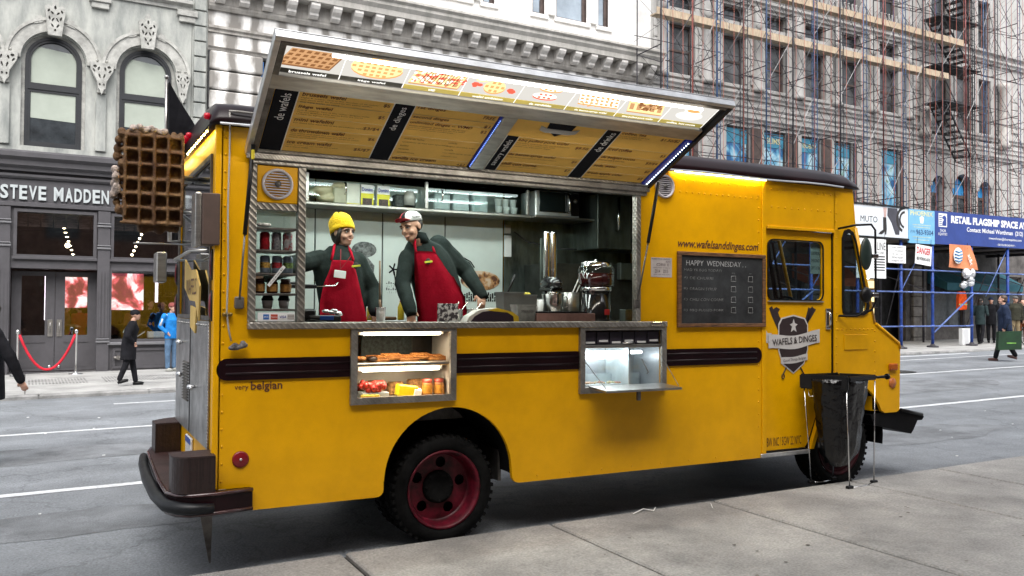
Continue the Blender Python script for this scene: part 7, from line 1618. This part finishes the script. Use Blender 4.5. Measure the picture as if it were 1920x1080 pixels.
# bin-bag stand
t = T_('bin_bag_stand', 'wire stand with a black lid rim holding a black bin bag at the front wheel', 'bin stand', (5.5, -.2, .055))
A_, B_, C_, D_ = V((5.19, -.07, 1.0)), V((5.66, .0 - .03, 1.0)), V((5.345, -.42, 1.01)), V((5.83, -.33, 1.0))
fa, fb, fc, fd = V((5.27, -.085, .06)), V((5.58, -.06, .06)), V((5.385, -.42, .06)), V((5.80, -.34, .06))
o3 = V((5.5, -.2, .055))
mb = MB()
for a, b in ((A_, fa), (B_, fb), (C_, fc), (D_, fd)): mb.tube([a - o3, b - o3], .006, 6)
mb.tube([fa - o3, (fa + fb) / 2 - o3 + V((0, -.03, .0)), fb - o3], .006, 6); mb.tube([fc - o3, (fc + fd) / 2 - o3 + V((0, -.03, .0)), fd - o3], .006, 6)
mb.tube([V((5.21, -.10, .93)) - o3, V((5.22, -.11, .86)) - o3, V((5.335, -.38, .86)) - o3, V((5.335, -.38, .93)) - o3], .005, 6); mb.build('wire_frame', CHROME, t)
mb = MB()
for f_ in (fa, fb, fc, fd): mb.bbox(-.035, .035, -.02, .02, -.008, .022, .006, 1, Matrix.Translation(f_ - o3 - V((0, 0, .0))))
mb.build('foot', BLK, t)
def slab(a, b, z0, z1, th, name):
    mb = MB(); a, b = V((a[0], a[1], 0)), V((b[0], b[1], 0)); d = (b - a).normalized(); n = V((-d.y, d.x, 0)) * th; vs_ = []
    for z in (z0, z1):
        for p in (a - n, b - n, b + n, a + n): vs_.append(p + V((0, 0, z)) - o3)
    mb.add(vs_, [(0, 1, 2, 3), (7, 6, 5, 4), (0, 4, 5, 1), (1, 5, 6, 2), (2, 6, 7, 3), (3, 7, 4, 0)]); bmesh.ops.bevel(mb.bm, geom=mb.bm.edges[:], offset=.01, segments=2, affect='EDGES'); return mb.build(name, BLK, t)
slab((5.17, -.045), (5.35, -.44), .93, 1.065, .018, 'rim_panel'); slab((5.36, -.43), (5.84, -.33), 1.01, 1.055, .018, 'rim_panel'); slab((5.20, -.04), (5.68, .0 - .04), 1.02, 1.06, .014, 'rim_panel'); slab((5.68, -.04), (5.85, -.33), 1.01, 1.055, .014, 'rim_panel')
mb = MB(); mb.tube([V((5.84, -.33, 1.03)) - o3, V((5.97, -.35, 1.035)) - o3], [.012, .016], 8); mb.tube([V((5.965, -.35, 1.035)) - o3, V((5.985, -.35, 1.035)) - o3], .028, 8); mb.build('handle_knob', BLK, t)
mb = MB(); n = 36; rws = []
for j in range(16):
    s = j / 15; z = 1.03 - s * .80; ring = []
    for i in range(n):
        a = 2 * PI * i / n; c = V((5.49 - .01 * s, -.22 + .0 * s, 0)); rx = .27 * (1 - s) ** .5 * .95 + .10 if s < .999 else .03; rx = .335 - .145 * s - (.09 * max(0, s - .85) / .15); ry = .195 - .06 * s - (.06 * max(0, s - .85) / .15)
        pl_ = 1 + (.05 + .04 * s) * math.sin(i * 1.9 + s * 3) + .03 * math.sin(i * 3.7 - s * 9) + .02 * math.sin(s * 30 + i)
        ring.append(V((c.x + rx * math.cos(a) * pl_ + .05 * math.sin(a), c.y + ry * math.sin(a) * pl_, z)) - o3)
    rws.append(ring)
mb.loft(rws); mb.build('bin_bag', pm('bin_bag_plastic', (.0025, .0025, .003), .16, var=.2, bump=.9, bs=12), t)
# rope barrier at the shop
t = T_('rope_barrier', 'red velvet rope slung between two chrome posts before the shop door', 'rope barrier', uv(0, 15.95), .03)
g0 = walk_z(-.5) + .002
for u in (-1.21, -.06):
    mb = MB(); mb.lathe([(.15, 0), (.15, .015), (.03, .03), (.024, .06), (.024, .92), (.04, .94), (.04, .99), (.02, 1.02)], (u + .0, 0, g0), 14); mb.build('post', CHROME, t)
pts = [(-1.18 + k * 1.1 / 14, 0, g0 + .90 - .78 * (1 - (2 * k / 14 - 1) ** 2)) for k in range(15)]
mb = MB(); mb.tube(pts, .028, 8); mb.build('velvet_rope', pm('red_velvet', (.55, .01, .03), .8, var=.1), t)
# bicycle at the right edge (front wheel and frame)
bz = walk_z(31)
t = T_('bicycle', 'pale blue bicycle parked on the far pavement at the right edge', 'bicycle', (30.3, 12.95, bz))
FRM = pm('bike_frame', (.25, .4, .55), .4)
for x in (0, 1.0):
    mb = MB(); mb.tube([(x + .33 * math.cos(k * PI / 12), 0, .34 + .33 * math.sin(k * PI / 12)) for k in range(25)], .016, 6); w2_ = mb.build('wheel', RUBBER, t)
    mb = MB(); [mb.tube([(x, 0, .34), (x + .32 * math.cos(k * PI / 8), 0, .34 + .32 * math.sin(k * PI / 8))], .003, 3) for k in range(16)]; stuff(mb.build('spoke', CHROME, w2_))
mb = MB(); mb.tube([(0, 0, .34), (.12, 0, .95)], .016, 6); mb.tube([(.1, 0, .85), (.62, 0, .80)], .018, 6); mb.tube([(.1, 0, .8), (.5, 0, .32)], .02, 6); mb.tube([(.5, 0, .32), (.66, 0, .92)], .016, 6); mb.tube([(.5, 0, .32), (1.0, 0, .34), (.63, 0, .8)], .012, 6); mb.build('frame', FRM, t)
mb = MB(); mb.tube([(.08, -.25, 1.02), (.12, -.1, 1.0), (.12, .1, 1.0), (.08, .25, 1.02)], .012, 6); mb.build('handlebar', BLK, t); mb = MB(); mb.bbox(.55, .8, -.06, .06, .92, .97, .02); mb.build('saddle', BLK, t)

# ================================================================ THINGS IN THE SERVING BAY
CZ = 1.5415
def lid_cup(x, y, z, r, h, lab, lid=True):
    t = T_('paper_cup', lab, 'cup', (x, y, z)); mb = MB(); mb.lathe([(r * .75, 0), (r, h)], n=16); mb.build('cup_body', WHITEP, t)
    if lid: mb = MB(); mb.lathe([(r * 1.06, h), (r * 1.06, h + .012), (r * .9, h + .02), (r * .8, h + .034), (0, h + .034)], n=16, cap=False); mb.build('lid', BLK, t)
    return t
def can(x, z, col, col2, lab, r=.033, h=.122, kind='can'):
    t = T_('drinks_can', lab, 'can', (x, .09, z)); mb = MB(); mb.lathe([(r * .8, 0), (r, .008), (r, h - .012), (r * .78, h)], n=18); mb.build('can_body', col, t)
    mb = MB(); mb.lathe([(r * .8, h), (r * .72, h + .001), (0, h + .001)], n=18, cap=False); mb.build('can_lid', CHROME, t)
    if col2: mb = MB(); mb.lathe([(r + .0008, h * .30), (r + .0008, h * .62)], n=18, cap=False); mb.build('can_band', col2, t)
RC = pm('can_red', (.40, .01, .02), .3, .3, var=.3, vs=50); SC = pm('can_silver', (.5, .52, .55), .3, .7, var=.3, vs=60, col2=(.15, .16, .2)); DC = ramp_mat('can_mixed', [(0, (.02, .02, .02)), (.45, (.5, .5, .52)), (.55, (.5, .02, .03)), (.65, (.6, .6, .6))], 22)
can(.322, 2.0365, RC, None, 'red drinks can on the upper can shelf of the rack'); can(.40, 2.0365, SC, None, 'silver water bottle can between the red and the mottled cans'); can(.475, 2.0365, DC, None, 'black red and silver can on the upper can shelf')
PB = pm('can_pale_blue', (.22, .28, .36), .4, .2, var=.1)
for x, c, l in ((.325, pm('fruit_orange', (.5, .3, .06), .5, var=.4, vs=60), 'pale blue tin with an orange fruit picture'), (.405, pm('fruit_red', (.35, .02, .03), .5, var=.4, vs=60), 'pale blue tin with a red fruit picture'), (.48, pm('fruit_green', (.2, .32, .08), .5, var=.4, vs=60), 'pale blue tin with a green fruit picture')): can(x, 1.8815, PB, c, l, h=.118)
for k, x in enumerate((.29, .375, .465)):
    t = T_('spread_jar', ('squat jar of brown spread with an orange label, ' + ('nearest the outer frame', 'in the middle of the rack', 'nearest the serving window')[k]), 'jar', (x, .09, 1.7465)); mb = MB(); mb.lathe([(.034, 0), (.037, .01), (.037, .07), (.03, .08)], n=16); mb.build('jar_glass', pm('brown_spread', (.06, .02, .01), .25), t)
    mb = MB(); mb.lathe([(.0378, .012), (.0378, .062)], n=16, cap=False); mb.build('label_band', pm('orange_label', (.45, .22, .05), .5, var=.2, vs=60), t); mb = MB(); mb.lathe([(.033, .08), (.033, .098), (0, .098)], n=16, cap=False); mb.build('lid', pm('dark_lid', (.06, .02, .015), .4), t)
lid_cup(.345, .09, 1.6415, .038, .055, 'paper cup with a black lid at the left of the rack bottom'); lid_cup(.455, .09, 1.6415, .038, .055, 'paper cup with a black lid at the right of the rack bottom')
t = T_('card_notice', 'white card notice with payment card logos at the bottom of the rack', 'sign', (.262, -.01, 1.558)); mb = MB(); mb.box(0, .245, 0, .003, 0, .058); mb.build('card', WHITEP, t)
for x, w, m_, s in ((.035, .038, pm('card_blue', (.02, .12, .42), .5), None), (.085, .045, pm('card_redorange', (.45, .06, .03), .5), None), (.14, .048, INKW, 'VISA'), (.195, .045, pm('card_grey', (.45, .42, .4), .5), None)):
    mb = MB(); mb.box(x - .0, x + w, -.0015, -.0005, .012, .046); mb.build('card_logo', m_, t)
    if s: text(s, 'lettering', pm('visa_blue', (.01, .03, .25), .5), t, face_near(x + w / 2, -.003, .029), w=.044, h=.018, shear=.2, bold=.02)
text('AM EX', 'lettering', INKW, t, face_near(.054, -.003, .029), w=.03, h=.012); text('MasterCard', 'lettering', INKW, t, face_near(.1075, -.003, .029), w=.04, h=.008); text('DISCOVER', 'lettering', INKK, t, face_near(.2175, -.003, .034), w=.04, h=.007)
t = T_('paper_strip', 'slanting white paper strip taped across the rack tins', 'label', (.38, -.012, 1.86)); mb = MB(); mb.box(-.085, .085, 0, .002, -.011, .011, Matrix.Rotation(R(-52), 4, 'Y')); mb.build('strip', WHITEP, t)
text('Cold drinks $2', 'lettering', INKK, t, face_near(0, -.002, 0) @ Matrix.Rotation(R(52), 4, 'Z'), w=.13, h=.012)
t = T_('crumpled_napkin', 'crumpled white napkin in the top compartment of the rack', 'napkin', (.31, .08, 2.187)); mb = MB(); [mb.ell((rnd.uniform(-.03, .05), rnd.uniform(-.02, .02), .02), (.025, .02, .014), nu=7, nv=5) for k in range(5)]; fused('napkin', mb, WHITEP, t, .006, 1)
# shelf goods
def sugar(x, yel, lab):
    t = T_('sugar_box', lab, 'box', (x, 1.70, 2.5805)); mb = MB(); mb.bbox(-.06, .06, -.03, .04, 0, .19, .002); mb.build('carton', WHITEP if yel else pm('pale_carton', (.6, .62, .55), .6), t)
    mb = MB(); mb.box(-.0605, .0605, -.0312, -.0302, .0 if yel else .0, .11 if yel else .012); mb.build('yellow_panel', pm('box_yellow', (.62, .58, .02), .5), t)
    if yel:
        mb = MB(); mb.box(-.045, .045, -.0322, -.0314, .005, .065); mb.build('picture', pm('box_brown', (.05, .025, .02), .5, var=.4, vs=60), t); text('Domino', 'lettering', pm('box_blue', (.01, .04, .3), .5), t, face_near(0, -.033, .145), w=.10, h=.035, bold=.02)
sugar(1.43, False, 'white and yellow sugar carton turned to its plain side'); sugar(1.56, True, 'left yellow and white Domino sugar carton on the shelf'.replace('Domino ', 'lettered ')); sugar(1.715, True, 'right yellow and white lettered sugar carton next to the cabinet post')
t = T_('plastic_sacks', 'cream plastic sacks slumped on the left of the high shelf', 'bag', (1.2, 1.75, 2.581)); mb = MB(); [mb.ell((-.1 + k * .055, rnd.uniform(-.03, .03), .10 + .015 * k), (.09, .07, .045), nu=9, nv=7) for k in range(5)]; mb.ell((.03, 0, .05), (.12, .08, .05)); fused('sack', mb, pm('cream_plastic', (.50, .47, .30), .5, bump=.6, bs=20), t, .012, 2)
t = T_('storage_tub', 'grey lidded storage tub beside the sugar cartons', 'tub', (1.31, 1.72, 2.581)); mb = MB(); mb.bbox(-.06, .06, -.05, .05, 0, .15, .01); mb.build('tub_body', pm('cream_tub', (.42, .42, .30), .5), t)
t = T_('mesh_basket', 'dark mesh basket with glass jars behind the cabinet glass', 'basket', (1.93, 1.72, 2.581)); mb = MB(); mb.bbox(-.10, .10, -.06, .06, 0, .12, .01); mb.build('basket_body', pm('dark_mesh', (.03, .04, .035), .6), t); mb = MB(); mb.lathe([(.05, .02), (.055, .1), (.04, .15)], (.03, -.07, 0), 12); mb.build('jar', pm('pale_jar', (.35, .36, .33), .2), t)
for k in range(3):
    t = T_('plastic_bin', ('translucent plastic bin, ' + ('leftmost', 'middle', 'rightmost')[k] + ' of three behind the sliding glass'), 'bin', (2.3 + k * .2, 1.74, 2.581)); mb = MB(); mb.bbox(-.085, .085, -.07, .07, 0, .16 + .02 * k, .012); mb.build('bin_body', pm('frosted_plastic', (.42, .48, .50), .35, var=.1), t)
t = T_('cup_stack', 'heap of white paper cups at the right end of the cabinet', 'cups', (3.0, 1.74, 2.581))
for i in range(3):
    for j in range(2): mb = MB(); mb.lathe([(.028, 0), (.04, .07), (.042, .075)], (-.07 + i * .085, (j - .5) * .02, j * .08), 12); mb.build('cup', WHITEP, t)
t = T_('microwave', 'silver microwave oven on the right end of the high shelf', 'microwave', (3.54, 1.72, 2.577)); mb = MB(); mb.bbox(-.26, .26, -.12, .2, 0, .26, .012); mb.build('casing', pm('microwave_silver', (.5, .52, .52), .35, .5), t)
mb = MB(); mb.bbox(-.22, .10, -.128, -.121, .045, .25, .002); mb.build('door_glass', pm('dark_glass', (.01, .014, .014), .08), t); mb = MB(); mb.tube([(.115, -.125, .05), (.115, -.16, .07), (.115, -.16, .22), (.115, -.125, .24)], .013, 8); mb.build('handle', CHROME, t)
mb = MB(); mb.bbox(.15, .25, -.128, -.121, .02, .25, .002); cpn = mb.build('control_panel', BLK, t); mb = MB(); mb.lathe([(.024, 0), (.02, .02), (0, .02)], (.20, -.129, .17), 12, Matrix.Rotation(PI / 2, 4, 'X'), cap=False); mb.build('dial', STEELD, cpn)
# counter things (front counter z = CZ)
t = T_('mixer', 'black stand mixer with a polished steel bowl on the counter', 'mixer', (2.98, .78, CZ)); mb = MB(); mb.bbox(-.12, .12, -.13, .10, 0, .035, .012, 2); mb.bbox(-.045, .06, .02, .10, .036, .27, .02, 2); mb.ell((-.02, -.03, .33), (.075, .16, .065)); mb.bbox(-.08, .06, -.12, .08, .27, .30, .01); mb.build('mixer_body', pm('black_enamel', (.012, .012, .014), .2, coat=.5), t)
mb = MB(); mb.lathe([(.02, .04), (.045, .045), (.08, .09), (.095, .16), (.10, .235), (.104, .24)], (-.015, -.055, 0), 22); mb.tube([(.085, -.06, .22), (.125, -.07, .21), (.125, -.07, .13), (.085, -.06, .12)], .007, 6); mb.build('bowl', CHROME, t); mb = MB(); mb.lathe([(.05, .245), (.052, .262)], (-.015, -.055, 0), 16); mb.build('band', CHROME, t)
t = T_('drink_dispenser', 'glass drinks dispenser of dark iced drink with black base and steel lid', 'dispenser', (3.12, .27, CZ)); mb = MB(); mb.lathe([(.125, 0), (.128, .02), (.122, .26)], n=28); mb.build('base', pm('gloss_black', (.01, .01, .011), .15, coat=.5), t)
mb = MB(); mb.lathe([(.13, .261), (.13, .30)], n=28); mb.build('steel_ring', CHROME, t); mb = MB(); mb.lathe([(.135, .301), (.15, .33), (.152, .41)], n=28); mb.build('drink', pm('dark_tea', (.055, .008, .008), .08, var=.3, vs=10), t)
mb = MB(); mb.lathe([(.153, .301), (.155, .45), (.13, .485)], n=28, cap=False); mb.build('glass_tank', CLEAR, t); mb = MB(); mb.lathe([(.135, .47), (.13, .50), (.10, .515), (.02, .52), (.018, .53), (0, .53)], n=28, cap=False); mb.build('lid', CHROME, t)
mb = MB(); mb.bbox(.0, .05, -.135, -.125, .06, .11, .004); mb.build('red_tag', pm('tag_red', (.5, .02, .02), .5), t)
def tub(x, y, w_, d, h, mt, lab, name='food_tub', cat='tub', z=CZ):
    t = T_(name, lab, cat, (x, y, z)); mb = MB(); a = [(-w_ / 2 * k, -d / 2 * k) for k in (1,)]; mb.loft([[(sx * w_ / 2 * k, sy * d / 2 * k, zz) for sx, sy in ((-1, -1), (1, -1), (1, 1), (-1, 1))] for k, zz in ((.85, 0), (1, h), (1.04, h), (1.04, h + .012))], smooth=False); mb.build('tub_body', mt, t); return t
GT = pm('grey_food_pan', (.17, .18, .175), .4, .3, var=.1)
tub(2.53, .72, .20, .16, .24, GT, 'tall grey steel food tub left of the fruit tub'); t = tub(2.69, .72, .14, .14, .22, GT, 'grey food tub heaped with yellow fruit'); mb = MB(); [mb.ell((rnd.uniform(-.05, .05), rnd.uniform(-.04, .04), .235), (.03, .025, .018), nu=7, nv=5) for k in range(9)]; mb.build('fruit', pm('lemon', (.6, .5, .05), .5), t)
mb = MB(); mb.tube([(-.2, 0, .2), (-.11, 0, .40)], [.006, .014], 6); mb.build('spoon_handle', BLK, t)
lid_cup(2.80, .68, CZ, .04, .19, 'tall white paper cup standing left of the mixer', False)
t = T_('steel_canister', 'round steel canister with two straws right of the mixer', 'canister', (3.22, .85, CZ)); mb = MB(); mb.lathe([(.085, 0), (.085, .26)], n=20, cap=True); mb.build('canister_body', STEEL, t); mb = MB(); mb.tube([(.0, 0, .2), (.13, .0, .46)], .006, 6); mb.tube([(.04, 0, .2), (.17, .0, .46)], .006, 6); mb.build('straw', WHITEP, t)
t = T_('steel_tumbler', 'dimpled steel tumbler with a wooden spoon between the two servers', 'cup', (1.20, .24, CZ)); mb = MB(); mb.lathe([(.033, 0), (.036, .11), (.038, .115)], n=18); mb.build('cup_body', CHROME, t); mb = MB(); mb.tube([(0, .0, .08), (.0, .02, .17)], .009, 6); mb.tube([(0, .02, .17), (.0, .03, .46)], .007, 6); mb.build('spoon', pm('wood_spoon', (.3, .2, .12), .6), t)
t = T_('card_reader', 'black card terminal with a blue screen left of the serving woman', 'card reader', (.78, .26, CZ)); mb = MB(); mb.bbox(-.12, .12, -.04, .06, 0, .055, .015, 2); mb.bbox(-.16, -.06, -.02, .1, .02, .10, .015); mb.build('terminal', BLK, t); mb = MB(); mb.bbox(-.04, .06, -.048, -.041, .02, .05, .002); mb.build('screen', pm('blue_screen', (.01, .06, .3), .3), t); mb = MB(); mb.tube([(-.2, -.03, .01), (-.1, -.07, .02), (.0, -.07, .01)], .006, 6); mb.build('cable', BLK, t)
mb = MB(); [mb.ell((rnd.uniform(.02, .16), .05, .07 + rnd.uniform(-.01, .02)), (.03, .025, .014), nu=7, nv=5) for k in range(6)]; mb.build('foil', pm('silver_foil', (.75, .76, .78), .25, .7), t)
t = T_('black_white_card', 'black and white printed card standing on the sill', 'card', (1.70, .18, CZ)); mb = MB(); mb.bbox(-.07, .10, 0, .01, 0, .145, .002); mb.build('card', ramp_mat('mottled_print', [(0, (.01, .01, .01)), (.48, (.05, .04, .05)), (.52, (.5, .5, .5)), (.6, (.7, .7, .7))], 30), t)
for x, r in ((1.86, .045), (1.99, .04), (1.80, .03)):
    t = T_('steel_pot', {1.86: 'wide shiny steel pot behind the black and white card', 1.99: 'shiny steel pot nearest the guitar-shaped box', 1.80: 'small steel pot at the left of the steel pots'}[x].replace('guitar-shaped', 'black and yellow'), 'pot', (x, .34, CZ)); mb = MB(); mb.lathe([(r, 0), (r * 1.05, .10), (r * 1.1, .105)], n=18); mb.tube([(r, 0, .1), (r + .05, 0, .16)], .006, 5); mb.build('pot_body', CHROME, t)
t = T_('leaflet_box', 'black yellow and white angular display box on the sill', 'box', (2.0, .09, CZ)); 
mb = MB(); mb.prism([(-.20, 0), (-.17, .05), (-.08, .10), (.06, .115), (.19, .085), (.245, .05), (.25, 0)], -.05, .06); mb.build('box_body', pm('box_white', (.62, .60, .55), .5), t)
mb = MB(); mb.prism([(-.165, .004), (-.13, .05), (-.06, .085), (.05, .095), (.15, .08), (.20, .05), (.205, .004)], -.058, -.051); mb.build('front_panel', pm('aubergine', (.03, .018, .028), .35), t); mb = MB(); mb.prism([(.205, .004), (.20, .05), (.15, .08), (-.02, .093), (.06, .115), (.19, .085), (.245, .05), (.25, .004)], -.0595, -.0505) ; mb.build('yellow_edge', pm('box_yellow2', (.62, .42, .02), .4), t)
tub(2.38, .20, .17, .12, .13, pm('clear_tub', (.25, .26, .25), .2, var=.3), 'translucent tip tub lettered in black on the sill')
text('SPEKULOOS', 'lettering', INKK, COL.objects['food_tub.002'] if 'food_tub.002' in COL.objects else TR, face_near(0, -.0625, .09), w=.11, h=.02)
t = T_('induction_hob', 'low pinkish steel hob unit on the sill below the mixer', 'hob', (2.75, .24, CZ)); mb = MB(); mb.bbox(-.28, .28, -.10, .16, 0, .075, .006); mb.build('hob_body', pm('pink_steel', (.40, .24, .21), .35, .5, var=.2), t); mb = MB(); mb.bbox(-.285, .2, -.10, .16, .076, .09, .004); mb.build('hob_top', BLK, t)
# lit case goods
t = T_('waffle_tray', 'row of golden waffles lying along the upper shelf of the lit case', 'waffles', (1.33, .16, 1.2635))
WG = pm('golden_waffle', (.55, .24, .06), .6, var=.25, vs=20, bump=.5, bs=60, col2=(.30, .10, .02))
for k in range(5):
    mb = MB(); mb.bbox(-.075, .075, -.06, .06, 0, .028, .008, 2)
    for i in range(4):
        mb.box(-.07, .07, -.055 + i * .034, -.048 + i * .034, .029, .036); mb.box(-.062 + i * .04, -.055 + i * .04, -.055, .055, .029, .0355)
    o = mb.build('waffle', WG, t); o.location = (-.18 + k * .115, .01 * (k % 2), .012 * (k % 2)); o.rotation_euler = (.12, 0, rnd.uniform(-.1, .1))
t = T_('chocolate_waffles', 'pair of round chocolate dipped waffles at the left of the lit case', 'waffles', (1.04, .12, 1.2635))
for k in range(2): mb = MB(); mb.ell((-.03 + k * .085, 0, .022), (.045, .04, .02)); mb.build('waffle', WG if k == 0 else pm('chocolate', (.03, .012, .008), .35, bump=.5, bs=50), t)
t = T_('strawberry_tray', 'clear tray heaped with strawberries in the lower half of the lit case', 'tray', (1.11, .14, 1.002)); mb = MB(); mb.bbox(-.10, .10, -.07, .09, 0, .045, .006); mb.build('tray_body', pm('frosted_plastic', (.42, .48, .5), .35), t)
mb = MB(); [mb.ell((rnd.uniform(-.09, .09), rnd.uniform(-.07, .07), .055 + rnd.uniform(0, .05)), (.02, .02, .024), nu=7, nv=6) for k in range(44)]; stuff(mb.build('strawberries', pm('strawberry', (.45, .03, .02), .4, var=.3, vs=50), t)); mb = MB(); [mb.ell((-.09 + k * .03, -.075, .02), (.03, .012, .014), nu=7, nv=5) for k in range(4)]; mb.build('banana_slices', pm('banana', (.55, .45, .05), .5), t)
t = T_('yellow_packet', 'bright yellow and white packet tilted in front of the strawberries', 'packet', (1.36, .10, 1.003)); mb = MB(); mb.bbox(-.09, .07, -.03, .04, 0, .085, .01, 1, Matrix.Rotation(R(8), 4, 'Y')); mb.build('packet_body', pm('packet_yellow', (.65, .55, .01), .4), t); mb = MB(); mb.bbox(.03, .10, -.034, .03, 0, .07, .012, 1, Matrix.Rotation(R(8), 4, 'Y')); mb.build('packet_end', WHITEP, t)
for k, x in enumerate((1.52, 1.615)):
    t = T_('spread_jar', 'orange labelled spread jar with a red-brown lid, ' + ('left' if k == 0 else 'right') + ' of the two in the lit case', 'jar', (x, .11, 1.002)); mb = MB(); mb.lathe([(.036, 0), (.040, .01), (.040, .09), (.034, .10)], n=18); mb.build('jar_glass', pm('caramel', (.35, .14, .04), .2), t); mb = MB(); mb.lathe([(.0408, .02), (.0408, .08)], n=18, cap=False); mb.build('label_band', pm('jar_orange', (.6, .28, .04), .4, var=.2, vs=40), t); mb = MB(); mb.lathe([(.038, .10), (.038, .125), (0, .125)], n=18, cap=False); mb.build('lid', pm('redbrown_lid', (.28, .04, .02), .4), t)
t = T_('toppings_tray', 'tray of small pink and green toppings at the bottom of the cool lit case', 'tray', (3.05, .16, 1.003)); mb = MB(); mb.bbox(-.15, .24, -.05, .09, 0, .03, .005); mb.build('tray_body', pm('frosted_plastic', (.42, .48, .5), .35), t)
mb = MB(); [mb.ell((rnd.uniform(-.14, .22), rnd.uniform(-.04, .08), .035), (.012, .012, .009), nu=6, nv=4) for k in range(60)]; stuff(mb.build('toppings', pm('toppings', (.35, .10, .10), .5, var=.5, vs=20, col2=(.3, .4, .2)), t))
t = T_('ladle_pan', 'black pan on a thin steel rod held out by the serving woman', 'pan', (.72, .62, 1.795)); mb = MB(); mb.bbox(-.12, .10, -.02, .10, 0, .03, .006); mb.ell((-.06, .04, .035), (.08, .05, .015)); mb.build('pan_body', BLK, t); mb = MB(); mb.tube([(.10, .03, .016), (.26, .05, .025), (.29, .07, .05)], .006, 6); mb.build('handle', CHROME, t)

# back counter and extra stock
def bottle(x, y, z, r, h, m_, cap, lab):
    t = T_('squeeze_bottle', lab, 'bottle', (x, y, z)); mb = MB(); mb.lathe([(r * .9, 0), (r, .01), (r, h * .6), (r * .5, h * .8), (r * .4, h * .85)], n=14); mb.build('bottle_body', m_, t); mb = MB(); mb.lathe([(r * .42, h * .85), (r * .3, h), (0, h)], n=12, cap=False); mb.build('cap', cap, t)
YB = pm('mustard_plastic', (.6, .42, .02), .4)
bottle(1.53, 1.45, 1.541, .035, .17, YB, BLK, 'yellow squeeze bottle on the back counter beside the serving woman'); bottle(1.80, 1.42, 1.541, .03, .19, YB, pm('cap_red', (.45, .015, .03)), 'yellow squeeze bottle with red cap behind the steel tumbler'); bottle(1.60, 1.42, 1.541, .03, .14, BLK, YB, 'black squeeze bottle with yellow cap on the back counter')
t = T_('cutting_board', 'wooden board leaning flat on the back counter between the servers', 'board', (1.55, 1.62, 1.541)); mb = MB(); mb.bbox(-.25, .25, -.1, .1, 0, .03, .008); mb.build('board', pm('oiled_wood', (.16, .075, .032)), t)
for k in range(4):
    t = T_('foil_box', ('stacked steel food pan, ' + ('lowest', 'second', 'third', 'topmost')[k] + ' of the pile left of the warming cabinet'), 'pan', (3.22, 1.55, 1.541 + k * .055)); mb = MB(); mb.bbox(-.1, .1, -.12, .12, 0, .05, .008); mb.build('pan_body', GT, t)
t = T_('paper_roll', 'white paper towel roll standing right of the dispenser', 'paper roll', (3.75, .50, 1.541)); mb = MB(); mb.lathe([(.055, 0), (.055, .24)], n=20); mb.build('roll', WHITEP, t); mb = MB(); mb.lathe([(.02, .24), (.02, .27)], n=10); mb.build('tube_end', pm('cardboard', (.3, .2, .12), .8), t)
t = T_('control_box', 'small grey switch box on the counter right of the dispenser', 'box', (3.5, .32, 1.541)); mb = MB(); mb.bbox(-.07, .07, -.04, .05, 0, .11, .006); mb.build('box_body', HOOD, t); mb = MB(); mb.bbox(-.05, .05, -.044, -.041, .02, .09, .002); mb.build('label_plate', STEELD, t)
for k, (x, c, l) in enumerate(((2.58, (.3, .05, .04), 'red'), (2.66, (.4, .35, .25), 'cream'), (2.44, (.05, .05, .05), 'black'))):
    t = T_('sauce_tub', 'small round %s sauce tub by the translucent tip tub' % l, 'tub', (x, .42, 1.541)); mb = MB(); mb.lathe([(.032, 0), (.038, .08), (.04, .085)], n=14); mb.build('tub_body', pm('sauce_' + l, c, .4), t)
for k in range(4):
    t = T_('wrapped_waffle', 'clear wrapped waffle, ' + ('far left', 'second', 'third', 'far right')[k] + ' in the row behind the yellow packet', 'packet', (1.02 + k * .155, .27, 1.002)); mb = MB(); mb.bbox(-.06, .06, -.03, .03, 0, .10 + .015 * (k % 2), .012); mb.build('wrapped_body', pm('caramel_wrap', (.42, .22, .09), .25, var=.4, vs=30), t)
